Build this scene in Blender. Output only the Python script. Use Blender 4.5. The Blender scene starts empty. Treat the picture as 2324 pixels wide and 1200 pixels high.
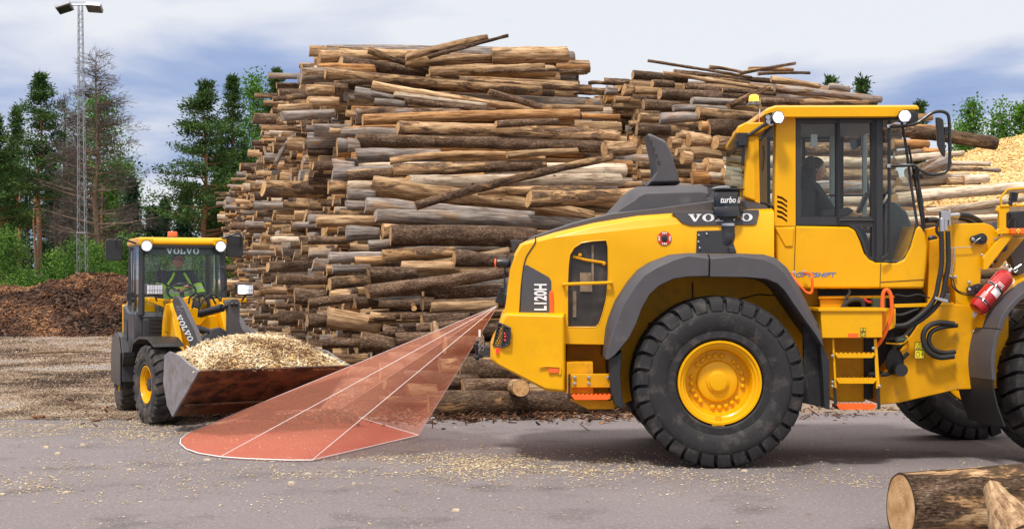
import bpy, bmesh, math, random
import numpy as np
from mathutils import Vector, Matrix, noise
from mathutils.geometry import tessellate_polygon
R=math.radians; PI=math.pi
rng=random.Random(11); nrs=np.random.RandomState(5)
sc=bpy.context.scene; C=sc.collection
# ------------------------------------------------ camera, sky, sun, exposure
F=3228.0; CX=1162.0; HY=630.0; H=1.78          # photo pixels: focal length, centre, horizon; camera height
cam_d=bpy.data.cameras.new('camera'); cam=bpy.data.objects.new('camera',cam_d); C.objects.link(cam)
cam.location=(0,0,H); cam.rotation_euler=(R(90),0,0)
cam_d.sensor_width=36; cam_d.lens=36*F/2324; cam_d.shift_y=(HY-600)/2324
cam_d.clip_start=.1; cam_d.clip_end=2000; sc.camera=cam
w=bpy.data.worlds.new('World'); sc.world=w; w.use_nodes=True
nt=w.node_tree; nt.nodes.clear(); N=nt.nodes.new; L=nt.links.new
SUN_EL=R(60); SUN_AZ=R(205)                     # light comes from behind the camera, a little from the left
out=N('ShaderNodeOutputWorld'); bg=N('ShaderNodeBackground'); bg.inputs[1].default_value=.1
sky=N('ShaderNodeTexSky'); sky.sky_type='NISHITA'; sky.sun_disc=False; sky.sun_elevation=SUN_EL; sky.sun_rotation=SUN_AZ
tc=N('ShaderNodeTexCoord'); sp=N('ShaderNodeSeparateXYZ'); L(tc.outputs['Generated'],sp.inputs[0])
mp=N('ShaderNodeMapping'); mp.inputs['Scale'].default_value=(3.6,2.2,12.0); mp.inputs['Location'].default_value=(3.1,.4,.55); L(tc.outputs['Generated'],mp.inputs[0])
n1=N('ShaderNodeTexNoise'); n1.inputs['Scale'].default_value=1.0; n1.inputs['Detail'].default_value=7; n1.inputs['Roughness'].default_value=.5; n1.inputs['Distortion'].default_value=.35
L(mp.outputs[0],n1.inputs['Vector'])
# elevation curve : blue-grey band at 5..9 deg on the left, white above and to the right
def wmath(op,a,b=None,c=None):
    m=N('ShaderNodeMath'); m.operation=op
    for i,v in enumerate((a,b,c)):
        if v is None: continue
        if isinstance(v,(int,float)): m.inputs[i].default_value=v
        else: L(v,m.inputs[i])
    return m.outputs[0]
band=N('ShaderNodeValToRGB'); L(sp.outputs['Z'],band.inputs[0])
e=band.color_ramp.elements; e[0].position=0; e[0].color=(.62,)*3+(1,); e[1].position=1; e[1].color=(.75,)*3+(1,)
for p,v in ((.055,.74),(.085,.52),(.11,.34),(.138,.42),(.160,.70),(.178,.80),(.2,.62)):
    q=e.new(p); q.color=(v,v,v,1)
azs=wmath('MULTIPLY',sp.outputs['X'],.6)
f1=wmath('ADD',band.outputs[0],azs); f2=wmath('SUBTRACT',n1.outputs[0],.5); f3=wmath('MULTIPLY',f2,3.1); fac=wmath('ADD',f1,f3)
ramp=N('ShaderNodeValToRGB'); L(fac,ramp.inputs[0])
e=ramp.color_ramp.elements; e[0].position=.08; e[0].color=(.25,.36,.66,1); e[1].position=.85; e[1].color=(.90,.92,.97,1)
q=e.new(.35); q.color=(.40,.50,.76,1); q=e.new(.6); q.color=(.72,.76,.89,1)
gz=N('ShaderNodeMapRange'); gz.inputs[1].default_value=.22; gz.inputs[2].default_value=.75; gz.inputs[3].default_value=8.7; gz.inputs[4].default_value=16; L(sp.outputs['Z'],gz.inputs[0])
gw=N('ShaderNodeMapRange'); gw.inputs[1].default_value=.2; gw.inputs[2].default_value=.4; L(sp.outputs['Z'],gw.inputs[0])
wz=N('ShaderNodeMix'); wz.data_type='RGBA'; L(gw.outputs[0],wz.inputs[0]); L(ramp.outputs[0],wz.inputs[6]); wz.inputs[7].default_value=(.93,.88,.85,1)
cl=N('ShaderNodeVectorMath'); cl.operation='SCALE'; L(wz.outputs[2],cl.inputs[0]); L(gz.outputs[0],cl.inputs['Scale'])
mx=N('ShaderNodeMix'); mx.data_type='RGBA'; mx.inputs[0].default_value=.92; L(sky.outputs[0],mx.inputs[6]); L(cl.outputs[0],mx.inputs[7])
L(mx.outputs[2],bg.inputs[0]); L(bg.outputs[0],out.inputs[0])
sd=bpy.data.lights.new('sun','SUN'); sd.energy=3.0; sd.angle=R(8); sd.color=(1,.95,.88)
sun=bpy.data.objects.new('sun',sd); C.objects.link(sun)
sdir=Vector((math.sin(SUN_AZ)*math.cos(SUN_EL),math.cos(SUN_AZ)*math.cos(SUN_EL),math.sin(SUN_EL)))
sun.rotation_euler=sdir.to_track_quat('Z','Y').to_euler(); sun.location=(0,0,30)
vs=sc.view_settings; vs.view_transform='Standard'; vs.look='None'; vs.exposure=.16; vs.gamma=1; vs.use_curve_mapping=False
sc.render.engine='CYCLES'
sc.cycles.max_bounces=8; sc.cycles.diffuse_bounces=3; sc.cycles.transparent_max_bounces=24; sc.cycles.use_denoising=True

# ------------------------------------------------ helpers
def P(px,py,D): return Vector(((px-CX)*D/F, D, H-(py-HY)*D/F))
MS={}     # object -> its origin in its model's space
def tag(o,label=None,cat=None,group=None,kind=None):
    if label: o['label']=label
    if cat: o['category']=cat
    if group: o['group']=group
    if kind: o['kind']=kind
    return o
def thing(name,loc,label,cat,group=None,rz=0,local=False):
    o=bpy.data.objects.new(name,None); C.objects.link(o); o.location=loc; o.rotation_euler=(0,0,rz); o.empty_display_size=.3
    MS[o]=Vector((0,0,0)) if local else Vector(loc)
    return tag(o,label,cat,group)
class MB:
    def __init__(s): s.v=[]; s.f=[]; s.m=[]; s.mi=0; s.mir=False
    def add(s,vs,fs,mi=None):
        b=len(s.v); s.v+= [Vector(v) for v in vs]; s.f+=[tuple(b+i for i in f) for f in fs]; s.m+=[s.mi if mi is None else mi]*len(fs); return s
    def box(s,c,size,M=None,mi=None):
        x,y,z=[q/2 for q in size]; vs=[Vector((a*x,b*y,d*z)) for a in(-1,1) for b in(-1,1) for d in(-1,1)]
        if M is not None: vs=[M@v for v in vs]
        c=Vector(c); return s.add([v+c for v in vs],[(0,1,3,2),(4,6,7,5),(0,4,5,1),(2,3,7,6),(0,2,6,4),(1,5,7,3)],mi)
    def loft(s,rings,caps=True,mi=None,closed=True):
        n=len(rings[0]); vs=[v for r in rings for v in r]; fs=[]
        for k in range(len(rings)-1):
            for i in range(n if closed else n-1):
                j=(i+1)%n; fs.append((k*n+i,k*n+j,(k+1)*n+j,(k+1)*n+i))
        if caps: fs.append(tuple(range(n))[::-1]); fs.append(tuple((len(rings)-1)*n+i for i in range(n)))
        return s.add(vs,fs,mi)
    def prism(s,pts,a,b,axis='y',mi=None):
        def q(p,t): return Vector((p[0],t,p[1])) if axis=='y' else (Vector((t,p[0],p[1])) if axis=='x' else Vector((p[0],p[1],t)))
        return s.loft([[q(p,a) for p in pts],[q(p,b) for p in pts]],mi=mi)
    def pprism(s,px,Y0,Y1,mi=None,hole=None,depth=.08):
        """photo outline traced at depth Y0, extruded to Y1 with its true size"""
        A=[P(x,y,Y0) for x,y in px]; B=[Vector((v.x,Y1,v.z)) for v in A]
        if not hole: return s.loft([A,B],mi=mi)
        n=len(A); hs=[[P(x,y,Y0) for x,y in h] for h in hole]
        vs=A+B; fs=[tuple(n+i for i in range(n))]+[(i,(i+1)%n,n+(i+1)%n,n+i) for i in range(n)]
        al=[v for v in A]; 
        for h in hs: al+=h
        tri=tessellate_polygon([A]+hs); b=len(vs); vs=vs+al
        vs2=vs; fs+=[tuple(b+i for i in t) for t in tri]
        o=b+n
        for h in hs:
            k=len(h); bb=len(vs2); vs2=vs2+[Vector((v.x,v.y+depth,v.z)) for v in h]
            fs+=[(o+i,o+(i+1)%k,bb+(i+1)%k,bb+i) for i in range(k)]; o+=k
        s.add(vs2,fs,mi); return s
    def tube(s,pts,r,n=8,caps=True,mi=None,smooth=0):
        pts=[Vector(p) for p in pts]
        n0=len(pts)
        if smooth: pts=catmull(pts,smooth)
        if isinstance(r,(list,tuple)) and len(pts)!=len(r):
            r=[float(x) for x in np.interp(np.linspace(0,1,len(pts)),np.linspace(0,1,len(r)),r)]
        rings=[]; up=None
        for i,p in enumerate(pts):
            t=(pts[min(i+1,len(pts)-1)]-pts[max(i-1,0)]).normalized()
            if up is None:
                up=Vector((0,0,1)) if abs(t.z)<.9 else Vector((1,0,0))
            a=t.cross(up).normalized(); b=a.cross(t).normalized(); up=b
            rr=r[i] if isinstance(r,(list,tuple)) else r
            rings.append([p+a*(rr*math.cos(2*PI*k/n))+b*(rr*math.sin(2*PI*k/n)) for k in range(n)])
        return s.loft(rings,caps=caps,mi=mi)
    def lathe(s,prof,n=48,M=None,mi=None,axis='y',caps=False):
        rings=[]
        for (t,r) in prof:
            r=max(r,1e-4); ring=[]
            for k in range(n):
                a=2*PI*k/n
                v=Vector((r*math.cos(a),t,r*math.sin(a))) if axis=='y' else Vector((r*math.cos(a),r*math.sin(a),t))
                ring.append(M@v if M is not None else v)
            rings.append(ring)
        return s.loft(rings,caps=caps,mi=mi)
    def ball(s,c,r,n=10,m=6,sc_=(1,1,1),mi=None):
        c=Vector(c); prof=[(-math.cos(PI*k/m)*r,math.sin(PI*k/m)*r) for k in range(m+1)]
        return s.lathe(prof,n,Matrix.Translation(c)@Matrix.Diagonal((*sc_,1)),mi,axis='z')
    def xf(s,M):
        s.v=[M@v for v in s.v]; return s
    def build(s,name,mats,parent=None,bevel=0,seg=2,angle=35,origin=None,label=None,subsurf=0,weld=True):
        if s.mir:
            s.mir=False; q=MB(); q.v=[Vector((v.x,2*14.55-v.y,v.z)) for v in s.v]; q.f=list(s.f); q.m=list(s.m); q.build(name,mats,parent,bevel,seg,angle,None,label,subsurf,weld)
        if not isinstance(mats,(list,tuple)): mats=[mats]
        if origin is None:
            lo=Vector([min(v[i] for v in s.v) for i in range(3)]); hi=Vector([max(v[i] for v in s.v) for i in range(3)])
            origin=Vector(((lo.x+hi.x)/2,(lo.y+hi.y)/2,lo.z))
        origin=Vector(origin)
        me=bpy.data.meshes.new(name); me.from_pydata([v-origin for v in s.v],[],s.f)
        for m in mats: me.materials.append(m)
        me.polygons.foreach_set('material_index',s.m)
        bm=bmesh.new(); bm.from_mesh(me)
        if weld: bmesh.ops.remove_doubles(bm,verts=bm.verts,dist=1e-5)
        bmesh.ops.recalc_face_normals(bm,faces=bm.faces); bm.to_mesh(me); bm.free()
        me.polygons.foreach_set('use_smooth',[True]*len(me.polygons)); me.set_sharp_from_angle(angle=R(angle))
        o=bpy.data.objects.new(name,me); C.objects.link(o); MS[o]=origin
        if parent is not None: o.parent=parent; o.location=origin-MS[parent]
        else: o.location=origin
        if bevel:
            b=o.modifiers.new('bevel','BEVEL'); b.width=bevel; b.segments=seg; b.limit_method='ANGLE'; b.angle_limit=R(32); b.harden_normals=False
            me.polygons.foreach_set('use_smooth',[True]*len(me.polygons))
            b.use_clamp_overlap=True; b.harden_normals=True
        if subsurf:
            q=o.modifiers.new('s','SUBSURF'); q.levels=subsurf; q.render_levels=subsurf
        if label: o['label']=label
        return o
def catmull(pts,n):
    P_=[pts[0]*2-pts[1]]+pts+[pts[-1]*2-pts[-2]]; o=[]
    for i in range(1,len(P_)-2):
        for k in range(n):
            t=k/n; a,b,c,d=P_[i-1:i+3]
            o.append(.5*((2*b)+(c-a)*t+(2*a-5*b+4*c-d)*t*t+(3*b-a-3*c+d)*t**3))
    o.append(pts[-1]); return o
def curve2(pts,n=5): 
    return [(v.x,v.y) for v in catmull([Vector((x,y,0)) for x,y in pts],n)]
# ------------------------------------------------ materials
MAT={}
def mat(name,col,rough=.5,metal=0,var=.1,vs=5,bump=0,bs=60,coat=0,col2=None,c2s=3,c2lo=.5,c2hi=.65,emit=None,es=1,trans=None,stretch=None,spec=.5):
    m=bpy.data.materials.new(name); m.use_nodes=True; t=m.node_tree; b=t.nodes['Principled BSDF']
    b.inputs['Roughness'].default_value=rough; b.inputs['Metallic'].default_value=metal; b.inputs['Coat Weight'].default_value=coat; b.inputs['Coat Roughness'].default_value=.12
    b.inputs['Specular IOR Level'].default_value=spec
    tc=t.nodes.new('ShaderNodeTexCoord'); vec=tc.outputs['Object']
    if stretch:
        mp=t.nodes.new('ShaderNodeMapping'); mp.inputs['Scale'].default_value=stretch; t.links.new(vec,mp.inputs[0]); vec=mp.outputs[0]
    c4=(*col,1)
    n=t.nodes.new('ShaderNodeTexNoise'); n.inputs['Scale'].default_value=vs; n.inputs['Detail'].default_value=6; t.links.new(vec,n.inputs['Vector'])
    r=t.nodes.new('ShaderNodeValToRGB'); r.color_ramp.elements[0].position=.3; r.color_ramp.elements[1].position=.7
    r.color_ramp.elements[0].color=tuple(c*(1-var) for c in col)+(1,); r.color_ramp.elements[1].color=tuple(min(1,c*(1+var)) for c in col)+(1,)
    t.links.new(n.outputs[0],r.inputs[0]); co=r.outputs[0]
    if col2:
        n2=t.nodes.new('ShaderNodeTexNoise'); n2.inputs['Scale'].default_value=c2s; n2.inputs['Detail'].default_value=9; n2.inputs['Roughness'].default_value=.65; t.links.new(vec,n2.inputs['Vector'])
        mr=t.nodes.new('ShaderNodeMapRange'); mr.inputs[1].default_value=c2lo; mr.inputs[2].default_value=c2hi; t.links.new(n2.outputs[0],mr.inputs[0])
        mx=t.nodes.new('ShaderNodeMix'); mx.data_type='RGBA'; t.links.new(mr.outputs[0],mx.inputs[0]); t.links.new(co,mx.inputs[6]); mx.inputs[7].default_value=(*col2,1); co=mx.outputs[2]
    t.links.new(co,b.inputs['Base Color'])
    if rough>.05:
        rr=t.nodes.new('ShaderNodeMapRange'); rr.inputs[3].default_value=rough*.85; rr.inputs[4].default_value=min(1,rough*1.2); t.links.new(n.outputs[0],rr.inputs[0]); t.links.new(rr.outputs[0],b.inputs['Roughness'])
    if bump:
        n3=t.nodes.new('ShaderNodeTexNoise'); n3.inputs['Scale'].default_value=bs; n3.inputs['Detail'].default_value=4; t.links.new(vec,n3.inputs['Vector'])
        bp=t.nodes.new('ShaderNodeBump'); bp.inputs['Strength'].default_value=bump; bp.inputs['Distance'].default_value=.01; t.links.new(n3.outputs[0],bp.inputs['Height']); t.links.new(bp.outputs[0],b.inputs['Normal'])
    if emit: b.inputs['Emission Color'].default_value=(*emit,1); b.inputs['Emission Strength'].default_value=es
    MAT[name]=m; return m
YEL=mat('yellow_paint',(.79,.39,.0),.34,var=.05,vs=2.5,coat=.10,spec=.28,col2=(.62,.30,.01),c2s=2.2,c2lo=.56,c2hi=.85,bump=.04,bs=180)
YELD=mat('yellow_chassis_paint',(.70,.325,.001),.5,spec=.25,var=.12,vs=4,col2=(.30,.17,.05),c2s=5,c2lo=.55,c2hi=.8,bump=.1,bs=120)
GRY=mat('grey_plastic',(.07,.066,.073),.55,var=.08,vs=6,bump=.12,bs=400,col2=(.17,.15,.14),c2s=4,c2lo=.6,c2hi=.85)
DGR=mat('dark_grey_paint',(.032,.032,.037),.42,var=.1,vs=6,coat=.15,col2=(.12,.10,.09),c2s=5,c2lo=.6,c2hi=.85)
BLK=mat('black_rubber',(.016,.016,.017),.6,var=.2,vs=20)
BLP=mat('black_plastic',(.02,.02,.022),.32,var=.15,vs=10)
BLG=mat('gloss_black',(.01,.01,.012),.1,var=.1,coat=.5)
TYR=mat('tyre_rubber',(.016,.015,.017),.72,var=.25,vs=9,bump=.3,bs=70,col2=(.10,.085,.075),c2s=7,c2lo=.52,c2hi=.78)
TYRD=mat('dusty_tyre_rubber',(.03,.028,.028),.8,var=.25,vs=9,bump=.3,bs=70,col2=(.15,.12,.10),c2s=7,c2lo=.45,c2hi=.75)
ORA=mat('orange_paint',(.90,.13,.01),.4,var=.08,coat=.2)
RED=mat('red_paint',(.45,.012,.014),.25,var=.06,coat=.4)
WHT=mat('white_print',(.8,.8,.8),.5,var=.04)
SIL=mat('zinc_metal',(.55,.55,.56),.3,metal=1,var=.15)
STE=mat('worn_steel',(.33,.33,.36),.38,metal=.6,var=.2,vs=8,col2=(.22,.15,.11),c2s=6,c2lo=.5,c2hi=.75)
RUS=mat('rusty_bucket_steel',(.19,.10,.045),.55,metal=.2,var=.5,vs=3,bump=.3,bs=30,col2=(.035,.022,.016),c2s=2.6,c2lo=.44,c2hi=.60)
BLU=mat('blue_print',(.02,.2,.6),.4)
LBL=mat('label_yellow',(.9,.75,.02),.4)
DVD=mat('mesh_screen',(.035,.03,.028),.35,var=.5,vs=5,col2=(.12,.09,.06),c2s=5,c2lo=.55,c2hi=.75)
LMP=mat('lamp_glow',(.9,.9,1),.2,emit=(.95,.95,1),es=5)
LMPD=mat('lamp_lens',(.55,.55,.6),.12,emit=(.95,.95,1),es=.12)
BEA=mat('beacon_amber',(.9,.3,.02),.2,emit=(1,.42,.03),es=2.5)
BEO=mat('beacon_orange',(.75,.12,.01),.2,coat=.5)
SEAT=mat('seat_fabric',(.045,.045,.05),.8,var=.2)
TRIM=mat('cab_trim',(.16,.165,.17),.6,var=.1)
PALE=mat('pale_frame',(.35,.42,.42),.4)
SKIN=mat('skin',(.52,.27,.18),.5,var=.08,vs=12)
NAVY=mat('navy_cloth',(.02,.025,.045),.85,var=.25,vs=25,bump=.4,bs=30)
HIV=mat('hi_vis_yellow',(.45,.85,.03),.6,var=.05)
REF=mat('reflective_tape',(.62,.66,.62),.4)
HAIR=mat('brown_hair',(.05,.028,.017),.55,var=.4,vs=40)
REDL=mat('red_lens',(.7,.02,.02),.2,emit=(1,.05,.03),es=.8)
def glassmat(name,tint,refl=.08,rc=(1,1,1)):
    m=bpy.data.materials.new(name); m.use_nodes=True; t=m.node_tree; t.nodes.clear()
    o=t.nodes.new('ShaderNodeOutputMaterial'); tr=t.nodes.new('ShaderNodeBsdfTransparent'); tr.inputs[0].default_value=(*tint,1)
    g=t.nodes.new('ShaderNodeBsdfGlossy'); g.inputs['Roughness'].default_value=.02; g.inputs[0].default_value=(*rc,1)
    lw=t.nodes.new('ShaderNodeLayerWeight'); lw.inputs[0].default_value=.5; pw=t.nodes.new('ShaderNodeMath'); pw.operation='POWER'; pw.inputs[1].default_value=5; t.links.new(lw.outputs['Facing'],pw.inputs[0])
    mr=t.nodes.new('ShaderNodeMath'); mr.operation='MULTIPLY_ADD'; mr.inputs[1].default_value=.5; mr.inputs[2].default_value=refl; mr.use_clamp=True
    t.links.new(pw.outputs[0],mr.inputs[0]); mx=t.nodes.new('ShaderNodeMixShader'); t.links.new(mr.outputs[0],mx.inputs[0]); t.links.new(tr.outputs[0],mx.inputs[1]); t.links.new(g.outputs[0],mx.inputs[2]); t.links.new(mx.outputs[0],o.inputs[0]); return m
GLS=glassmat('cab_glass',(.945,.97,.965),.022)
GLT=glassmat('tinted_glass',(.6,.68,.68),.05)
# ------------------------------------------------ lettering
VL={'V':(1.42,[(0,1),(.64,1),(.64,.88),(.5,.88),(.8,.27),(1.02,.88),(.88,.88),(.88,1),(1.42,1),(1.42,.88),(1.3,.88),(.84,0),(.6,0),(.12,.88),(0,.88)]),
    'L':(1.1,[(0,1),(.62,1),(.62,.88),(.46,.88),(.46,.12),(.78,.12),(.98,.42),(1.1,.42),(1.1,0),(0,0),(0,.12),(.14,.12),(.14,.88),(0,.88)])}
def maker_text(fn,mi=None):
    """serif capitals V O L V O laid over the unit square; fn maps (u,v,t) to space"""
    mb=MB(); x=0; tot=1.42+1.3+1.1+1.42+1.3+.4
    for ch in 'VOLVO':
        if ch=='O':
            n=24; ou=[(x+.65+.65*math.cos(2*PI*k/n),.5+.52*math.sin(2*PI*k/n)) for k in range(n)]; inn=[(x+.65+.3*math.cos(2*PI*k/n),.5+.42*math.sin(2*PI*k/n)) for k in range(n)]
            for k in range(n):
                j=(k+1)%n; q=[ou[k],ou[j],inn[j],inn[k]]
                mb.loft([[fn(a/tot,b,0) for a,b in q],[fn(a/tot,b,1) for a,b in q]])
            x+=1.4
        else:
            w_,pl=VL[ch]; pl=[(x+a,b) for a,b in pl]
            tri=tessellate_polygon([[Vector((a,b,0)) for a,b in pl]])
            for t in tri:
                q=[pl[i] for i in t]; mb.loft([[fn(a/tot,b,0) for a,b in q],[fn(a/tot,b,1) for a,b in q]])
            x+=w_+.1
    return mb
def text_on(body,fn,name,m,parent,shear=0,space=1.0,label=None,bold=.0):
    cu=bpy.data.curves.new('t','FONT'); cu.body=body; cu.shear=shear; cu.extrude=.02; cu.space_character=space; cu.offset=bold
    to=bpy.data.objects.new('t',cu); C.objects.link(to); bpy.context.view_layer.update()
    me=bpy.data.meshes.new_from_object(to); vs=[v.co.copy() for v in me.vertices]; fs=[tuple(p.vertices) for p in me.polygons]
    bpy.data.objects.remove(to); bpy.data.meshes.remove(me)
    x0=min(v.x for v in vs); x1=max(v.x for v in vs); y0=min(v.y for v in vs); y1=max(v.y for v in vs)
    mb=MB(); mb.add([fn((v.x-x0)/(x1-x0),(v.y-y0)/(y1-y0),0 if v.z<0 else 1) for v in vs],fs)
    return mb.build(name,m,parent,label=label,weld=False)
def side_fn(px0,py0,px1,py1,Y,th=.003):      # text box on a plane facing the camera side of the big machine (left,bottom)-(right,top)
    def f(u,v,t): return P(px0+(px1-px0)*u,py0+(py1-py0)*v,Y)-Vector((0,th*t,0))
    return f
# fast numpy mesh
def np_mesh(name,V,Fq,mats,parent=None,attr=None,smooth=False,matidx=None):
    me=bpy.data.meshes.new(name); V=np.asarray(V,dtype=np.float32); Fq=np.asarray(Fq,dtype=np.int32); n=len(Fq); k=Fq.shape[1]
    me.vertices.add(len(V)); me.vertices.foreach_set('co',V.ravel()); me.loops.add(n*k); me.loops.foreach_set('vertex_index',Fq.ravel())
    me.polygons.add(n); me.polygons.foreach_set('loop_start',np.arange(0,n*k,k,dtype=np.int32)); me.polygons.foreach_set('loop_total',np.full(n,k,dtype=np.int32))
    if matidx is not None: me.polygons.foreach_set('material_index',np.asarray(matidx,dtype=np.int32))
    me.update(calc_edges=True); me.validate()
    for m in (mats if isinstance(mats,(list,tuple)) else [mats]): me.materials.append(m)
    if attr is not None:
        a=me.attributes.new('rnd','FLOAT','POINT'); a.data.foreach_set('value',np.asarray(attr,dtype=np.float32))
    if smooth: me.polygons.foreach_set('use_smooth',[True]*n)
    o=bpy.data.objects.new(name,me); C.objects.link(o); MS[o]=Vector((0,0,0))
    if parent is not None: o.parent=parent; o.location=-MS[parent]
    return o
def rand_rots(n,tilt=None):
    q=nrs.normal(size=(n,4)); q/=np.linalg.norm(q,axis=1)[:,None]
    w_,x,y,z=q.T
    return np.stack([np.stack([1-2*(y*y+z*z),2*(x*y-z*w_),2*(x*z+y*w_)],1),np.stack([2*(x*y+z*w_),1-2*(x*x+z*z),2*(y*z-x*w_)],1),np.stack([2*(x*z-y*w_),2*(y*z+x*w_),1-2*(x*x+y*y)],1)],1)
def flat_rots(n,tilt):
    a=nrs.uniform(0,2*PI,n); t=nrs.normal(0,tilt,n); u=nrs.normal(0,tilt,n)
    ca,sa=np.cos(a),np.sin(a); Rz=np.zeros((n,3,3)); Rz[:,0,0]=ca; Rz[:,0,1]=-sa; Rz[:,1,0]=sa; Rz[:,1,1]=ca; Rz[:,2,2]=1
    Rx=np.zeros((n,3,3)); Rx[:,0,0]=1; Rx[:,1,1]=np.cos(t); Rx[:,1,2]=-np.sin(t); Rx[:,2,1]=np.sin(t); Rx[:,2,2]=np.cos(t)
    Ry=np.zeros((n,3,3)); Ry[:,1,1]=1; Ry[:,0,0]=np.cos(u); Ry[:,0,2]=np.sin(u); Ry[:,2,0]=-np.sin(u); Ry[:,2,2]=np.cos(u)
    return Ry@Rx@Rz
CUBE=np.array([(a,b,c) for a in(-.5,.5) for b in(-.5,.5) for c in(-.5,.5)]); CF=np.array([(0,1,3,2),(4,6,7,5),(0,4,5,1),(2,3,7,6),(0,2,6,4),(1,5,7,3)])
def chips(name,cent,size,rots,mats,parent=None,pat=None,**kw):
    """many small wedge-shaped pieces: cent (n,3), size (n,3)"""
    n=len(cent); c=CUBE[None]*size[:,None,:]
    c=c+nrs.uniform(-.28,.28,c.shape)*size[:,None,:]
    v=np.einsum('nij,nkj->nki',rots,c)+cent[:,None,:]
    f=(np.arange(n)*8)[:,None,None]+CF[None]
    return np_mesh(name,v.reshape(-1,3),f.reshape(-1,4),mats,parent,attr=np.repeat(nrs.uniform(0,1,n) if pat is None else np.clip(np.array([.5+1.1*noise.noise(Vector((a*pat,b*pat,c_)))+.5*noise.noise(Vector((a*pat*4,b*pat*4,c_+5))) for a,b,c_ in cent])+nrs.normal(0,.2,n),0,1),8),**kw)
def attr_mat(name,stops,rough=.8,noise_amt=.25,vs=8,backlit=0,spec=.3):
    m=bpy.data.materials.new(name); m.use_nodes=True; t=m.node_tree; b=t.nodes['Principled BSDF']; b.inputs['Roughness'].default_value=rough; b.inputs['Specular IOR Level'].default_value=spec
    a=t.nodes.new('ShaderNodeAttribute'); a.attribute_name='rnd'; r=t.nodes.new('ShaderNodeValToRGB'); t.links.new(a.outputs['Fac'],r.inputs[0])
    e=r.color_ramp.elements
    e[0].position=stops[0][0]; e[0].color=(*stops[0][1],1); e[1].position=stops[-1][0]; e[1].color=(*stops[-1][1],1)
    for p,c in stops[1:-1]: q=e.new(p); q.color=(*c,1)
    t.links.new(r.outputs[0],b.inputs['Base Color'])
    if backlit:
        tl=t.nodes.new('ShaderNodeBsdfTranslucent'); t.links.new(r.outputs[0],tl.inputs[0]); mx=t.nodes.new('ShaderNodeMixShader'); mx.inputs[0].default_value=backlit
        o=t.nodes['Material Output']; t.links.new(b.outputs[0],mx.inputs[1]); t.links.new(tl.outputs[0],mx.inputs[2]); t.links.new(mx.outputs[0],o.inputs[0])
    return m
# ================================================ THE SETTING
def sheet(name,pts,z,m,kind='structure'):
    mb=MB(); mb.add([Vector((x,y,z)) for x,y in pts],[tuple(range(len(pts)))]); o=mb.build(name,m,origin=(0,0,z)); return tag(o,kind=kind)
def ground_mat(name,cols,scales,bump,bs,speck=None,rough=.9):
    m=bpy.data.materials.new(name); m.use_nodes=True; t=m.node_tree; b=t.nodes['Principled BSDF']; b.inputs['Roughness'].default_value=rough; b.inputs['Specular IOR Level'].default_value=.25
    tc=t.nodes.new('ShaderNodeTexCoord'); vec=tc.outputs['Object']; co=None
    for (c,s,lo,hi) in [(cols[i],scales[i][0],scales[i][1],scales[i][2]) for i in range(1,len(cols))]:
        n=t.nodes.new('ShaderNodeTexNoise'); n.inputs['Scale'].default_value=s; n.inputs['Detail'].default_value=8; n.inputs['Roughness'].default_value=.62; t.links.new(vec,n.inputs['Vector'])
        mr=t.nodes.new('ShaderNodeMapRange'); mr.inputs[1].default_value=lo; mr.inputs[2].default_value=hi; t.links.new(n.outputs[0],mr.inputs[0])
        mx=t.nodes.new('ShaderNodeMix'); mx.data_type='RGBA'; t.links.new(mr.outputs[0],mx.inputs[0])
        if co is None: mx.inputs[6].default_value=(*cols[0],1)
        else: t.links.new(co,mx.inputs[6])
        mx.inputs[7].default_value=(*c,1); co=mx.outputs[2]
    t.links.new(co,b.inputs['Base Color'])
    n3=t.nodes.new('ShaderNodeTexNoise'); n3.inputs['Scale'].default_value=bs; n3.inputs['Detail'].default_value=6; n3.inputs['Roughness'].default_value=.7; t.links.new(vec,n3.inputs['Vector'])
    bp=t.nodes.new('ShaderNodeBump'); bp.inputs['Strength'].default_value=bump; bp.inputs['Distance'].default_value=.02; t.links.new(n3.outputs[0],bp.inputs['Height']); t.links.new(bp.outputs[0],b.inputs['Normal'])
    return m
GRAV=ground_mat('gravel_and_bark_ground',[(.25,.185,.135),(.36,.265,.185),(.14,.095,.065),(.33,.30,.295)],[0,(.35,.42,.6),(9,.5,.68),(1.3,.52,.72)],.8,22)
ASPH=ground_mat('dusty_asphalt',[(.175,.153,.157),(.225,.198,.202),(.11,.096,.097),(.31,.275,.26),(.085,.075,.074),(.42,.36,.30)],[0,(.25,.35,.65),(1.3,.53,.72),(30,.53,.66),(55,.55,.68),(90,.62,.70)],.5,160,rough=.88)
sheet('ground',[(-900,-30),(900,-30),(900,1200),(-900,1200)],0,GRAV)
edge=[(-60,17.9)]
x=-60
while x<30:
    x+=.5; edge.append((x,17.9+.09*noise.noise(Vector((x*.9,0,0)))+.05*noise.noise(Vector((x*4,3,0)))+(0 if x<1 else min(1.1,(x-1)*.25))))
sheet('asphalt_yard',[(-60,-6),(30,-6)]+edge[::-1],.004,ASPH)
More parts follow.
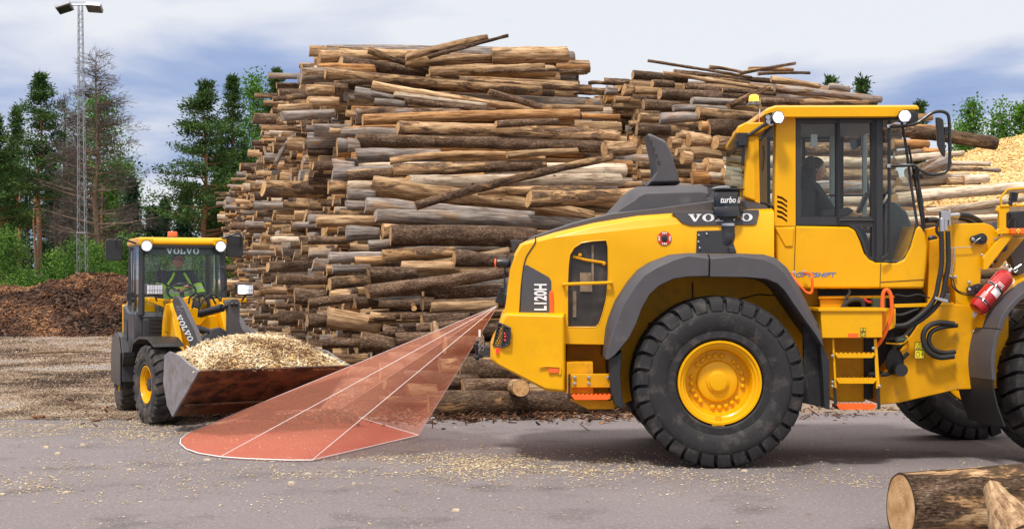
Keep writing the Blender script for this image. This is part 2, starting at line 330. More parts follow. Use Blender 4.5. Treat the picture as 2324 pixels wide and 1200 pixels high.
# ---- scattered chips
CHIP=attr_mat('pale_wood_chips',[(0,(.28,.17,.09)),(.25,(.52,.37,.21)),(.7,(.74,.60,.38)),(1,(.86,.76,.56))])
CHIPY=attr_mat('fresh_yellow_wood_chips',[(0,(.42,.23,.07)),(.25,(.70,.44,.15)),(.7,(.85,.60,.25)),(1,(.95,.78,.42))])
CHIPD=attr_mat('trodden_chips_and_bark',[(0,(.06,.038,.026)),(.3,(.20,.14,.095)),(.6,(.36,.27,.19)),(.85,(.56,.44,.31)),(1,(.42,.40,.40))])
BARKC=attr_mat('bark_mulch',[(0,(.018,.009,.006)),(.5,(.085,.036,.018)),(.85,(.17,.075,.035)),(1,(.30,.15,.07))])
def gpx(px,py):     # ground point seen at a pixel
    D=F*H/(py-HY); return ((px-CX)*D/F,D)
def clusters(spec,total):
    out=[]; ws=np.array([s[4]*1.0 for s in spec]); ws=ws/ws.sum()
    for s,wt in zip(spec,ws):
        n=int(total*wt); px=nrs.normal(s[0],s[2],n*2); py=nrs.normal(s[1],s[3],n*2)
        ok=(py>s[5] if len(s)>5 else py>690)&(py<1215); px=px[ok][:n]; py=py[ok][:n]
        D=F*H/(py-HY); out.append(np.stack([(px-CX)*D/F,D,np.full(len(D),.012)],1))
    return np.concatenate(out)
c=clusters([(360,978,230,16,9,952),(60,975,120,14,1,952),(700,1060,330,22,4,952),(1250,1062,190,16,7,952),(1050,1045,120,14,3,952),(350,1090,300,25,1.3,952),(120,1105,90,12,.7,952),(1700,1075,420,22,1.6,952),(1000,1120,700,50,1.0,952),(620,1000,120,22,1.6,952),(1900,1095,200,18,1.1,952),(300,962,330,9,6,950)],24000)
keep=np.array([noise.noise(Vector((a*1.3,b*1.9,7)))+.6*noise.noise(Vector((a*5,b*5,3)))+nrs.uniform(-.45,.45)>.0 for a,b,_ in c]); c=c[keep]
s=np.stack([nrs.gamma(2.0,.0062,len(c))+.004,nrs.uniform(.003,.008,len(c)),nrs.uniform(.002,.006,len(c))],1)
tag(chips('wood_chips',c,s,flat_rots(len(c),.12),CHIP),'pale wood chips scattered over the grey asphalt yard','wood chips',kind='stuff')
big=[gpx(x,y) for x,y in [(698,1077),(660,1099),(148,1120),(105,1017),(70,1076),(187,1012),(293,1067),(131,1031),(5,1123),(802,1100),(1035,1160),(470,1045),(1690,1070),(1270,1060),(1180,1035)]]
for i,(x,y) in enumerate(big):
    mb=MB(); n_=7; h=rng.uniform(.01,.02); l=rng.uniform(.018,.042)
    r0=[Vector((l*math.cos(2*PI*k/n_)*rng.uniform(.7,1.2),.6*l*math.sin(2*PI*k/n_)*rng.uniform(.7,1.2),0)) for k in range(n_)]
    mb.loft([r0,[v*.85+Vector((.004,0,h)) for v in r0],[v*.35+Vector((0,.003,h*1.3)) for v in r0]]); mb.v=[v+Vector((x,y,.004)) for v in mb.v]
    o=mb.build('wood_chunk',mat('chunk_wood',(.5,.41,.29),.8,var=.3,vs=60,bump=.4) if i==0 else MAT['chunk_wood'])
    tag(o,'small broken lump of pale wood lying alone on the open asphalt','wood chunk','lumps of wood on the asphalt')
# gravel field behind the asphalt edge
n=80000; D=17.75+34*nrs.beta(.95,2.2,n); px=nrs.uniform(-30,1000,n); c=np.stack([(px-CX)*D/F,D,np.full(n,.015)],1)
s=np.stack([nrs.gamma(1.6,.009,n)+.006,nrs.uniform(.005,.013,n),nrs.uniform(.005,.018,n)],1)*(D[:,None]/24)**.6
tag(chips('trodden_chips',c,s,flat_rots(n,.3),CHIPD,pat=.45),'brown and beige chips and bark trodden into the gravel','wood chips',kind='stuff')
def debris(name,lst,mt,zs,label):
    C_=[];S=[]
    for (x,y,rx,ry,k,sz) in lst:
        a=nrs.normal(x,rx,k); b=nrs.normal(y,ry,k); C_.append(np.stack([a,b,np.abs(nrs.normal(.012,zs,k))],1)); S.append(np.stack([nrs.gamma(2.5,sz,k)+sz,nrs.uniform(.3,1,k)*sz,nrs.uniform(.2,.6,k)*sz],1))
    C_=np.concatenate(C_); S=np.concatenate(S); tag(chips(name,C_,S,flat_rots(len(C_),.35),mt),label,'bark debris',kind='stuff')
debris('bark_debris',[(-1.2,19.2,1.6,.8,2600,.03),(.3,18.1,1.6,.3,700,.02),(2.5,19.0,2.2,.3,140,.016),(4.25,18.3,.35,.12,60,.015),(4.9,19.2,.6,.2,60,.016),(-2.2,18.2,.8,.5,900,.025),(-2.8,20.5,1.2,1.0,900,.03)],BARKC,.02,'dark bark scraps littering the ground in front of the log stacks')
# ---- mounds
def mound(name,f,x0,x1,y0,y1,nx,ny,m,nchip,csize,cm,label,cat,kind=None,tilt=.5):
    xs=np.linspace(x0,x1,nx); ys=np.linspace(y0,y1,ny); V=[(x,y,max(-.05,f(x,y))) for x in xs for y in ys]
    Fq=[(i*ny+j,(i+1)*ny+j,(i+1)*ny+j+1,i*ny+j+1) for i in range(nx-1) for j in range(ny-1)]
    root=np_mesh(name,V,Fq,m,smooth=True); tag(root,label,cat,kind=kind)
    cx=nrs.uniform(x0,x1,nchip*2); cy=nrs.uniform(y0,y1,nchip*2); cz=np.array([f(a,b) for a,b in zip(cx,cy)]); ok=cz>-.03; cx,cy,cz=cx[ok][:nchip],cy[ok][:nchip],cz[ok][:nchip]
    c=np.stack([cx,cy,cz+csize*.15],1); s=np.stack([nrs.gamma(3,.33,len(cx))*csize+csize*.4,nrs.uniform(.35,.8,len(cx))*csize,nrs.uniform(.1,.4,len(cx))*csize],1)
    o=chips('loose_pieces',c,s,flat_rots(len(cx),tilt),cm,root,pat=.6); o['kind']='stuff'
    return root
MUL=mat('mulch_base',(.05,.024,.013),.95,var=.5,vs=7,bump=1,bs=25,col2=(.12,.055,.03),c2s=8)
def fm(x,y):
    h=1.35*math.exp(-((y-48.5)/4.4)**4)*(1 if x<-13 else math.exp(-((x+13)/1.6)**2))
    t=noise.noise(Vector((x*.32,y*.25,1)))*.45+noise.noise(Vector((x*1.1,y*1.1,2)))*.12+.25*math.exp(-((x+14.6)/1.2)**2)+noise.noise(Vector((x*3,y*3,2)))*.05
    return h*(1+t)-.12
mound('mulch_heap',fm,-24,-10,42.6,54,110,70,MUL,24000,.08,BARKC,'long low heap of dark brown bark mulch at the left edge','mulch heap')
CHB=mat('chip_heap_base',(.66,.44,.19),.9,var=.4,vs=9,bump=1,bs=30,col2=(.38,.2,.07),c2s=10)
def fc(x,y):
    d=math.hypot((x-16.2)/8.6,(y-41)/9.5); return 6.2*max(0,1-d**1.9)*(1+.05*noise.noise(Vector((x*.5,y*.5,5))))+.12*noise.noise(Vector((x*1.5,y*1.5,3)))-.02
mound('chip_heap',fc,7.6,24.8,31.5,50,130,110,CHB,52000,.055,CHIPY,'tall heap of pale yellow wood chips at the right edge behind the logs','wood chip heap')
# ---- stick on the gravel
mb=MB(); a=Vector((*gpx(42,806),.02)); b=Vector((*gpx(236,799),.02)); mb.tube([a,a.lerp(b,.3)+Vector((0,.04,.03)),a.lerp(b,.65)+Vector((0,-.05,.02)),b],[.035,.04,.03,.015],n=7,smooth=4)
tag(mb.build('stick',mat('stick_bark',(.22,.15,.09),.9,var=.4,vs=12)),'long thin pale branch lying on the gravel left of the small loader','stick')
# ---- trees
PINE=attr_mat('pine_needles',[(0,(.02,.05,.014)),(.5,(.045,.10,.022)),(1,(.13,.22,.04))],backlit=.15)
SPRU=attr_mat('spruce_needles',[(0,(.014,.04,.018)),(.6,(.028,.075,.03)),(1,(.05,.11,.04))],backlit=.12)
BIRCH=attr_mat('birch_leaves',[(0,(.045,.12,.012)),(.5,(.09,.22,.02)),(1,(.16,.33,.04))],backlit=.35)
SHRB=attr_mat('shrub_leaves',[(0,(.035,.095,.015)),(.5,(.085,.19,.028)),(1,(.19,.33,.06))],backlit=.35)
DEAD=attr_mat('dead_twigs',[(0,(.055,.045,.04)),(.6,(.105,.088,.078)),(1,(.16,.14,.12))])
def bark_tree(name,lo,hi,z0,z1):
    m=bpy.data.materials.new(name); m.use_nodes=True; t=m.node_tree; b=t.nodes['Principled BSDF']; b.inputs['Roughness'].default_value=.9
    tc=t.nodes.new('ShaderNodeTexCoord'); sp_=t.nodes.new('ShaderNodeSeparateXYZ'); t.links.new(tc.outputs['Object'],sp_.inputs[0])
    mr=t.nodes.new('ShaderNodeMapRange'); mr.inputs[1].default_value=z0; mr.inputs[2].default_value=z1; t.links.new(sp_.outputs[2],mr.inputs[0])
    n=t.nodes.new('ShaderNodeTexNoise'); n.inputs['Scale'].default_value=7; t.links.new(tc.outputs['Object'],n.inputs['Vector'])
    mx=t.nodes.new('ShaderNodeMix'); mx.data_type='RGBA'; t.links.new(mr.outputs[0],mx.inputs[0]); mx.inputs[6].default_value=(*lo,1); mx.inputs[7].default_value=(*hi,1)
    m2=t.nodes.new('ShaderNodeMix'); m2.data_type='RGBA'; m2.blend_type='MULTIPLY'; m2.inputs[0].default_value=.7; t.links.new(mx.outputs[2],m2.inputs[6]); t.links.new(n.outputs[0],m2.inputs[7]); 
    t.links.new(m2.outputs[2],b.inputs['Base Color']); return m
TRP=bark_tree('pine_bark',(.16,.12,.10),(.50,.24,.10),2,6); TRD=bark_tree('dark_bark',(.14,.11,.10),(.16,.12,.11),2,6); TRG=bark_tree('dead_pine_bark',(.17,.14,.12),(.32,.22,.16),2,6); TRB=bark_tree('birch_bark',(.35,.33,.31),(.6,.58,.55),0,5)
def quads(cent,dirs,ln,wd):
    n=len(cent); d=dirs/np.linalg.norm(dirs,axis=1)[:,None]; r=nrs.normal(size=(n,3)); a=np.cross(d,r); a/=np.linalg.norm(a,axis=1)[:,None]+1e-9
    L_=d*ln[:,None]; W=a*wd[:,None]*.5
    return np.stack([cent-W*.6,cent+L_*.5-W,cent+L_,cent+L_*.5+W],1).reshape(-1,3)
def foliage(name,V,rndv,m,parent):
    n=len(V)//4; f=np.arange(n*4).reshape(-1,4); return np_mesh(name,V,f,m,parent,attr=np.repeat(rndv,4))
def conifer(label,px,D,top_py,halfw,z0f,kind,seed,cat='pine tree',dens=1.0,cat2=None,lean=0,group='trees at the edge of the forest',base_r=None):
    """halfw: widest half width in photo pixels; z0f: height fraction where the live crown starts"""
    r=random.Random(seed); np_r=np.random.RandomState(seed); s=F/D; h=H+(HY-top_py)/s; X=(px-CX)/s; W=halfw/s
    fm_,tm={'pine':(PINE,TRP),'spruce':(SPRU,TRD),'dead':(DEAD,TRG),'deadthin':(DEAD,TRD)}[kind]
    nm={'pine':'pine_tree','spruce':'spruce_tree','dead':'dead_pine_tree','deadthin':'dead_spruce_tree'}[kind]
    root=thing(nm,(X,D,0),label,cat,group); base=Vector((X,D,0))
    tb=MB(); wob=[Vector((r.uniform(-.12,.12),r.uniform(-.12,.12),0)) for _ in range(8)]
    tp=[base+Vector((lean*(k/7)**2,0,h*k/7))+wob[k]*(k>0)*(k<7) for k in range(8)]
    def tpos(z): 
        q=max(0,min(.999,z/h))*7; k=int(q); return tp[k].lerp(tp[k+1],q-k)
    r0=base_r or .012*h+.05
    tb.tube(tp,[r0*(1-.93*k/7) for k in range(8)],n=8); tb.build('trunk',tm,root,origin=base)
    br=MB(); cents=[];dirs=[];rv=[];lns=[]
    z=h*z0f*.75; nb=0
    while z<h*.985:
        t=(z-h*z0f)/(h*(1-z0f)); 
        if kind=='spruce': env=(1-t)**.8 if t>0 else .5
        elif t<0: env=.35
        else: env=(1-t)**.8
        if kind in('dead','deadthin'): env=(1-max(t,0))**.65
        L_=W*env*r.uniform(.75,1.4); k_=r.randint(2,4) if t>0 else 1
        for _ in range(k_):
            a=r.uniform(0,2*PI); d=Vector((math.cos(a),math.sin(a),0)); up=r.uniform(.0,.45) if kind!='spruce' else r.uniform(-.45,-.1)
            Lb=L_*r.uniform(.6,1.1); p0=tpos(z); q=[p0,p0+d*Lb*.5+Vector((0,0,up*Lb*.35)),p0+d*Lb+Vector((r.uniform(-.2,.2)*Lb,0,up*Lb*.7+.08*Lb))]
            br.tube(q,[.012+.02*Lb,.01+.01*Lb,.006],n=4)
            if t<0 and kind!='dead': continue
            m_=int((7 if kind!='spruce' else 9)*dens*max(.45,Lb/1.6))+1
            for j in range(m_):
                u=(r.uniform(.25,1.05) if kind!='pine' else r.uniform(.45,1.08)) if Lb>.8 else r.uniform(.1,1.05); c=(q[0].lerp(q[1],u*2) if u<.5 else q[1].lerp(q[2],u*2-1))+Vector((r.gauss(0,.15*Lb),r.gauss(0,.15*Lb),r.gauss(0,.03*Lb+.05)))
                tone=min(1,max(0,r.gauss(.42,.2)))
                if kind in('dead','deadthin'):
                    kk=9
                    for _q in range(kk): cents.append(c+Vector((r.gauss(0,.12),r.gauss(0,.12),r.gauss(0,.1)))); dirs.append((d.x+r.gauss(0,.6),d.y+r.gauss(0,.6),r.gauss(.25,.5))); rv.append(tone); lns.append((r.uniform(.25,.6),r.uniform(.015,.035)))
                else:
                    kk=30; sp_r=(.25 if kind=='pine' else .24)*min(1,.35+Lb*.75)
                    for _q in range(kk):
                        o=Vector((r.gauss(0,sp_r),r.gauss(0,sp_r),r.gauss(0,.085))); cents.append(c+o)
                        dirs.append((o.x*2+r.gauss(0,.4),o.y*2+r.gauss(0,.4),r.gauss(.35,.4) if kind=='pine' else r.gauss(-.2,.35))); rv.append(min(1,max(0,tone+r.gauss(0,.12)))); lns.append((r.uniform(.14,.32),r.uniform(.045,.095)))
        z+=(r.uniform(.28,.56) if kind=='pine' else r.uniform(.22,.42))*(1 if t>0 else 2.0)*(h/14)/dens**.5
    br.build('branches',tm,root,origin=base)
    V=quads(np.array(cents),np.array(dirs),np.array([l[0] for l in lns]),np.array([l[1] for l in lns]))
    foliage('crown' if kind in('pine','spruce') else 'twigs',V,np.array(rv),fm_,root); return root
def leafy(label,cx,D,top_py,base_z,halfw,m,seed,name='birch_tree',cat='birch tree',nclump=60,per=90,leaf=.13,trunk=True,group='trees at the edge of the forest',shape=1.0,droop=0):
    r=np.random.RandomState(seed); s=F/D; h=H+(HY-top_py)/s; X=(cx-CX)/s; W=halfw/s
    root=thing(name,(X,D,0),label,cat,group); base=Vector((X,D,0)); mb=MB()
    ch=h-base_z
    u=r.uniform(0,1,nclump)**.8; ang=r.uniform(0,2*PI,nclump); env=np.sin(PI*np.clip(u*.93+.07,0,1)**.8)**.6; rad=W*env*np.sqrt(r.uniform(.08,1,nclump))*r.uniform(.7,1.15,nclump)
    cc=np.stack([X+rad*np.cos(ang),D+rad*np.sin(ang),base_z+ch*u*.97],1)
    if trunk:
        tp=[base,base+Vector((.1,0,h*.35)),base+Vector((-.08,.05,h*.7)),base+Vector((0,0,h*.95))]; mb.tube(tp,[.012*h+.03,.009*h+.02,.005*h+.01,.01],n=7,smooth=2)
        for c in cc[::3]:
            zz=max(base_z*.8,c[2]-.6*W); p0=Vector((X,D,zz)); mb.tube([p0,p0.lerp(Vector(c),.5)+Vector((0,0,.1)),Vector(c)],[.045,.03,.012],n=4)
    else:
        for c in cc[::3]: mb.tube([base+Vector((rng.uniform(-.2,.2),rng.uniform(-.2,.2),-.02)),base.lerp(Vector(c),.5)+Vector((0,0,.15)),Vector(c)],[.03,.02,.008],n=4)
    mb.build('trunk' if trunk else 'stems',TRB if trunk else TRD,root,origin=base)
    cs=r.uniform(.5,1.2,nclump)*W*.24+.1
    ctr=np.repeat(cc,per,0)+r.normal(size=(nclump*per,3))*np.repeat(cs,per)[:,None]*np.array([1,1,.75])
    if droop: ctr[:,2]-=np.abs(r.normal(size=len(ctr)))*droop
    ctr[:,2]=np.maximum(ctr[:,2],.05)
    tone=np.clip(np.repeat(r.uniform(.1,.85,nclump),per)+r.normal(0,.12,nclump*per),0,1)
    V=quads(ctr,r.normal(size=ctr.shape),r.uniform(.7,1.4,len(ctr))*leaf,r.uniform(.5,.9,len(ctr))*leaf)
    foliage('crown' if trunk else 'leaves',V,tone,m,root); return root
# left group, then the group behind the small machine
conifer('tall green pine with orange upper trunk, left of the lattice light mast',90,84,156,78,.40,'pine',3,dens=1.25)
conifer('dark pine cut by the left edge of the photo, low wide crown',-8,80,262,66,.40,'pine',4,dens=1.3)
conifer('shorter dark pine between the left edge and the tall orange-trunked pine',40,95,235,48,.35,'pine',14,dens=1.1)
conifer('tall dead pine with bare brown twigs, just right of the light mast',218,82,108,118,.26,'dead',5,'dead tree',dens=1.5)
conifer('thin dead spruce with grey bare twigs between pine and light mast',146,88,216,30,.2,'deadthin',6,'dead tree',dens=1.2)
conifer('bare brown dead conifer standing right behind the light mast',176,92,240,48,.2,'deadthin',16,'dead tree',dens=1.3)
leafy('tall fresh green birch behind the dead pine and the light mast',222,96,205,2.5,72,BIRCH,7,nclump=95,per=110,leaf=.17)
leafy('leafy birch sloping down to the right of the dead pine',272,94,362,.8,62,BIRCH,8,nclump=80,per=100,leaf=.16)
conifer('small spruce at the right foot of the dead pine group',300,90,400,38,.05,'spruce',9,'spruce tree')
conifer('low young spruce in the gap, second pointed top from the left',345,88,468,30,.03,'spruce',10,'spruce tree')
conifer('lowest young spruce in the middle of the gap between tree groups',375,92,452,28,.03,'spruce',11,'spruce tree')
conifer('tall pine with see-through crown, leftmost of the group behind the small loader',466,80,176,100,.30,'pine',12,dens=1.3)
conifer('tall dense pine second from the left behind the small loader',529,86,168,74,.25,'pine',13,dens=1.5)
leafy('bright green birch top between two pines beside the log stack',576,92,160,1.5,44,BIRCH,15,nclump=90,per=110,leaf=.17)
conifer('tall pine beside the left shoulder of the big log stack',628,84,150,66,.25,'pine',17,dens=1.5)
conifer('dark spruce under the see-through pine, behind the right wing mirror',500,96,330,60,.02,'spruce',18,'spruce tree',dens=1.2)
conifer('dark spruce rising behind the cab roof of the small loader',425,94,420,45,.02,'spruce',19,'spruce tree')
conifer('dark spruce low behind the left end of the log stack',590,98,330,50,.02,'spruce',20,'spruce tree',dens=1.2)
for px_,D_,ty_,hw_,sd_ in((18,100,330,60,61),(118,102,345,52,62),(160,104,380,50,63),(252,100,420,50,64)): conifer(['dark spruce at the left edge filling the wood behind the pines','dark spruce behind the tall orange-trunked pine','dark spruce low behind the light mast','dark spruce low behind the dead pine'][sd_-61],px_,D_,ty_,hw_,.02,'spruce',sd_,'spruce tree',dens=1.2)
# right of the picture
conifer('small pine top peeping over the right log stack, larger of two',1956,60,172,36,.45,'pine',21,group='trees behind the right log stack')
conifer('small pine tip peeping over the right log stack, smaller of two',1886,64,176,14,.5,'pine',22,group='trees behind the right log stack')
conifer('small pine tip above the front of the cab roof',2088,64,226,14,.5,'pine',23,group='trees behind the right log stack')
leafy('slender airy birch left of the other birches over the chip heap',2206,56,216,2,34,BIRCH,24,nclump=60,per=60,leaf=.12,droop=.4,group='trees behind the chip heap')
leafy('leafy birch with narrow top in the middle over the chip heap',2270,54,216,2,34,BIRCH,25,nclump=80,per=70,leaf=.12,droop=.4,group='trees behind the chip heap')
leafy('leafy birch cut by the right edge of the photo over the chip heap',2325,54,222,2,42,BIRCH,26,nclump=90,per=75,leaf=.12,droop=.3,group='trees behind the chip heap')
leafy('low green tree filling the skyline left of the chip heap',2180,60,278,1,46,BIRCH,27,nclump=60,per=80,leaf=.13,group='trees behind the chip heap')
# far wood as one mass
r=np.random.RandomState(9); nn=170
cc=np.stack([r.uniform(-46,-15,nn),r.uniform(100,116,nn),r.uniform(0,1,nn)**1.2],1); hx=5.0+1.8*np.sin(cc[:,0]*.7)+r.normal(0,.6,nn); hx=np.where(cc[:,0]>-29,hx*.72,hx*1.75); cc[:,2]*=hx
ctr=np.repeat(cc,190,0)+r.normal(size=(nn*190,3))*np.array([1.3,.9,.9]); ctr[:,2]=np.maximum(ctr[:,2],.05)
V=quads(ctr,r.normal(size=ctr.shape),r.uniform(.2,.45,len(ctr)),r.uniform(.1,.28,len(ctr)))
o=foliage('far_wood',V,np.clip(np.repeat(r.uniform(.0,.9,nn),190)+r.normal(0,.1,nn*190),0,1),SPRU,None); tag(o,'dark mass of distant forest between and behind the tree trunks','woodland',kind='stuff')
# extra bare trunks inside the wood
for i,(px,D,w_,ty) in enumerate([(44,90,.13,430),(62,96,.12,420),(78,88,.1,440),(126,86,.14,400),(232,90,.12,420),(205,93,.1,430)]):
    s=F/D; X=(px-CX)/s; h=H+(HY-ty)/s; rt=thing('bare_trunk',(X,D,0),['thin brown trunk close to the left edge, in the dark wood','second thin trunk from the left edge in the dark wood','thin dark trunk left of the orange pine trunk','brown trunk right of the orange pine trunk','thin trunk just right of the dead pine trunk','thin trunk between light mast and dead pine'][i],'tree trunk','bare trunks in the wood')
    mb=MB(); mb.tube([(X,D,0),(X+.08,D,h*.4),(X-.05,D,h*.75),(X+.05,D,h)],[w_,w_*.85,w_*.6,.04],n=7,smooth=2); mb.build('trunk',TRP if i%2==0 else TRD,rt,origin=(X,D,0))
# shrubs along the fence
sh=[(20,62,520,44,1,'tall shrub at the left edge in front of the wood'),(8,66,590,40,0,'low pale shrub at the very left edge'),(60,60,622,44,1,'low spreading shrub left of the fence post'),(100,61,640,34,0,'small low shrub in front of the fence, left of the big round shrub'),
    (128,62,575,34,0,'upright pale shrub left of the light mast foot'),(170,60,550,50,1,'big round bright shrub around the light mast'),(215,63,560,44,0,'broad shrub right of the light mast'),(238,60,605,36,1,'low shrub just left of the small loader mirror'),
    (288,64,524,34,1,'tall pale-topped shrub behind the left mirror of the small loader'),(262,66,600,36,0,'shrub half hidden by the small loader mirror'),(340,66,560,40,0,'shrub seen through the small loader cab on the left'),(400,66,545,46,1,'shrub seen through the small loader cab in the middle'),(455,66,560,40,0,'shrub seen through the small loader cab on the right'),(508,64,575,30,1,'bright shrub between the small loader cab and the logs')]
for i,(px,D,ty,hw,k,lb) in enumerate(sh):
    leafy(lb,px,D,ty,.1,hw,SHRB,40+i,name='green_shrub',cat='shrub',nclump=46,per=100,leaf=.10,trunk=False,group='shrubs along the fence')
n=9000; X=nrs.uniform(-26,-9,n); Y=nrs.uniform(54,64,n); V=quads(np.stack([X,Y,np.zeros(n)],1),np.stack([nrs.normal(0,.3,n),nrs.normal(0,.3,n),np.ones(n)],1),nrs.uniform(.15,.5,n),nrs.uniform(.02,.06,n))
tag(foliage('grass',V,nrs.uniform(0,1,n),SHRB,None),'rough green grass in front of the shrubs','grass',kind='stuff')
# ---- mesh fence
fr=thing('mesh_fence',(-22,68,0),'thin grey wire mesh fence with slim posts behind the shrubs','fence'); mb=MB()
fx0,fx1=-27,-11
for z in np.arange(.1,2.1,.2): mb.tube([(fx0,68,z),(fx1,68,z)],.006,n=3)
xx=fx0
while xx<fx1: mb.tube([(xx,68,.1),(xx,68,2.05)],.004,n=3); xx+=.12
mb.build('wire_mesh',SIL,fr)
for xx in np.arange(fx0,fx1+.1,2.35):
    mb=MB(); mb.tube([(xx,68.03,0),(xx,68.03,2.2)],.03,n=8); mb.ball((xx,68.03,2.2),.035,8,4); mb.build('fence_post',SIL,fr)
# ---- lattice light mast
D=58; s=F/D; X=(188-CX)/s; ms=thing('light_mast',(X,D,0),'tall thin lattice mast with two floodlights above the shrubs','light mast'); GAL=mat('galvanised_steel',(.24,.25,.27),.4,metal=.5,var=.15)
Ht=H+(HY-12)/s
def mastw(z): return .17 if z<3.6 else .15-.075*(z-3.6)/(Ht-3.6)
mb=MB(); top=Vector((-.06,0,0))
def mc(z): return Vector((X-.1*z/Ht,D,z))
cs=[(-1,-1),(1,-1),(1,1),(-1,1)]
for a,b in cs: mb.tube([mc(z)+Vector((a*mastw(z),b*mastw(z),0)) for z in (0,3.55,3.61,Ht)],.016,n=5)
z=0;k=0
while z<Ht-.3:
    st=mastw(z)*2.0; 
    for i in range(4):
        a=cs[i]; b=cs[(i+1)%4]
        if k%2: a,b=b,a
        mb.tube([mc(z)+Vector((a[0]*mastw(z),a[1]*mastw(z),0)),mc(z+st)+Vector((b[0]*mastw(z+st),b[1]*mastw(z+st),0))],.009,n=3)
    z+=st;k+=1
for i in range(4): a=cs[i];b=cs[(i+1)%4]; mb.tube([mc(3.6)+Vector((a[0]*.17,a[1]*.17,0)),mc(3.6)+Vector((b[0]*.17,b[1]*.17,0))],.02,n=4)
mb.build('lattice_shaft',GAL,ms)
mb=MB(); mb.tube([mc(Ht)+Vector((-.75,0,.0)),mc(Ht)+Vector((.75,0,.0))],.03,n=6); mb.tube([mc(Ht)+Vector((-.75,0,0)),mc(Ht)+Vector((-.3,0,.12)),mc(Ht)+Vector((.3,0,.12)),mc(Ht)+Vector((.75,0,0))],.015,n=5); mb.build('crossarm',GAL,ms)
for sx,al in ((-.62,-.2),(.6,.02)):
    mb=MB(); M_=Matrix.Rotation(R(-18 if sx<0 else 4),4,'Y')@Matrix.Rotation(R(-25),4,'X'); mb.box(mc(Ht)+Vector((sx,-.1,-.12)),(.62,.5,.16),M_.to_3x3()); f=mb.build('floodlight',GAL,ms,bevel=.02)
    mb=MB(); mb.box(mc(Ht)+Vector((sx,-.1,-.205))+M_.to_3x3()@Vector((0,0,0)),(.54,.42,.02),M_.to_3x3()); mb.build('glass_panel',BLG,f)
mb=MB(); mb.box((X+.05,D-.35,1.0),(.46,.3,.75)); mb.box((X+.05,D-.35,.3),(.1,.1,.62)); mb.build('switch_box',mat('pale_grey_box',(.55,.57,.6),.5),ms,bevel=.01)
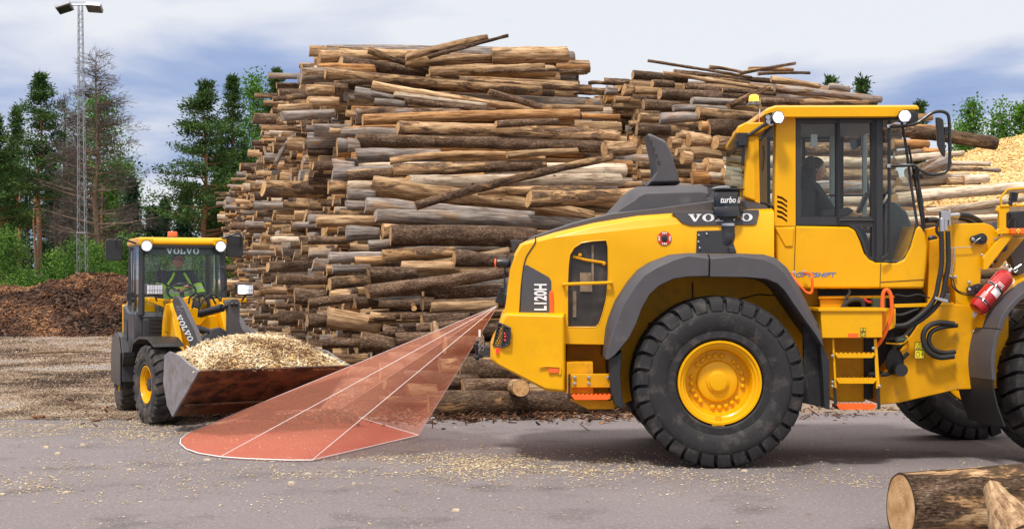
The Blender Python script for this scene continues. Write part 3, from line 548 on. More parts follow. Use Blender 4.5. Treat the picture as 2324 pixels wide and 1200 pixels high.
# ================================================ LOGS
def log_mats():
    m=bpy.data.materials.new('log_bark'); m.use_nodes=True; t=m.node_tree; b=t.nodes['Principled BSDF']; b.inputs['Roughness'].default_value=.85; b.inputs['Specular IOR Level'].default_value=.3
    nn=t.nodes.new; lk=t.links.new
    uv=nn('ShaderNodeUVMap'); a=nn('ShaderNodeAttribute'); a.attribute_name='lc'; sep=nn('ShaderNodeSeparateColor'); lk(a.outputs['Color'],sep.inputs[0])
    hue,bark,rnd=sep.outputs
    def noise_(sx,sy,det=6,rough=.6,off=0,dist=0):
        mp=nn('ShaderNodeMapping'); mp.inputs['Scale'].default_value=(sx,sy,1); lk(uv.outputs[0],mp.inputs[0])
        n=nn('ShaderNodeTexNoise'); n.noise_dimensions='4D'; n.inputs['Scale'].default_value=1; n.inputs['Detail'].default_value=det; n.inputs['Roughness'].default_value=rough; n.inputs['Distortion'].default_value=dist
        lk(mp.outputs[0],n.inputs['Vector']); mm=nn('ShaderNodeMath'); mm.operation='MULTIPLY_ADD'; mm.inputs[1].default_value=97; mm.inputs[2].default_value=off; lk(rnd,mm.inputs[0]); lk(mm.outputs[0],n.inputs['W']); return n.outputs[0]
    fib=noise_(1.9,25,8,.72,0,.25); patch=noise_(1.7,7.0,10,.68,11,.6); blot=noise_(3.6,13,9,.72,23); fine=noise_(26,60,5,.6,31)
    def ramp(f,st):
        r=nn('ShaderNodeValToRGB'); e=r.color_ramp.elements; e[0].position=st[0][0]; e[0].color=(*st[0][1],1); e[1].position=st[-1][0]; e[1].color=(*st[-1][1],1)
        for p,c in st[1:-1]: q=e.new(p); q.color=(*c,1)
        lk(f,r.inputs[0]); return r.outputs[0]
    def mix(f,x,y,bt='MIX'):
        q=nn('ShaderNodeMix'); q.data_type='RGBA'; q.blend_type=bt
        for i,v in ((0,f),(6,x),(7,y)):
            if isinstance(v,(int,float)): q.inputs[i].default_value=v
            elif isinstance(v,tuple): q.inputs[i].default_value=(*v,1)
            else: lk(v,q.inputs[i])
        return q.outputs[2]
    def mth(op,x,y=None,z=None,cl=False):
        q=nn('ShaderNodeMath'); q.operation=op; q.use_clamp=cl
        for i,v in enumerate((x,y,z)):
            if v is None: continue
            if isinstance(v,(int,float)): q.inputs[i].default_value=v
            else: lk(v,q.inputs[i])
        return q.outputs[0]
    tan=ramp(fib,[(.35,(.07,.035,.016)),(.44,(.25,.145,.07)),(.54,(.46,.30,.16)),(.68,(.68,.50,.31))]); tan=mix(mth('MULTIPLY_ADD',hue,-14,1,True),tan,mix(1,tan,(1.15,.86,.55),'MULTIPLY'))
    gry=ramp(fib,[(.35,(.05,.042,.038)),(.44,(.155,.13,.115)),(.54,(.29,.25,.225)),(.68,(.48,.43,.39))]); gry=mix(mth('MULTIPLY_ADD',patch,6,-3.1,True),gry,mix(.6,gry,(.40,.25,.13)))
    pale=ramp(fib,[(.34,(.18,.11,.065)),(.43,(.45,.33,.22)),(.54,(.64,.52,.39)),(.68,(.78,.69,.56))])
    wood=mix(mth('MULTIPLY_ADD',hue,2.5,-.25,True),tan,gry)                 # hue .1 tan .. .5 grey
    wood=mix(mth('MULTIPLY_ADD',hue,4,-3,True),wood,pale)                   # hue 1 = pale peeled
    wood=mix(mth('MULTIPLY_ADD',blot,9,-4.6,True),wood,mix(.62,wood,(.13,.062,.026)))
    brk=ramp(mth('MULTIPLY_ADD',fine,.5,mth('MULTIPLY',blot,.5)),[(.36,(.014,.008,.005)),(.46,(.06,.032,.017)),(.55,(.16,.10,.062)),(.67,(.42,.33,.25))])
    bm_=mth('MULTIPLY_ADD',mth('SUBTRACT',mth('ADD',patch,mth('MULTIPLY_ADD',bark,.55,-.235)),.5),16,.5,True)
    ub=mth('MULTIPLY_ADD',mth('SUBTRACT',mth('ADD',patch,mth('MULTIPLY_ADD',bark,.55,-.17)),.5),14,.5,True)
    col=mix(mth('MULTIPLY',ub,.8),wood,mix(fib,(.12,.055,.022),(.50,.29,.13)))
    col=mix(bm_,col,brk)
    # small knots
    mp=nn('ShaderNodeMapping'); mp.inputs['Scale'].default_value=(3.2,4.5,1); lk(uv.outputs[0],mp.inputs[0]); vo=nn('ShaderNodeTexVoronoi'); vo.voronoi_dimensions='4D'; vo.inputs['Scale'].default_value=1; lk(mp.outputs[0],vo.inputs['Vector']); lk(mth('MULTIPLY',rnd,50),vo.inputs['W'])
    kn=mth('LESS_THAN',vo.outputs['Distance'],.10); col=mix(mth('MULTIPLY',kn,.75),col,(.05,.028,.016))
    br=mth('MULTIPLY_ADD',mth('FRACT',mth('MULTIPLY',rnd,7.3)),.6,.68); cb=nn('ShaderNodeCombineColor'); [lk(br,cb.inputs[i]) for i in range(3)]
    col=mix(1,col,cb.outputs[0],'MULTIPLY'); lk(col,b.inputs['Base Color'])
    bp=nn('ShaderNodeBump'); bp.inputs['Strength'].default_value=.9; bp.inputs['Distance'].default_value=.02
    hgt=mth('ADD',mth('MULTIPLY',bm_,mth('MULTIPLY_ADD',fine,.9,.5)),mth('MULTIPLY',fib,.45)); lk(hgt,bp.inputs['Height']); lk(bp.outputs[0],b.inputs['Normal'])
    # cut end
    m2=bpy.data.materials.new('log_cut_end'); m2.use_nodes=True; t=m2.node_tree; b=t.nodes['Principled BSDF']; b.inputs['Roughness'].default_value=.8; b.inputs['Specular IOR Level'].default_value=.2
    nn=t.nodes.new; lk=t.links.new
    uv=nn('ShaderNodeUVMap'); a=nn('ShaderNodeAttribute'); a.attribute_name='lc'; sep=nn('ShaderNodeSeparateColor'); lk(a.outputs['Color'],sep.inputs[0]); hue,bark,rnd=sep.outputs
    ln=nn('ShaderNodeVectorMath'); ln.operation='LENGTH'; lk(uv.outputs[0],ln.inputs[0]); rad=ln.outputs['Value']
    n=nn('ShaderNodeTexNoise'); n.noise_dimensions='4D'; n.inputs['Scale'].default_value=2.2; n.inputs['Detail'].default_value=6; lk(uv.outputs[0],n.inputs['Vector']); lk(mth('MULTIPLY',rnd,91),n.inputs['W'])
    ring=mth('MULTIPLY_ADD',mth('SINE',mth('MULTIPLY',mth('MULTIPLY_ADD',n.outputs[0],.22,rad),58)),.5,.5)
    cw=ramp(n.outputs[0],[(.3,(.36,.19,.075)),(.5,(.60,.36,.16)),(.7,(.74,.50,.26))]); cg=ramp(n.outputs[0],[(.3,(.20,.16,.14)),(.55,(.40,.35,.31)),(.75,(.52,.46,.41))])
    c=mix(mth('MULTIPLY_ADD',hue,2.5,-.25,True),cw,cg); c=mix(mth('MULTIPLY_ADD',hue,4,-3,True),c,cw); c=mix(mth('MULTIPLY',ring,.22),c,(.25,.12,.05))
    c=mix(mth('MULTIPLY_ADD',mth('SUBTRACT',.22,rad),3,0,True),c,(.34,.16,.07)); c=mix(mth('GREATER_THAN',mth('MULTIPLY_ADD',n.outputs[0],.06,rad),.965),c,(.06,.035,.022)); lk(c,b.inputs['Base Color'])
    return m,m2
LB,LE=log_mats()
def log_geo(p0,p1,r0,r1,nl,nr,rg,bend=Vector((0,0,0)),bump=.05,conic=None):
    """returns verts, faces, uvs per corner, material index"""
    p0=Vector(p0);p1=Vector(p1); ax=p1-p0; L_=ax.length; t=ax/L_; up=Vector((0,0,1)); a=t.cross(up).normalized(); b=a.cross(t); V=[];Fc=[];U=[];Mi=[]
    ph=rg.uniform(0,6.28); e2=rg.uniform(-.06,.06); sd_=rg.uniform(0,100); off=rg.uniform(0,9)
    cut0=Vector((rg.gauss(0,.06),rg.gauss(0,.06))); cut1=Vector((rg.gauss(0,.06),rg.gauss(0,.06)))
    for i in range(nl+1):
        u=i/nl; c=p0.lerp(p1,u)+bend*(4*u*(1-u)); rr=r0+(r1-r0)*u
        if nl>3: rr*=1+bump*1.6*noise.noise(Vector((u*L_*1.3,sd_,0)))
        for k in range(nr):
            th=2*PI*k/nr+ph; q=rr*(1+e2*math.cos(2*th)+(bump*noise.noise(Vector((math.cos(th)*1.3,math.sin(th)*1.3,sd_+u*L_*.9))) if nr>8 else 0))
            if nr>=16: q+=.010*noise.noise(Vector((th*2.2,u*L_*5,sd_)))+.016*max(0,noise.noise(Vector((th*1.2,u*L_*1.6,sd_+7)))-.35)*4*r0/.15
            o=a*(q*math.cos(th))+b*(q*math.sin(th)); sh=0
            if i==0: sh=(cut0.x*math.cos(th)+cut0.y*math.sin(th))*rr*2
            if i==nl: sh=(cut1.x*math.cos(th)+cut1.y*math.sin(th))*rr*2
            V.append(c+o+t*sh)
    for i in range(nl):
        for k in range(nr):
            j=(k+1)%nr; Fc.append((i*nr+k,i*nr+j,(i+1)*nr+j,(i+1)*nr+k)); Mi.append(0)
            rm=(r0+r1)/2; ua,ub=i/nl*L_+off,(i+1)/nl*L_+off; va,vb=2*PI*k/nr*rm,2*PI*(k+1)/nr*rm; U+=[(ua,va),(ua,vb),(ub,vb),(ub,va)]
    cr=[(math.cos(2*PI*k/nr),math.sin(2*PI*k/nr)) for k in range(nr)]
    for side,base in ((0,0),(1,nl*nr)):
        idx=list(range(nr)) if side else list(range(nr))[::-1]
        Fc.append(tuple(base+k for k in idx)); U+=[cr[k] for k in idx]; Mi.append(1)
    return V,Fc,U,Mi
def log_mesh(name,items):
    """items: list of (geo, (hue,bark,rnd))"""
    V=[];Fc=[];U=[];Mi=[];col=[]
    for (v,f,u,mi),lc in items:
        b=len(V); V+=v; Fc+=[tuple(b+i for i in q) for q in f]; U+=u; Mi+=mi; col+=[lc]*len(v)
    org=V[0].copy() if len(items)==1 else Vector((0,0,0)); org.z=0 if len(items)>1 else org.z
    me=bpy.data.meshes.new(name); me.from_pydata([v-org for v in V],[],Fc); me.materials.append(LB); me.materials.append(LE)
    me.polygons.foreach_set('material_index',Mi); uvl=me.uv_layers.new(name='UVMap'); uvl.data.foreach_set('uv',[c for u in U for c in u])
    ca=me.color_attributes.new('lc','FLOAT_COLOR','POINT'); ca.data.foreach_set('color',[c for l in col for c in (*l,1)])
    me.polygons.foreach_set('use_smooth',[m==0 for m in Mi]); o=bpy.data.objects.new(name,me); C.objects.link(o); o.location=org; MS[o]=org; return o
KIND={'t':(.10,.18,'tan half-peeled'),'b':(.12,.62,'dark bark-covered'),'m':(.12,.42,'brown patchy-barked'),'g':(.5,.15,'silver-grey barkless'),'p':(1.0,.05,'pale peeled'),'k':(.2,.76,'blackish bark-covered'),'o':(.0,.02,'honey-coloured barkless'),'w':(.75,.3,'white birch')}
LABELS={}
def uniq(lb,cand):
    """first candidate ending that makes the label new"""
    for c in cand:
        q=lb+c
        if q not in LABELS: LABELS[q]=1; return q
    return None
# anchors in the photo that a label can refer to: (x, y, words)
ANCH1=[(1000,110,'on the very top of the left stack'),(740,190,'at the left stack top corner'),(1160,190,'near the top right end of the left stack'),(660,250,'sticking out below the top corner'),(1000,230,'one row group below the stack top'),(1250,275,'high at the right end of the left stack'),(830,290,'high at the left of the front face'),(1050,320,'upper middle of the front face'),(1350,340,'left of the big machine exhaust fin'),(820,400,'at the left ends halfway up'),(1100,400,'in the middle of the front face'),(1320,410,'right above the big machine hood cover'),(780,500,'at the left ends level with the hood top'),(1000,480,'level with the hood top'),(1100,545,'left of the rear hood edge'),(800,590,'left, level with the small loader cab'),(1020,600,'left of the rear grille'),(1080,660,'left of the radar sensor'),(800,660,'at left, level with the headlights'),(870,730,'above the right end of the loaded bucket'),(1030,730,'where the red beam begins'),(760,780,'behind the chip load'),(900,800,'behind the upper red beam'),(1060,820,'beside the counterweight'),(820,870,'behind the lower red beam'),(600,400,'among far ends under the pine'),(560,520,'among far ends above the small loader'),(640,470,'left of the front face'),(600,620,'among ends over the right headlight'),(660,620,'among small ends right of the headlight'),(640,720,'among small ends behind the chip load'),(700,350,'in the shaded notch below the top corner')]
ANCH2=[(1600,150,'on top of the right stack'),(1860,200,'at the top right of the right stack'),(1500,190,'at the top left of the right stack'),(1700,200,'just below the top of the right stack'),(1620,230,'left of the amber beacon'),(1350,210,'in the gap skyline between stacks'),(1400,260,'in the gap between the stacks'),(1500,290,'above the exhaust fin'),(1620,280,'just left of the cab roof'),(1580,340,'right of the exhaust fin tip'),(1630,380,'left of the rear cab pillar'),(1570,400,'just over the hood cover'),(1740,350,'seen through the rear side window'),(1860,350,'seen through the cab door window'),(1960,420,'seen through the cab front window'),(2080,290,'at the front corner of the cab roof'),(2200,320,'reaching towards the chip heap'),(2150,360,'right of the wing mirror'),(2130,400,'under the wing mirror bracket'),(2200,440,'above the lift arm tower'),(2100,470,'in front of the windscreen wiper')]
def label_for(kind,pxr,x,y,anch,extra=''):
    a=min(anch,key=lambda q:(q[0]-x)**2+(q[1]-y)**2*1.6)
    extra=''; size='thick' if pxr>30 else ('medium' if pxr>17 else 'thin')
    dx,dy=x-a[0],y-a[1]; pos='' 
    base=f"{size} {KIND[kind][2]} log {extra}{a[2]}".replace('  ',' ')
    return base
n_ind=[0]
def add_log(geo,lc,kind,pxr,x,y,anch,group,extra=''):
    lb=label_for(kind,pxr,x,y,anch,extra)
    o=log_mesh('log',[(geo,lc)]); tag(o,lb,'log',group); n_ind[0]+=1; LABELS.setdefault(lb,[]).append((y,x,o)); return True
# pile 1 axes
O1=Vector((-1.964,20,0)); d1=Vector((-.2355,1,0)).normalized(); a1=Vector((.973,.229,0)).normalized()
def face1(z): return 18.1+1.33*max(z,0)            # distance of the near face at a height
def heroD(py,c0,c1):     # solve D=c0+c1*z(py,D)
    k=(py-HY)/F; return (c0+c1*H)/(1+c1*k)
def hero(e,c0,c1,anch,group,yaw=.235,dD=0):
    x0,y0,x1,y1,dia,k=e[:6]
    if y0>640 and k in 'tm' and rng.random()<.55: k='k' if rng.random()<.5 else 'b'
    bend=e[6] if len(e)>6 else rng.uniform(-1.6,2.2); taper=e[7] if len(e)>7 else .8; dd=e[8] if len(e)>8 else 0
    D0=heroD(y0,c0,c1)+dd+dD; p0=P(x0,y0,D0); X1=(x1-CX)/F
    # right end recedes along the log direction
    Lx=(x1-x0)/F*D0; D1=D0
    for _ in range(3): Lx=X1*D1-p0.x; D1=D0+Lx*yaw
    D1=max(D1,D0); p1=P(x1,y1,D1); r0=dia*D0/F/2; r1=r0*taper*1.0
    for p,rr in ((p0,r0),(p1,r1)): p.z=max(p.z,rr*.9)
    hue,bk,_=KIND[k]; lc=(hue+rng.uniform(-.05,.05) if k!='p' else 1,min(1,max(0,bk+rng.uniform(-.08,.08))),rng.random())
    nl=max(6,int(abs(x1-x0)/11)); g=log_geo(p0,p1,r0,r1,nl,20,rng,Vector((0,-.02,bend*D0/F)))
    add_log(g,lc,k,dia,(x0*.7+x1*.3),y0,anch,group)
GL='logs of the long left stack'; GR='logs of the right stack'
H1=[(725,128,950,124,28,'t'),(835,114,1040,180,16,'m',-2,.9,-.5),(921,131,1108,86,18,'m',3,.9,-.4),(971,130,1154,81,11,'b',0,.6,-.5),(1117,127,1286,124,40,'t',0,.95),(921,142,1117,133,24,'t'),(975,163,1235,153,22,'t'),(1100,162,1267,158,9,'m'),(773,141,965,165,30,'k'),(722,160,852,160,32,'o'),(738,167,1229,207,27,'m',-2,.95,-.3),(683,173,800,172,36,'g'),(713,200,790,199,26,'b'),(695,207,760,206,28,'t'),(758,191,870,186,17,'m'),(619,225,700,218,12,'k'),(650,222,720,214,16,'m'),(698,231,770,231,24,'t'),(844,194,1208,246,21,'t',-3,.6,-.2),(806,210,917,227,28,'g'),(842,212,917,226,15,'g'),(630,246,710,243,18,'t'),(640,264,760,256,24,'g'),(894,214,1104,240,13,'p'),(1108,210,1252,249,17,'m',0,.8,-.2),(919,229,1125,251,14,'b'),(808,255,1045,256,22,'w'),(850,232,925,240,18,'g'),(823,273,1315,260,27,'o',3,.95),(1125,282,1266,276,17,'b'),(902,291,1398,310,33,'m',2,.95),(773,302,905,302,22,'g'),(747,297,775,297,15,'t'),(808,318,1371,335,30,'b',2,1.0),(1371,339,1440,335,38,'m'),(809,354,1000,351,34,'g'),(767,330,795,331,34,'g'),(789,330,812,331,34,'g'),(885,366,1237,361,18,'t',14,.75),(1150,353,1312,343,17,'t'),(892,387,1240,374,30,'m'),(754,398,892,390,34,'g'),(790,400,892,393,28,'m'),(943,468,1390,357,20,'m',6,.8,-.7),(845,422,1345,492,50,'t',6,.6),(925,413,1410,408,31,'p',0,.95),(1100,391,1418,386,32,'p',0,.9,.5),(1083,434,1350,430,19,'m',0,.95),(829,466,1210,492,36,'g',0,.7),(852,490,1345,512,34,'g',4,.95),(1200,452,1445,442,40,'m'),(787,424,850,422,27,'p'),(788,441,852,441,27,'g'),(716,503,855,501,29,'t'),(758,385,800,386,50,'g'),(886,536,1215,541,50,'b',4,.95,-.2),(868,525,905,524,34,'m'),(785,531,862,530,34,'g'),(836,556,886,555,24,'g'),(867,581,1035,572,30,'m'),(745,585,870,582,27,'g'),(806,593,872,590,24,'t'),(1030,586,1165,592,36,'b'),(965,600,1155,570,20,'t',-2,.9,.3),(833,663,1150,616,34,'m',-2,.85,-.4),(837,624,945,621,40,'b'),(755,611,840,608,20,'g'),(748,644,840,638,32,'m'),(910,606,1030,603,26,'t'),(960,664,1145,658,34,'k'),(977,696,1130,690,24,'t'),(957,688,985,688,36,'m'),(805,687,858,684,28,'m'),(697,727,748,726,30,'t'),(742,720,862,737,46,'t'),(838,718,898,720,24,'m'),(910,717,958,716,17,'t'),(957,728,1065,723,30,'m'),(732,780,818,778,26,'t'),(820,776,898,786,46,'k'),(1010,783,1095,780,40,'m'),(885,819,952,818,42,'m'),(862,842,915,838,42,'t'),(998,836,1115,828,46,'m'),(990,868,1080,864,40,'b'),(775,872,850,866,20,'t'),(972,926,1432,921,60,'b',0,.9),(1040,838,1180,842,52,'k'),(1050,880,1200,876,40,'k'),(700,498,745,497,22,'g'),(785,465,832,466,22,'g'),(745,425,790,425,30,'m'),(700,545,790,545,22,'b'),(700,575,750,575,24,'g'),(668,672,740,672,36,'k'),(590,660,650,660,20,'m'),(945,745,1060,735,22,'m'),(700,690,810,676,24,'k'),(900,770,1010,766,30,'k'),(870,750,900,752,30,'t'),(765,815,835,812,24,'m'),(790,845,860,842,26,'b')]
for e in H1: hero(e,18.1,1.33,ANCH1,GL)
# leaning, upright and end-on pieces of the left stack
def piece(x0,y0,x1,y1,dia,k,D0,D1,lb,taper=.85,bend=0):
    p0=P(x0,y0,D0);p1=P(x1,y1,D1); r=dia*D0/F/2; g=log_geo(p0,p1,r,r*taper,8,16,rng,Vector((0,0,bend))); hue,bk,_=KIND[k]
    o=log_mesh('log',[(g,(hue,bk,rng.random()))]); tag(o,lb,'log',GL); n_ind[0]+=1
piece(625,372,680,300,11,'g',30,31,'thin grey branch-like log leaning steeply against the far ends below the corner',.8,.12)
piece(788,700,806,658,17,'b',20.5,21,'short dark log standing nearly upright among the left ends')
piece(1182,881,1150,872,40,'t',17.6,20.5,'single log pointing at the viewer with round orange cut end under the counterweight')
piece(940,700,934,672,12,'o',19.8,22.5,'small light cut end standing proud below the diagonal log')
piece(992,775,985,735,22,'t',18.6,18.9,'short split log standing upright at the red beam edge')
H2=[(1470,138,1706,176,7,'b',0,.9,-.8),(1677,167,1806,144,8,'m',0,.8,-.8),(1436,170,1560,182,22,'b'),(1506,166,1925,231,10,'t',0,.8,-.5),(1528,165,1788,188,14,'b'),(1551,196,1725,214,16,'b'),(1497,213,1735,226,28,'b'),(1570,229,1690,233,17,'g'),(1758,200,1998,226,18,'w',0,.9,-.2),(1725,229,1990,233,14,'m'),(1653,241,1747,197,15,'m',0,.8,-.8),(1460,238,1545,243,26,'k'),(1528,246,1655,248,15,'g'),(1583,258,1725,267,34,'m'),(1497,270,1585,266,26,'g'),(1450,268,1500,270,24,'m'),(1608,290,1705,293,36,'b'),(1622,324,1705,329,36,'t'),(1445,294,1520,295,30,'k'),(1562,318,1610,319,34,'t'),(1589,286,1615,287,22,'o'),(1545,306,1575,308,20,'t'),(1520,325,1545,325,29,'t'),(1536,309,1560,309,18,'t'),(1568,350,1636,353,26,'t'),(1548,358,1570,358,30,'t'),(1600,377,1655,380,42,'t'),(1570,403,1610,404,34,'o'),(1635,376,1695,377,26,'m'),(1640,393,1695,396,28,'p'),(1655,412,1695,413,28,'p'),(1535,345,1555,345,20,'t'),(1575,380,1600,380,24,'t'),(1590,400,1640,400,20,'p'),(1445,375,1475,375,22,'m'),(1450,395,1480,395,22,'t'),(1990,292,2258,326,31,'m',3,1.0,-.3),(2025,327,2104,328,25,'o'),(2030,268,2114,266,20,'t'),(2030,289,2126,290,13,'o'),(2030,364,2187,348,17,'p'),(2030,350,2135,344,14,'w'),(2060,398,2150,366,31,'w',0,1.0,-.3),(2120,370,2247,372,13,'p'),(2130,383,2270,387,11,'w'),(2040,415,2197,403,27,'p',0,1.0),(2030,452,2345,423,28,'p',2,1.0),(2100,482,2345,446,18,'p'),(2020,490,2345,472,22,'p'),(2030,430,2190,430,16,'t'),(2185,410,2242,405,22,'p'),(2150,412,2225,412,18,'t'),(2010,505,2345,492,20,'p'),(2095,342,2135,342,14,'o'),
(1700,300,2040,312,30,'b',0,1,.3),(1700,335,2030,340,28,'m',0,1,.3),(1700,365,2030,372,26,'p',0,1,.3),(1700,395,2035,398,26,'t',0,1,.3),(1700,425,2030,424,28,'w',0,1,.3),(1700,455,2020,456,28,'p',0,1,.3),(1700,485,2020,482,26,'t',0,1,.3),
(1610,152,1690,166,8,'m'),(1700,158,1800,160,12,'o'),(1720,168,1838,166,8,'b'),(1600,182,1700,190,14,'m'),(1750,180,1860,196,14,'t'),(1440,205,1500,208,20,'t'),(1480,190,1530,192,18,'b'),(1372,185,1425,186,18,'b'),(1335,190,1372,189,10,'m'),(1310,205,1372,208,20,'m'),(1268,214,1330,210,11,'k'),(1375,205,1400,206,22,'g'),(1395,225,1430,226,16,'t'),(1415,205,1435,206,30,'m'),(1880,196,1925,204,14,'g'),(1640,205,1760,214,11,'b')]
for e in H2: hero(e,20.2,1.30,ANCH2,GR,yaw=.25)
# ---- the body of both stacks behind those: rows of round wood, long axis across, one stack after another
fill=[]
def pick(rg,far):
    u=rg.random(); return 't' if u<.24 else 'm' if u<.48 else 'b' if u<.62 else 'g' if u<.80 else 'o' if u<.88 else 'k' if u<.95 else 'p'
rg=random.Random(77)
def fill_pile(O,d,a,c0,c1,zfun,smax,Lm,pile,vis):
    s=0
    while s<smax:
        z=.1
        while True:
            big_=rg.random(); r=(.058+.10*big_**1.8)*(1.0 if s<14 else .95)
            z+=r*.92
            Y=O.y+d.y*s
            if z>zfun(s): break
            if Y>c0+c1*z+.42:
                jit=abs(rg.gauss(0,.26))*(1 if rg.random()<.85 else 1.9); sl=rg.gauss(0,.06)
                p0=O+d*(s+rg.uniform(-.08,.08))+a*(.35-jit); p0.z=z; L_=Lm*rg.uniform(.86,1.06); p1=p0+a*L_+d*rg.gauss(0,.10); p1.z=z+rg.gauss(0,.06); p0.z=max(r,p0.z); p1.z=max(r,p1.z)
                kk_=pick(rg,s)
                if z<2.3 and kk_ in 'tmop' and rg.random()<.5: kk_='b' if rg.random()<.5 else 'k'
                fill.append((p0,p1,r,r*rg.uniform(.72,1.0),kk_,pile,s,z,jit))
            z+=r*.92
        s+=rg.uniform(.165,.235)
def z1(s): return float(np.interp(s,[0,8,11,14,20,25,30,60],[6.0,6.15,6.2,6.2,6.6,6.4,5.6,5.9]))+rg.uniform(-.22,.08)
fill_pile(O1-d1*1.9,d1,a1,18.1,1.33,z1,62,4.7,1,None)
O2=Vector((2.35,21,0)); d2=Vector((-.045,1,0)).normalized(); a2=Vector((.97,.243,0)).normalized()
def z2(s): return float(np.interp(s,[0,8,12,26],[5.7,5.75,6.0,6.4]))+rg.uniform(-.3,.06)
fill_pile(O2-d2*.8,d2,a2,20.2,1.30,z2,26,4.9,2,None)
fill_pile(Vector((5.3,21,0)),Vector((.0,1,0)),a2,20.2,1.30,lambda s:3.0+rg.uniform(-.3,.1),9,3.6,3,None)
def proj(p): return (CX+F*p.x/p.y, HY-(p.z-H)*F/p.y)
# prominence: how much of the end sticks out, how near
def score(t):
    p0,p1,r,_,k,pile,s,z,j=t; x,y=proj(p0); sc_=r*F/p0.y*(.6+j*1.5)
    Dm=p0.y-(18.1+1.33*z if pile==1 else 20.2+1.3*z)
    if Dm<1.2: sc_*=2.2
    if pile==2 and (x>1700 and Dm>1.2): sc_*=.3
    if y>800 and x<800: sc_*=.1
    return sc_
order=sorted(range(len(fill)),key=lambda i:-score(fill[i])); quota=298-n_ind[0]; chosen=set()
for i in order:
    if len(chosen)>=quota: break
    p0,p1,r,r1,k,pile,s,z,j=fill[i]; x,y=proj(p0); x2,y2=proj(p1)
    if y<-20 or y>900: continue
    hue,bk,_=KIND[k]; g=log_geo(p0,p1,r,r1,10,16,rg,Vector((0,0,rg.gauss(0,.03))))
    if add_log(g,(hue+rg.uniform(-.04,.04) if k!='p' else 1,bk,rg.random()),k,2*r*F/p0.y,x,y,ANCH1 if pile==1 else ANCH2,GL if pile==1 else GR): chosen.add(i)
CNT=['','','two','three','four','five','six','seven','eight','nine','ten','eleven','twelve']; ORD=['','second ','third ','fourth ','fifth ','sixth ','seventh ','eighth ']
for lb,l in LABELS.items():
    if len(l)<2: continue
    l.sort(key=lambda q:(q[0],q[1])); n_=len(l); c_=CNT[n_] if n_<len(CNT) else str(n_)
    for i,(y_,x_,o_) in enumerate(l):
        k_=f'{ORD[i]}highest' if i<=(n_-1)//2 else f'{ORD[n_-1-i]}lowest'
        q_=f'{lb}, {k_} of {c_}'; o_['label']=q_ if len(q_.replace('-',' ').split())<=16 else f'{lb}, {k_}'
items=[]
for i,(p0,p1,r,r1,k,pile,s,z,j) in enumerate(fill):
    if i in chosen: continue
    hue,bk,_=KIND[k]; near=p0.y<32
    items.append((log_geo(p0,p1,r,r1,2 if near else 1,12 if near else 9,rg,Vector((0,0,rg.gauss(0,.02) if near else 0))),(hue+rg.uniform(-.04,.04) if k!='p' else 1,bk,rg.random())))
o=log_mesh('stacked_logs',items); tag(o,'all the further small logs packed into the left and right stacks','log stack',kind='stuff')
print('logs',n_ind[0],'stuff',len(items))
# ---- foreground logs
def fg(p0,p1,r0,r1,k,lb,rnd=.5,bend=Vector((0,0,0))):
    g=log_geo(p0,p1,r0,r1,60,72,random.Random(4),bend,bump=.05 if k=='m' else .02); hue,bk,_=KIND[k]; bk=bk if k=='m' else 0; hue=hue if k=='m' else .11; o=log_mesh('log',[(g,(hue,bk,rnd))]); o.data.materials[0]=(LBF if k=='m' else LB); tag(o,lb,'log','logs in the right foreground'); n_ind[0]+=1; return o
LBF=LB.copy(); LBF.name='log_bark_near'
b_=[n for n in LBF.node_tree.nodes if n.type=='BUMP'][0]; b_.inputs['Distance'].default_value=.05; b_.inputs['Strength'].default_value=1
fg(P(2044,1150,9.85),P(2520,1138,9.95),.235,.25,'m','thick bark-covered log lying at the bottom right with orange cut end',None or .37)
fg((3.15,9.33,.40),(2.88,7.9,.20),.055,.205,'o','pale split log with pointed end leaning in front of the thick bark-covered log',.62)
# ================================================ THE BIG WHEEL LOADER (true to scale, centre line at y=14.55)
BL=thing('wheel_loader',(3.2,14.55,0),'large yellow wheel loader seen from its side, parked in front of the log stacks','wheel loader')
YC=14.55
def both(mb):     # mirror the collected geometry to the far side of the machine
    mb.mir=True; return mb
def pl(name,px,Y0,Y1,m,parent=BL,bevel=.012,seg=2,mir=False,hole=None,depth=.06,label=None):
    mb=MB().pprism(px,Y0,Y1,hole=hole,depth=depth)
    if mir: both(mb)
    return mb.build(name,m,parent,bevel=bevel,seg=seg,label=label)
def tb(name,pts,Y,r,m,parent=BL,n=10,smooth=6,label=None):
    mb=MB(); mb.tube([P(x,y,(Y if len(p_)==2 else p_[2])) for p_ in pts for x,y in [p_[:2]]],r,n=n,smooth=smooth); return mb.build(name,m,parent,label=label)
def bolts(parent,pts,Y,r=.014,m=SIL,name='bolt'):
    for x,y in pts:
        mb=MB(); c=P(x,y,Y); mb.lathe([(.004,r*1.25),(-.004,r*1.25),(-.005,r),(-.014,r*.95),(-.016,0)],10,Matrix.Translation(c)); mb.build(name,m,parent)
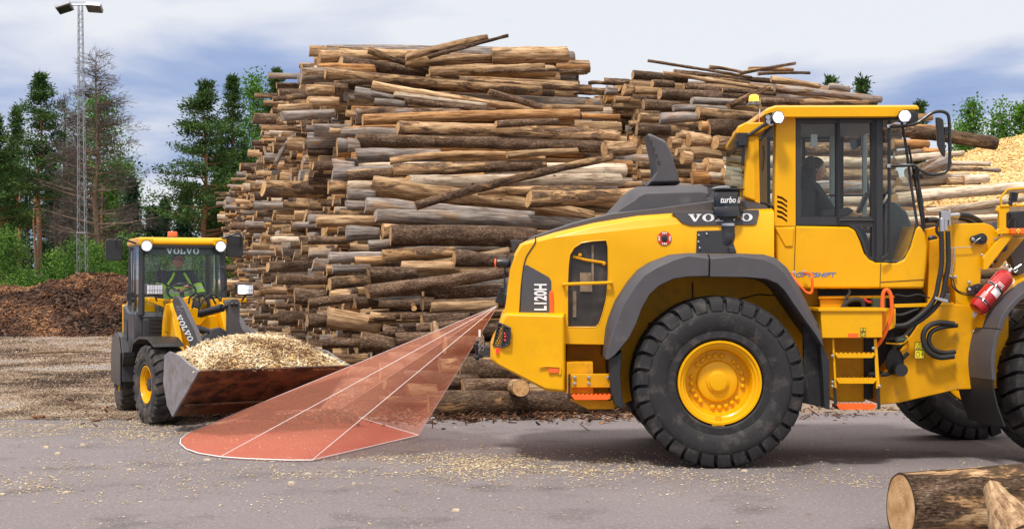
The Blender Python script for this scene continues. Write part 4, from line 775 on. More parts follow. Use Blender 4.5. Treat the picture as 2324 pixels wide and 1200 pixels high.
# ---- tyre and wheel builder (axis along local y, outer face at -y)
def lug_rows(mb,Rr,hw,n,skew,depth,cov=.62,shoulder=.16,off=0,inner=.01):
    for side in(-1,1):
        for k in range(n):
            a0=2*PI*(k+(.5 if side>0 else 0))/n+off; da=2*PI/n*cov/2
            q_=Rr/.805; prof=[(inner,0),(hw*.55,0),(hw*.88,-.004),(hw*1.02,-.025*q_),(hw*1.075,-.06*q_),(hw*1.09,-.135*q_)]
            lo=[(p[0],-depth-.012+(p[1] if i<3 else 0)) for i,p in enumerate(prof)]
            top=[];bot=[]
            for t in(-1,1):
                for (y,dr) in prof:
                    sk=skew*(1-y/hw); w_=da*(1.0 if y<hw*.8 else .92); a=a0+t*w_+sk*2*PI/n; r=Rr+dr; top.append(Vector((r*math.cos(a),side*y,r*math.sin(a))))
                for i,(y,dr) in enumerate(prof):
                    sk=skew*(1-y/hw); a=a0+t*da*1.12+sk*2*PI/n; y2=y-.045 if i>=3 else y; r=Rr+(dr-.0 if i>=4 else (dr-depth*.6 if i==3 else -depth-.01)); bot.append(Vector((r*math.cos(a),side*max(.0,y2),r*math.sin(a))))
            m_=len(prof); V=top+bot; f=[]
            for i in range(m_-1):
                f.append((i,i+1,m_+i+1,m_+i))
                f.append((i,2*m_+i,2*m_+i+1,i+1)); f.append((m_+i,m_+i+1,3*m_+i+1,3*m_+i))
            f.append((m_-1,2*m_-1+0,4*m_-1,3*m_-1)); f.append((0,m_,3*m_,2*m_))
            mb.add(V,f)
def big_wheel(M,tm,rm,name='wheel',R0=.805,hw=.295,rimr=.40,n=30,parent=BL,lug=.045,cov=.8):
    k=R0/.805
    hb=MB(); hb.lathe([(-.02*k,.05),(-.1*k,.30*k),(.2*k,.30*k),(.2*k,.05)],40,M); w_=hb.build(name,rm,parent)
    t=MB(); rb=R0-lug
    t.lathe([(-hw*.75,rimr*.99),(-hw*.98,rimr*1.02),(-hw*1.02,rimr*1.06),(-hw*1.01,rimr*1.22),(-hw*1.045,rimr*1.25),(-hw*1.09,rimr*1.4),(-hw*1.10,rimr*1.52),(-hw*1.09,R0*.80),(-hw*1.05,R0*.835),(-hw*.965,R0*.87),(-hw*.92,R0*.91),(-hw*.88,rb-.012),(-hw*.8,rb-.002),(0,rb+.004),(hw*.8,rb-.002),(hw*.93,rb-.012),(hw*.99,R0*.9),(hw*1.1,rimr*1.5),(hw*1.02,rimr*1.06),(hw*.7,rimr)],96,M)
    l=MB(); lug_rows(l,R0,hw,n,.55,lug,cov=cov); l.xf(M); b=len(t.v); t.v+=l.v; t.f+=[tuple(b+i for i in f) for f in l.f]; t.m+=l.m
    t.build('tyre',tm,w_,angle=30,weld=False)
    r=MB(); q=rimr/.40
    r.lathe([(-hw*.7,rimr*.98),(-hw*.93,rimr*.985),(-hw*.98,rimr*.975),(-hw*.98,rimr*.93),(-hw*.94,rimr*.91),(-hw*.90,rimr*.90),(-hw*.885,rimr*.85),(-hw*.86,rimr*.845),(-hw*.80,rimr*.83),(-hw*.76,rimr*.79),(-hw*.50,rimr*.755),(-hw*.36,rimr*.75),(-hw*.33,rimr*.73),(-hw*.33,rimr*.50),(-hw*.36,rimr*.49),(-hw*.42,rimr*.485),(-hw*.47,rimr*.46),(-hw*.50,rimr*.40),(-hw*.515,rimr*.27),(-hw*.53,rimr*.265),(-hw*.58,rimr*.255),(-hw*.59,rimr*.225),(-hw*.60,rimr*.21),(-hw*.645,rimr*.20),(-hw*.65,rimr*.18),(-hw*.652,rimr*.0)],72,M)
    bo=r
    for k2 in range(24):
        if k2%6 in(4,): continue
        a=2*PI*k2/24+.13; c=M@Vector((rimr*.61*math.cos(a),-hw*.36,rimr*.61*math.sin(a))); bo.ball(c,.024*q,10,6)
    bo.build('rim',rm,w_,angle=28)
    return w_
def WM(x,y,z,yaw=0,spin=0): return Matrix.Translation((x,y,z))@Matrix.Rotation(yaw,4,'Z')@Matrix.Rotation(spin,4,'Y')
wc=P(1634,868,13.24)
RZ=.803
big_wheel(WM(wc.x,13.53,RZ,0,.05),TYR,YEL,name='wheel')
big_wheel(WM(wc.x,15.57,RZ,0,.3),TYR,YEL,name='wheel')
YAW=R(10)
big_wheel(WM(5.46,13.82,RZ,YAW,.21),TYR,YEL)
big_wheel(WM(5.02,15.86,RZ,YAW,.4),TYR,YEL)
# valve bracket on the near rim
mb=MB(); c=P(1630,962,13.26); mb.box(c,(.12,.03,.035)); mb.box(c+Vector((0,.02,.05)),(.05,.05,.07)); mb.build('rim_lock',YEL,BL,bevel=.006)
# axle + chassis
mb=MB(); mb.lathe([(-.95,.13),(-.6,.2),(-.3,.26),(.3,.26),(.6,.2),(.95,.13)],24,WM(wc.x,YC,RZ)); mb.build('rear_axle',YELD,BL)
mb=MB(); mb.lathe([(-.95,.13),(-.6,.2),(-.3,.26),(.3,.26),(.6,.2),(.95,.13)],24,WM(5.24,14.84,RZ,YAW)); mb.build('front_axle',YELD,BL)
pl('rear_frame',[(1285,640),(1600,590),(1885,600),(1885,690),(1900,700),(1965,700),(1965,912),(1895,912),(1860,880),(1500,880),(1395,925),(1335,925),(1285,890)],13.98,15.12,YELD,bevel=.02)
mb=MB(); [mb.tube([P(a,b,13.965),P(c,d,13.965)],.006,n=5) for a,b,c,d in[(1572,640,1572,690),(1470,735,1600,690),(1660,683,1720,668),(1720,668,1790,672)]]; mb.build('frame_seam',BLK,BL)
# ---- counterweight
cw=[(1137,716),(1150,708),(1283,711),(1285,740),(1285,893),(1240,889),(1125,830),(1111,820),(1112,778),(1122,762)]
def shr(px,cx,cy,d): 
    o=[]
    for x,y in px:
        v=Vector((x-cx,y-cy)); l=v.length; o.append((x-v.x/l*d,y-v.y/l*d))
    return o
cwo=MB(); lay=[(13.40,shr(cw,1215,800,9)),(13.44,shr(cw,1215,800,2)),(13.55,cw),(15.55,cw),(15.66,shr(cw,1215,800,2)),(15.70,shr(cw,1215,800,9))]
def L0(px,Y,Yr=13.40): return [Vector((P(x,y,Yr).x,Y,P(x,y,Yr).z)) for x,y in px]
# the rear corner is cut back at an angle
def chamfer(vs,Y,near):
    o=[]
    for v in vs:
        t=max(0,min(1,(v.x-P(1111,800,13.4).x)/.26)); o.append(Vector((v.x,v.y+(1-t)*.17*near,v.z)))
    return o
cwo.loft([chamfer(L0(p,Y),Y,1 if Y<14 else -1) for Y,p in lay]); CW=cwo.build('counterweight',YEL,BL,bevel=.018,seg=3,angle=40)
# recessed side marker with groove
pl('side_reflector',[(1245,836),(1268,836),(1268,846),(1245,846)],13.385,13.41,ORA,CW,bevel=.002)
pl('groove_lip',[(1222,831),(1272,829),(1274,833),(1274,849),(1268,851),(1270,834)],13.387,13.41,YEL,CW,bevel=.002)
pl('red_reflector',[(1126,790),(1133,791),(1132,801),(1125,800)],13.50,13.53,REDL,CW,bevel=.001)
# grille on the corner
g=MB()
gp=[(1132,733),(1145,738),(1158,744),(1156,780),(1142,788),(1119,785)]
def cz(x,y,off=0): 
    v=P(x,y,13.44); t=max(0,min(1,(v.x-P(1111,800,13.4).x)/.26)); return Vector((v.x,13.412+(1-t)*.17-off,v.z))
for i in range(len(gp)): g.tube([cz(*gp[i],.02),cz(*gp[(i+1)%len(gp)],.02)],.009,n=6)
g.tube([cz(1144,738,.02),cz(1139,787,.02)],.008,n=6)
def inside(x,y,poly):
    r=False; j=len(poly)-1
    for i in range(len(poly)):
        a,b=poly[i],poly[j]
        if (a[1]>y)!=(b[1]>y) and x<(b[0]-a[0])*(y-a[1])/(b[1]-a[1])+a[0]: r=not r
        j=i
    return r
def hexes(px0,px1,py0,py1,st):
    y=py0;row=0
    while y<py1:
        x=px0+(st*.5 if row%2 else 0)
        while x<px1: yield x,y; x+=st
        y+=st*.86; row+=1
for x,y in hexes(1119,1158,735,786,6.2):
    if inside(x,y,gp):
        pts=[(x+3.3*math.cos(PI/6+k*PI/3),y+3.3*math.sin(PI/6+k*PI/3)) for k in range(7)]
        g.tube([cz(a,b,.016) for a,b in pts],.0035,n=4)
g.build('corner_grille',DGR,CW)
gb=MB(); gb.add([cz(x,y,.003) for x,y in shr(gp,1138,762,1)],[tuple(range(len(gp)))]); gb.build('grille_recess',BLK,CW)
rl=MB(); [rl.ball(cz(x,y,.006),.012,8,5) for x,y in((1146,757),(1147,764),(1146,771))]; rl.build('tail_light',REDL,CW)
# tow hitch at the rear
mb=MB(); c=P(1103,795,14.55); mb.box(c,(.16,.30,.10)); mb.box(c+Vector((-.08,0,-.06)),(.10,.2,.03)); mb.box(c+Vector((-.08,0,.06)),(.10,.2,.03)); mb.lathe([(-.1,.02),(.1,.02)],12,Matrix.Translation(c+Vector((-.09,0,0))),axis='z',caps=True); mb.build('tow_hitch',DGR,BL,bevel=.008)
mb=MB()
for k in range(7): 
    c=P(1091+ (k%2)*3,760+k*6,14.4); mb.tube([c+Vector((.018*math.cos(a),0 if k%2 else .018*math.cos(a),.018*math.sin(a)*1.4)) for a in np.linspace(0,2*PI,9)],.004,n=5)
mb.build('hitch_chain',SIL,BL)
pl('pin',[(1086,748),(1091,748),(1091,764),(1086,764)],14.38,14.42,WHT,BL,bevel=.002)
# orange safety bar standing on the counterweight
tb('grab_bar',[(1250,712),(1250,690),(1249,672),(1251,662),(1252,668),(1253,690),(1253,712)],13.55,.014,ORA)
# ---- hood
hp=[(1142,713),(1148,690),(1152,650),(1158,610),(1168,572),(1180,552),(1192,546),(1260,524),(1350,502),(1450,486),(1560,478),(1688,472),(1757,470),(1757,600),(1700,606),(1600,606),(1500,630),(1440,672),(1405,735),(1388,782),(1283,780),(1283,712)]
def hl(dt):       # lower the top edge by dt photo pixels to round the shoulder
    o=[]
    for i,(x,y) in enumerate(hp):
        if 6<=i<=12: o.append((x,y+dt*(1.0 if i>6 else .6)))
        elif i in(4,5): o.append((x+dt*.35,y+dt*.3))
        else: o.append((x,y))
    return o
win=[(1288,742),(1288,700),(1288,640),(1290,600),(1293,578),(1303,562),(1320,551),(1345,547),(1376,545),(1380,560),(1381,620),(1380,640),(1376,680),(1368,712),(1360,734),(1352,742)]
hood=MB()
layers=[(13.56,hl(15)),(13.59,hl(8)),(13.66,hl(3)),(13.82,hl(0)),(15.28,hl(0)),(15.44,hl(3)),(15.51,hl(8)),(15.54,hl(15))]
rings=[L0(p,Y,13.56) for Y,p in layers]; A=rings[0]; B=[P(x,y,13.56) for x,y in win]
hood.loft(rings,caps=False); hood.add(rings[-1],[tuple(range(len(hp)))])
hood.add(A+B,[tuple(t) for t in tessellate_polygon([A,B])])
k=len(B); hood.add(B+[v+Vector((.0,.07,0)) for v in B],[(i,(i+1)%k,k+(i+1)%k,k+i) for i in range(k)])
HD=hood.build('engine_hood',YEL,BL,angle=50)
for p_ in HD.data.polygons: p_.use_smooth=True
HD.data.set_sharp_from_angle(angle=R(55)); bv=HD.modifiers.new('bevel','BEVEL'); bv.width=.012; bv.segments=3; bv.limit_method='ANGLE'; bv.angle_limit=R(50); bv.harden_normals=True
mb=MB(); mb.add([v+Vector((0,.066,0)) for v in B],[tuple(range(k))]); vg=mb.build('side_vent_screen',DVD,HD)
mb=MB(); [mb.box(P(x,y,13.615),(w_/241,.01,h_/241)) for x,y,w_,h_ in((1304,690,8,60),(1345,600,5,90),(1330,640,28,44))]; mb.build('engine_part',mat('dull_brown_metal',(.22,.16,.10),.5,var=.4,vs=12),HD)
mb=MB(); mb.tube([P(1300,582,13.612),P(1330,590,13.612),P(1370,596,13.612)],.014,n=8); mb.ball(P(1316,579,13.61),.022,8,5); mb.ball(P(1371,598,13.61),.022,8,5); mb.build('linkage',YELD,HD)
# raised rim round the vent (soft pressed edge)
mb=MB(); mb.tube([P(x,y,13.562) for x,y in win]+[P(*win[0],13.562)],.006,n=6); mb.build('vent_rim',YEL,HD)
tb('hand_rail',[(1277,645),(1300,644),(1360,642),(1388,641)],13.51,.016,YEL,HD,smooth=0)
mb=MB(); [mb.tube([P(x,y,13.51),P(x,y,13.57)],.014,n=8) for x,y in((1279,645),(1387,641))]; mb.build('rail_bracket',YEL,HD)
tb('panel_gap',[(1216,536),(1214,552),(1205,566),(1192,590),(1184,640),(1179,712)],13.556,.006,BLK,HD)
pl('model_plate',[(1187,602),(1196,601),(1246,629),(1251,638),(1252,711),(1181,712)],13.552,13.57,GRY,HD,bevel=.003)
def vfn(u,v,t): return P(1240-(24)*v, 703-58*u,13.549)-Vector((0,.003*t,0))   # reads upward
def vf2(u,v,t): return P(1212+29*(1-v),704-60*u,13.549)-Vector((0,.003*t,0))
text_on('L120H',vf2,'model_number',WHT,HD,space=1.02,bold=.035)
# pressed shoulder line
tb('shoulder_crease',[(1222,566),(1300,541),(1400,517),(1500,508),(1600,505),(1750,503)],13.575,.008,YEL,HD)
# grey top cover
tc_=[(1187,549),(1214,532),(1300,503),(1392,480),(1500,468),(1620,452),(1700,450),(1740,458),(1757,470),(1757,473),(1688,475),(1560,481),(1450,489),(1350,505),(1262,527),(1195,549)]
mb=MB(); mb.loft([L0([(x,max(y+4,y)) if i<9 else (x,y) for i,(x,y) in enumerate(tc_)],13.72,13.56),L0(tc_,13.85,13.56),L0(tc_,15.25,13.56),L0([(x,y+4) if i<9 else (x,y) for i,(x,y) in enumerate(tc_)],15.38,13.56)]); TC=mb.build('hood_cover',GRY,BL,bevel=.012)
hump=[(1388,482),(1398,470),(1432,432),(1440,424),(1456,417),(1600,413),(1618,417),(1628,428),(1660,455),(1600,462),(1500,470)]
mb=MB(); mb.loft([L0([(x+(14 if i<5 else 0)-(14 if i in(7,8) else 0),y+18 if i in(2,3,4,5,6,7) else y) for i,(x,y) in enumerate(hump)],13.88,13.62),L0([(x+4 if i<5 else x,y+3) for i,(x,y) in enumerate(hump)],13.98,13.62),L0(hump,14.06,13.62),L0(hump,15.04,13.62),L0([(x+4,y+3) for x,y in hump],15.12,13.62),L0([(x+14,y+18) for x,y in hump],15.22,13.62)]); mb.build('intake_dome',GRY,TC,bevel=.015)
# exhaust fin
fin=[(1470,303),(1477,302),(1511,318),(1522,338),(1546,416),(1473,418),(1488,395),(1482,350)]
def Lf(px,Y): return [Vector((P(x,y,14.3).x,Y,P(x,y,14.3).z)) for x,y in px]
mb=MB(); mb.loft([Lf(shr(fin,1505,370,6),14.30),Lf(fin,14.36),Lf(fin,14.74),Lf(shr(fin,1505,370,6),14.80)]); FN=mb.build('exhaust_shroud',GRY,TC,bevel=.012)
mb=MB(); mb.lathe([(0,.07),(.5,.07),(.5,.06),(.05,.06)],20,Matrix.Translation(P(1492,440,14.55)),axis='z'); mb.build('exhaust_pipe',DGR,FN)
mb=MB(); [mb.tube([P(1473+i*6,318+i*16,14.285),P(1480+i*6,318+i*16,14.285)],.006,n=5) for i in range(4)]; mb.build('shroud_clip',BLK,FN)
# pre-cleaner
px_,Yp=1651,13.60; c0=P(px_,500,Yp); zz=lambda y:(P(px_,y,Yp).z-c0.z); s_=Yp/F
mb=MB(); mb.lathe([(zz(424),0.001),(zz(422),18*s_),(zz(425),32*s_),(zz(429),39*s_),(zz(432),39*s_),(zz(434),34*s_),(zz(435),29*s_)],32,Matrix.Translation(c0),axis='z'); PC=mb.build('air_precleaner',BLG,BL,label='glossy black round air pre-cleaner with white lettering')
mb=MB(); mb.lathe([(zz(434),29*s_),(zz(437),31*s_),(zz(470),31*s_),(zz(471),34*s_),(zz(475),36*s_),(zz(492),36*s_),(zz(497),32*s_),(zz(498),19*s_)],40,Matrix.Translation(c0),axis='z'); mb.build('bowl',BLG,PC)
mb=MB(); mb.lathe([(zz(497),18*s_),(zz(540),18*s_)],28,Matrix.Translation(c0),axis='z'); mb.tube([P(1651,530,Yp),P(1651,540,Yp),P(1645,552,Yp+.02),P(1632,564,Yp+.06),P(1616,576,Yp+.12)],18*s_,n=24,smooth=4); mb.build('intake_pipe',DGR,PC)
mb=MB(); mb.lathe([(zz(507),19.5*s_),(zz(513),19.5*s_)],28,Matrix.Translation(c0),axis='z'); mb.build('hose_clamp',SIL,PC)
def cyl_fn(x0,y0,x1,y1,rad,cx=px_,Y=Yp):
    def f(u,v,t):
        a=math.asin(max(-1,min(1,((x0+(x1-x0)*u)-cx)*s_/rad))); z=P(cx,y0+(y1-y0)*v,Y).z; rr=rad+.001+.002*t; return Vector((P(cx,500,Y).x+rr*math.sin(a),Y-rr*math.cos(a),z))
    return f
text_on('turbo II',cyl_fn(1632,462,1678,448,31*s_),'lettering',WHT,PC,shear=.25,bold=.02)
pl('pipe_recess',[(1582,524),(1655,522),(1672,574),(1580,574)],13.548,13.6,DGR,HD,bevel=.004)
bolts(HD,[(1586,534),(1585,549),(1588,563),(1604,531)],13.545,.008)
pl('pipe_bracket',[(1655,560),(1668,560),(1668,575),(1655,575)],13.50,13.56,DGR,HD)
# maker's plate
pl('maker_plate',[(1524,481),(1640,477),(1722,476),(1723,482),(1717,507),(1712,510),(1567,512),(1548,506)],13.548,13.62,GRY,HD,bevel=.003)
nm=maker_text(lambda u,v,t:P(1562+146*u,503-17*v+(-1.5*u),13.546)-Vector((0,.003*t,0))); nm.build('maker_lettering',WHT,HD,weld=False)
# round red emergency decal
c=P(1508,541,13.555); mb=MB(); mb.lathe([(-.002,.067),(-.004,.066),(-.004,.036),(-.002,.035)],40,Matrix.Translation(c)); mb.build('emergency_decal',mat('decal_red',(.55,.03,.02),.5),HD)
mb=MB(); mb.lathe([(0,.030),(-.01,.030),(-.014,.02),(-.014,0.001)],24,Matrix.Translation(c)); mb.build('filler_plug',BLP,HD)
mb=MB()
for k in range(4):
    a=k*PI/2; M_=Matrix.Translation(c+Vector((.051*math.cos(a),-.006,.051*math.sin(a))))@Matrix.Rotation(-a,4,'Y')
    mb.xf(Matrix.Identity(4)); q=MB(); q.box((0,0,0),(.016,.002,.012)); q.box((0,0,.016),(.016,.002,.010)); q.box((.0,0,-.017),(.014,.002,.01)); q.xf(M_); b=len(mb.v); mb.v+=q.v; mb.f+=[tuple(b+i for i in f) for f in q.f]; mb.m+=q.m
mb.build('decal_pictogram',WHT,HD)
# rear grille strips, lights, radar
mb=MB(); mb.loft([L0([(1150,708),(1147,660),(1153,640),(1160,590),(1168,578),(1172,600),(1168,640),(1164,680),(1160,700)],Y,13.56) for Y in(13.62,15.48)]); RG=mb.build('rear_grille',BLP,BL,bevel=.01)
mb=MB()
for y in range(592,706,5):
    xx=1168-(y-592)*.13 + (-4 if 628<y<668 else 0); mb.tube([P(xx-8,y,13.6),P(xx+6,y+3,13.585)],.005,n=5)
mb.build('grille_slats',DGR,RG)
pl('camera_housing',[(1158,545),(1190,545),(1176,556),(1164,574)],13.80,14.0,DGR,BL,bevel=.006)
mb=MB(); c=P(1140,597,13.70); mb.lathe([(-.075,.03),(-.06,.045),(.02,.05),(.05,.045),(.06,.02)],20,Matrix.Translation(c)@Matrix.Rotation(R(90),4,'Z')); mb.build('rear_work_light',BLP,BL)
mb=MB(); mb.lathe([(-.078,.001),(-.074,.04),(-.06,.045)],20,Matrix.Translation(P(1140,597,13.70))@Matrix.Rotation(R(-90),4,'Z')); mb.build('light_lens',ORA,BL)
tb('guard_rod',[(1152,575),(1146,610),(1145,650),(1146,680)],13.72,.008,DGR)
pl('sensor_bracket',[(1144,660),(1158,640),(1160,700),(1150,712),(1146,700)],14.30,14.8,DGR,BL,bevel=.01)
mb=MB(); c=P(1137,676,14.45); mb.box(c,(.09,.16,.12),Matrix.Rotation(R(18),3,'Y')); mb.box(c+Vector((.02,0,.09)),(.06,.12,.05)); mb.build('radar_sensor',BLP,BL,bevel=.008,label='small black radar box on the rear grille')
# ---- rear fender, two pieces
fo=[(1373,814),(1375,780),(1379,745),(1386,720),(1400,684),(1428,640),(1452,612),(1480,594),(1525,577),(1560,574),(1607,574)]
fi=[(1607,627),(1560,628),(1528,633),(1496,648),(1474,668),(1456,700),(1443,735),(1428,765),(1408,790),(1395,805),(1380,816)]
f2o=[(1610,575),(1680,575),(1735,577),(1762,585),(1788,607),(1815,650),(1840,700),(1862,742),(1869,770),(1868,785)]
f2i=[(1864,783),(1850,760),(1828,730),(1800,690),(1780,660),(1762,643),(1738,633),(1690,629),(1610,628)]
def fend(o_,i_,nm):
    poly=o_+i_; k=len(o_)
    ins=[(x,y+0) for x,y in poly]
    cxm,cym=1634,850
    out2=[]
    for j,(x,y) in enumerate(poly):
        v=Vector((x-cxm,y-cym)); l=v.length; d=(16*min(1,min(j,k-1-j)/2.5+(.75 if abs(poly[j][0]-1608)<4 else 0)) if j<k else 0); out2.append((x-v.x/l*d,y-v.y/l*d))
    mb=MB(); mb.loft([L0(out2,13.20,13.24),L0(poly,13.28,13.24),L0(poly,13.92,13.24)]); return mb.build(nm,GRY,BL,bevel=.01,angle=40)
FD=fend(fo,fi,'rear_fender'); fend(f2o,f2i,'rear_fender')
pl('mud_flap',[(1383,812),(1400,806),(1412,795),(1408,850),(1416,930),(1395,918),(1386,880)],13.25,13.85,BLK,BL,bevel=.01)
mb=MB(); mb.loft([L0([(1832,735),(1845,745),(1868,785),(1880,850),(1882,926),(1832,918),(1834,850)],13.42,13.24),L0([(1832,735),(1845,745),(1868,785),(1882,850),(1884,930),(1830,918),(1834,850)],13.48,13.24)]); mb.build('mud_flap',TYR,BL,bevel=.006)
mb=MB(); mb.loft([L0([(1858,735),(1868,785),(1884,820),(1884,930),(1872,926),(1868,850)],Y,13.24) for Y in(13.25,13.42)]); mb.build('flap_edge',BLP,BL,bevel=.006)
# ---- rear step unit
pl('tread_box',[(1286,822),(1346,822),(1347,893),(1286,893)],13.46,13.95,YELD,BL,bevel=.006)
mb=MB()
for i in range(14):
    for j in range(7): mb.ball(P(1289+i*4.2,822,13.5+j*.055)+Vector((0,0,.003)),.008,6,3,(1,1,.6))
mb.build('tread_studs',YELD,BL)
pl('step_plate',[(1296,849),(1385,848),(1385,879),(1296,879)],13.38,13.44,YELD,BL,bevel=.006)
bolts(BL,[(1304,856),(1304,870),(1336,856),(1336,870),(1380,856)],13.372,.013)
mb=MB(); [mb.box(P(x,877,13.38),(.02,.05,.24)) for x in(1292,1388)]; mb.build('step_hanger',BLP,BL,bevel=.005)
def step(x0,x1,y,Y,m,nm,dep=.20,par=BL):
    mb=MB(); a=P(x0,y,Y); b=P(x1,y,Y); w_=b.x-a.x; mb.loft([[Vector((a.x,Y,a.z)),Vector((b.x,Y,a.z)),Vector((b.x-.03,Y,a.z-.04)),Vector((a.x+.03,Y,a.z-.04))],[Vector((a.x,Y+dep,a.z)),Vector((b.x,Y+dep,a.z)),Vector((b.x,Y+dep,a.z-.03)),Vector((a.x,Y+dep,a.z-.03))]])
    nn_=int(w_/.04)
    for i in range(nn_):
        for j in range(4): mb.ball(Vector((a.x+w_*(i+.5)/nn_+(.01 if j%2 else 0),Y+.012+dep*j/3.6,a.z+.002)),.011,8,4,(1,1,.8))
    return mb.build(nm,m,par)
step(1297,1387,897,13.30,ORA,'orange_step',.26)
pl('lower_frame',[(1290,905),(1385,908),(1395,905),(1395,928),(1335,928)],13.45,13.95,YELD,BL,bevel=.008)
# ---- cab
YN=13.72; YF=2*YC-YN
cab_low=[(1757,513),(1806,511),(1925,512),(1940,520),(1952,545),(1962,573),(1975,588),(1990,595),(2035,597),(2054,588),(2068,560),(2080,518),(2088,511),(2101,530),(2106,560),(2104,600),(2098,655),(1790,655),(1776,620),(1757,590)]
mb=MB(); mb.loft([L0(shr(cab_low,1930,600,4),YN-.03,YN),L0(cab_low,YN+.03,YN),L0(cab_low,YN+.16,YN)]); both(mb); CL=mb.build('cab_body',YEL,BL,bevel=.02,seg=3,angle=45)
mb=MB(); mb.loft([L0([(1757,520),(1800,520),(1800,650),(1790,655),(1757,590)],Y,YN) for Y in(YN+.15,YF-.15)]); mb.build('cab_rear_wall',YELD,BL)
mb=MB(); mb.loft([L0([(1790,640),(2098,640),(2098,655),(1790,655)],Y,YN) for Y in(YN+.1,YF-.1)]); mb.build('cab_floor',BLK,BL)
mb=MB(); mb.loft([L0([(2060,600),(2088,511),(2101,530),(2098,640),(2070,640)],Y,YN) for Y in(YN+.15,YF-.15)]); mb.build('cab_nose',YEL,BL,bevel=.01)
GAPM=mat('painted_gap_shadow',(.12,.06,.01),.8)  # dark yellow-brown that paints the shadow in the cab panel gaps
for a,b,c,d in((1999,597,1997,654),(1806,513,1801,655),(1999,640,2098,634)): mb=MB(); mb.tube([P(a,b,YN-.032),P(c,d,YN-.032)],.004,n=5); mb.build('panel_gap',GAPM,CL)
pl('side_crease',[(1757,515),(1803,517),(1800,560),(1782,560)],YN-.045,YN-.02,YEL,CL,bevel=.012)
text_on('OPTISHIFT',side_fn(1806,628,1898,618,YN-.032),'blue_lettering',BLU,CL,shear=.3,bold=.01)
pillar=[(1762,262),(1806,262),(1806,513),(1757,513),(1758,470)]
vents=[]
for i in range(6):
    y0=444+i*11; vents.append([(1764,y0),(1775,y0+3),(1787,y0+12),(1787,y0+17),(1775,y0+8.5),(1764,y0+5)])
vents=[[(x+(0 if i<5 else 0),y) for x,y in v] for i,v in enumerate(vents)]
PI_=MB(); PI_.pprism(pillar,YN-.03,YN+.12,hole=vents[:5],depth=.03); PI_.build('cab_pillar',YEL,BL,bevel=.006)
mb=MB(); mb.pprism([(1763,440),(1795,446),(1796,508),(1763,508)],YN+.0,YN+.02); mb.build('pillar_vent',BLK,BL)
pl('cab_pillar',pillar,YF-.12,YF+.03,YEL,BL,bevel=.01) if False else None
mb=MB(); mb.loft([L0(pillar,YF-.12,YN),L0(pillar,YF+.03,YN)]); mb.build('cab_pillar',YEL,BL,bevel=.01)
rp=[(1697,308),(1722,308),(1725,460),(1688,448)]
mb=MB(); mb.loft([L0(rp,YN,YN),L0(rp,YN+.1,YN)]); mb.build('rear_pillar',YEL,BL,bevel=.02,seg=3)
mb=MB(); mb.loft([[v+Vector((.22,0,0)) for v in L0(rp,YF-.1,YN)],[v+Vector((.22,0,0)) for v in L0(rp,YF,YN)]]); mb.build('rear_pillar',YEL,BL,bevel=.02,seg=3)
mb=MB(); mb.loft([L0([(1712,312),(1722,312),(1725,462),(1713,458)],YN-.004,YN),L0([(1712,312),(1722,312),(1725,462),(1713,458)],YN+.05,YN)]); mb.build('pillar_edge',YELD,BL,bevel=.004)
# door / window frame and glass, near and far side
FRM=mat('window_frame_grey',(.03,.03,.034),.4,var=.1)
h1=[(1818,280),(1899,280),(1899,492),(1818,492)]; h2=[(1907,279),(1978,279),(1978,492),(1907,492)]; h3=[(1942,515),(1979,515),(1979,583),(1971,582),(1961,545),(1952,523)]
fr_out=[(1807,265),(2004,265),(2004,594),(1985,593),(1968,586),(1955,548),(1942,522),(1925,511),(1807,511)]
mb=MB(); mb.pprism(fr_out,YN-.02,YN+.05,hole=[h1,h2,h3],depth=.068)
# the back cap of each plate hides the openings: drop it
mb.f=[f for f in mb.f if len(f)<9]; mb.m=[0]*len(mb.f); both(mb)
WF=mb.build('window_frame',FRM,BL,weld=False)
mb=MB(); [mb.tube([P(x,y0,YN-.03),P(x,y1,YN-.03)],.012,n=6) for x,y0,y1 in((1903,272,506),(1986,270,590),(1984,272,500))]; mb.tube([P(1905,500,YN-.03),P(1984,500,YN-.03)],.01,n=6); mb.build('sliding_rail',BLP,WF)
def gl(nm,px,Y,m=GLS,par=BL):
    mb=MB(); mb.loft([L0(px,Y,YN),L0(px,Y+.006,YN)]); return mb.build(nm,m,par)
for h in(h1,h2,h3):
    gl('window_pane',h,YN+.02); gl('window_pane',h,YF-.02)
qg=[(2006,285),(2042,283),(2056,340),(2079,505),(2070,545),(2060,578),(2045,591),(2006,592)]
gl('quarter_pane',qg,YN+.02); gl('quarter_pane',qg,YF-.02)
mb=MB(); mb.tube([P(x,y,YN+.02) for x,y in[(2045,268),(2056,330),(2068,420),(2082,512)]],.014,n=8); mb.tube([P(x,y,YN+.0) for x,y in[(2081,508),(2072,545),(2060,578),(2045,593),(2004,594)]],.014,n=8); both(mb); mb.build('front_pillar',FRM,BL)
mb=MB(); a=[P(2044,285,YN+.03),P(2056,340,YN+.03),P(2068,420,YN+.03),P(2080,505,YN+.03)]; mb.loft([a+[v+Vector((.006,0,0)) for v in a[::-1]],[Vector((v.x,YF-.03,v.z)) for v in a+[u+Vector((.006,0,0)) for u in a[::-1]]]]); mb.build('windscreen',GLS,BL)
rw=[(1726,318),(1760,285),(1758,470),(1740,458),(1726,455)]
gl('rear_side_pane',rw,YN+.03); gl('rear_side_pane',rw,YF-.03)
mb=MB(); a=[P(1700,315,YN+.1),P(1694,450,YN+.1)]; mb.loft([a+[v+Vector((.006,0,0)) for v in a[::-1]],[Vector((v.x,YF-.1,v.z)) for v in a+[u+Vector((.006,0,0)) for u in a[::-1]]]]); mb.build('rear_pane',GLT,BL)
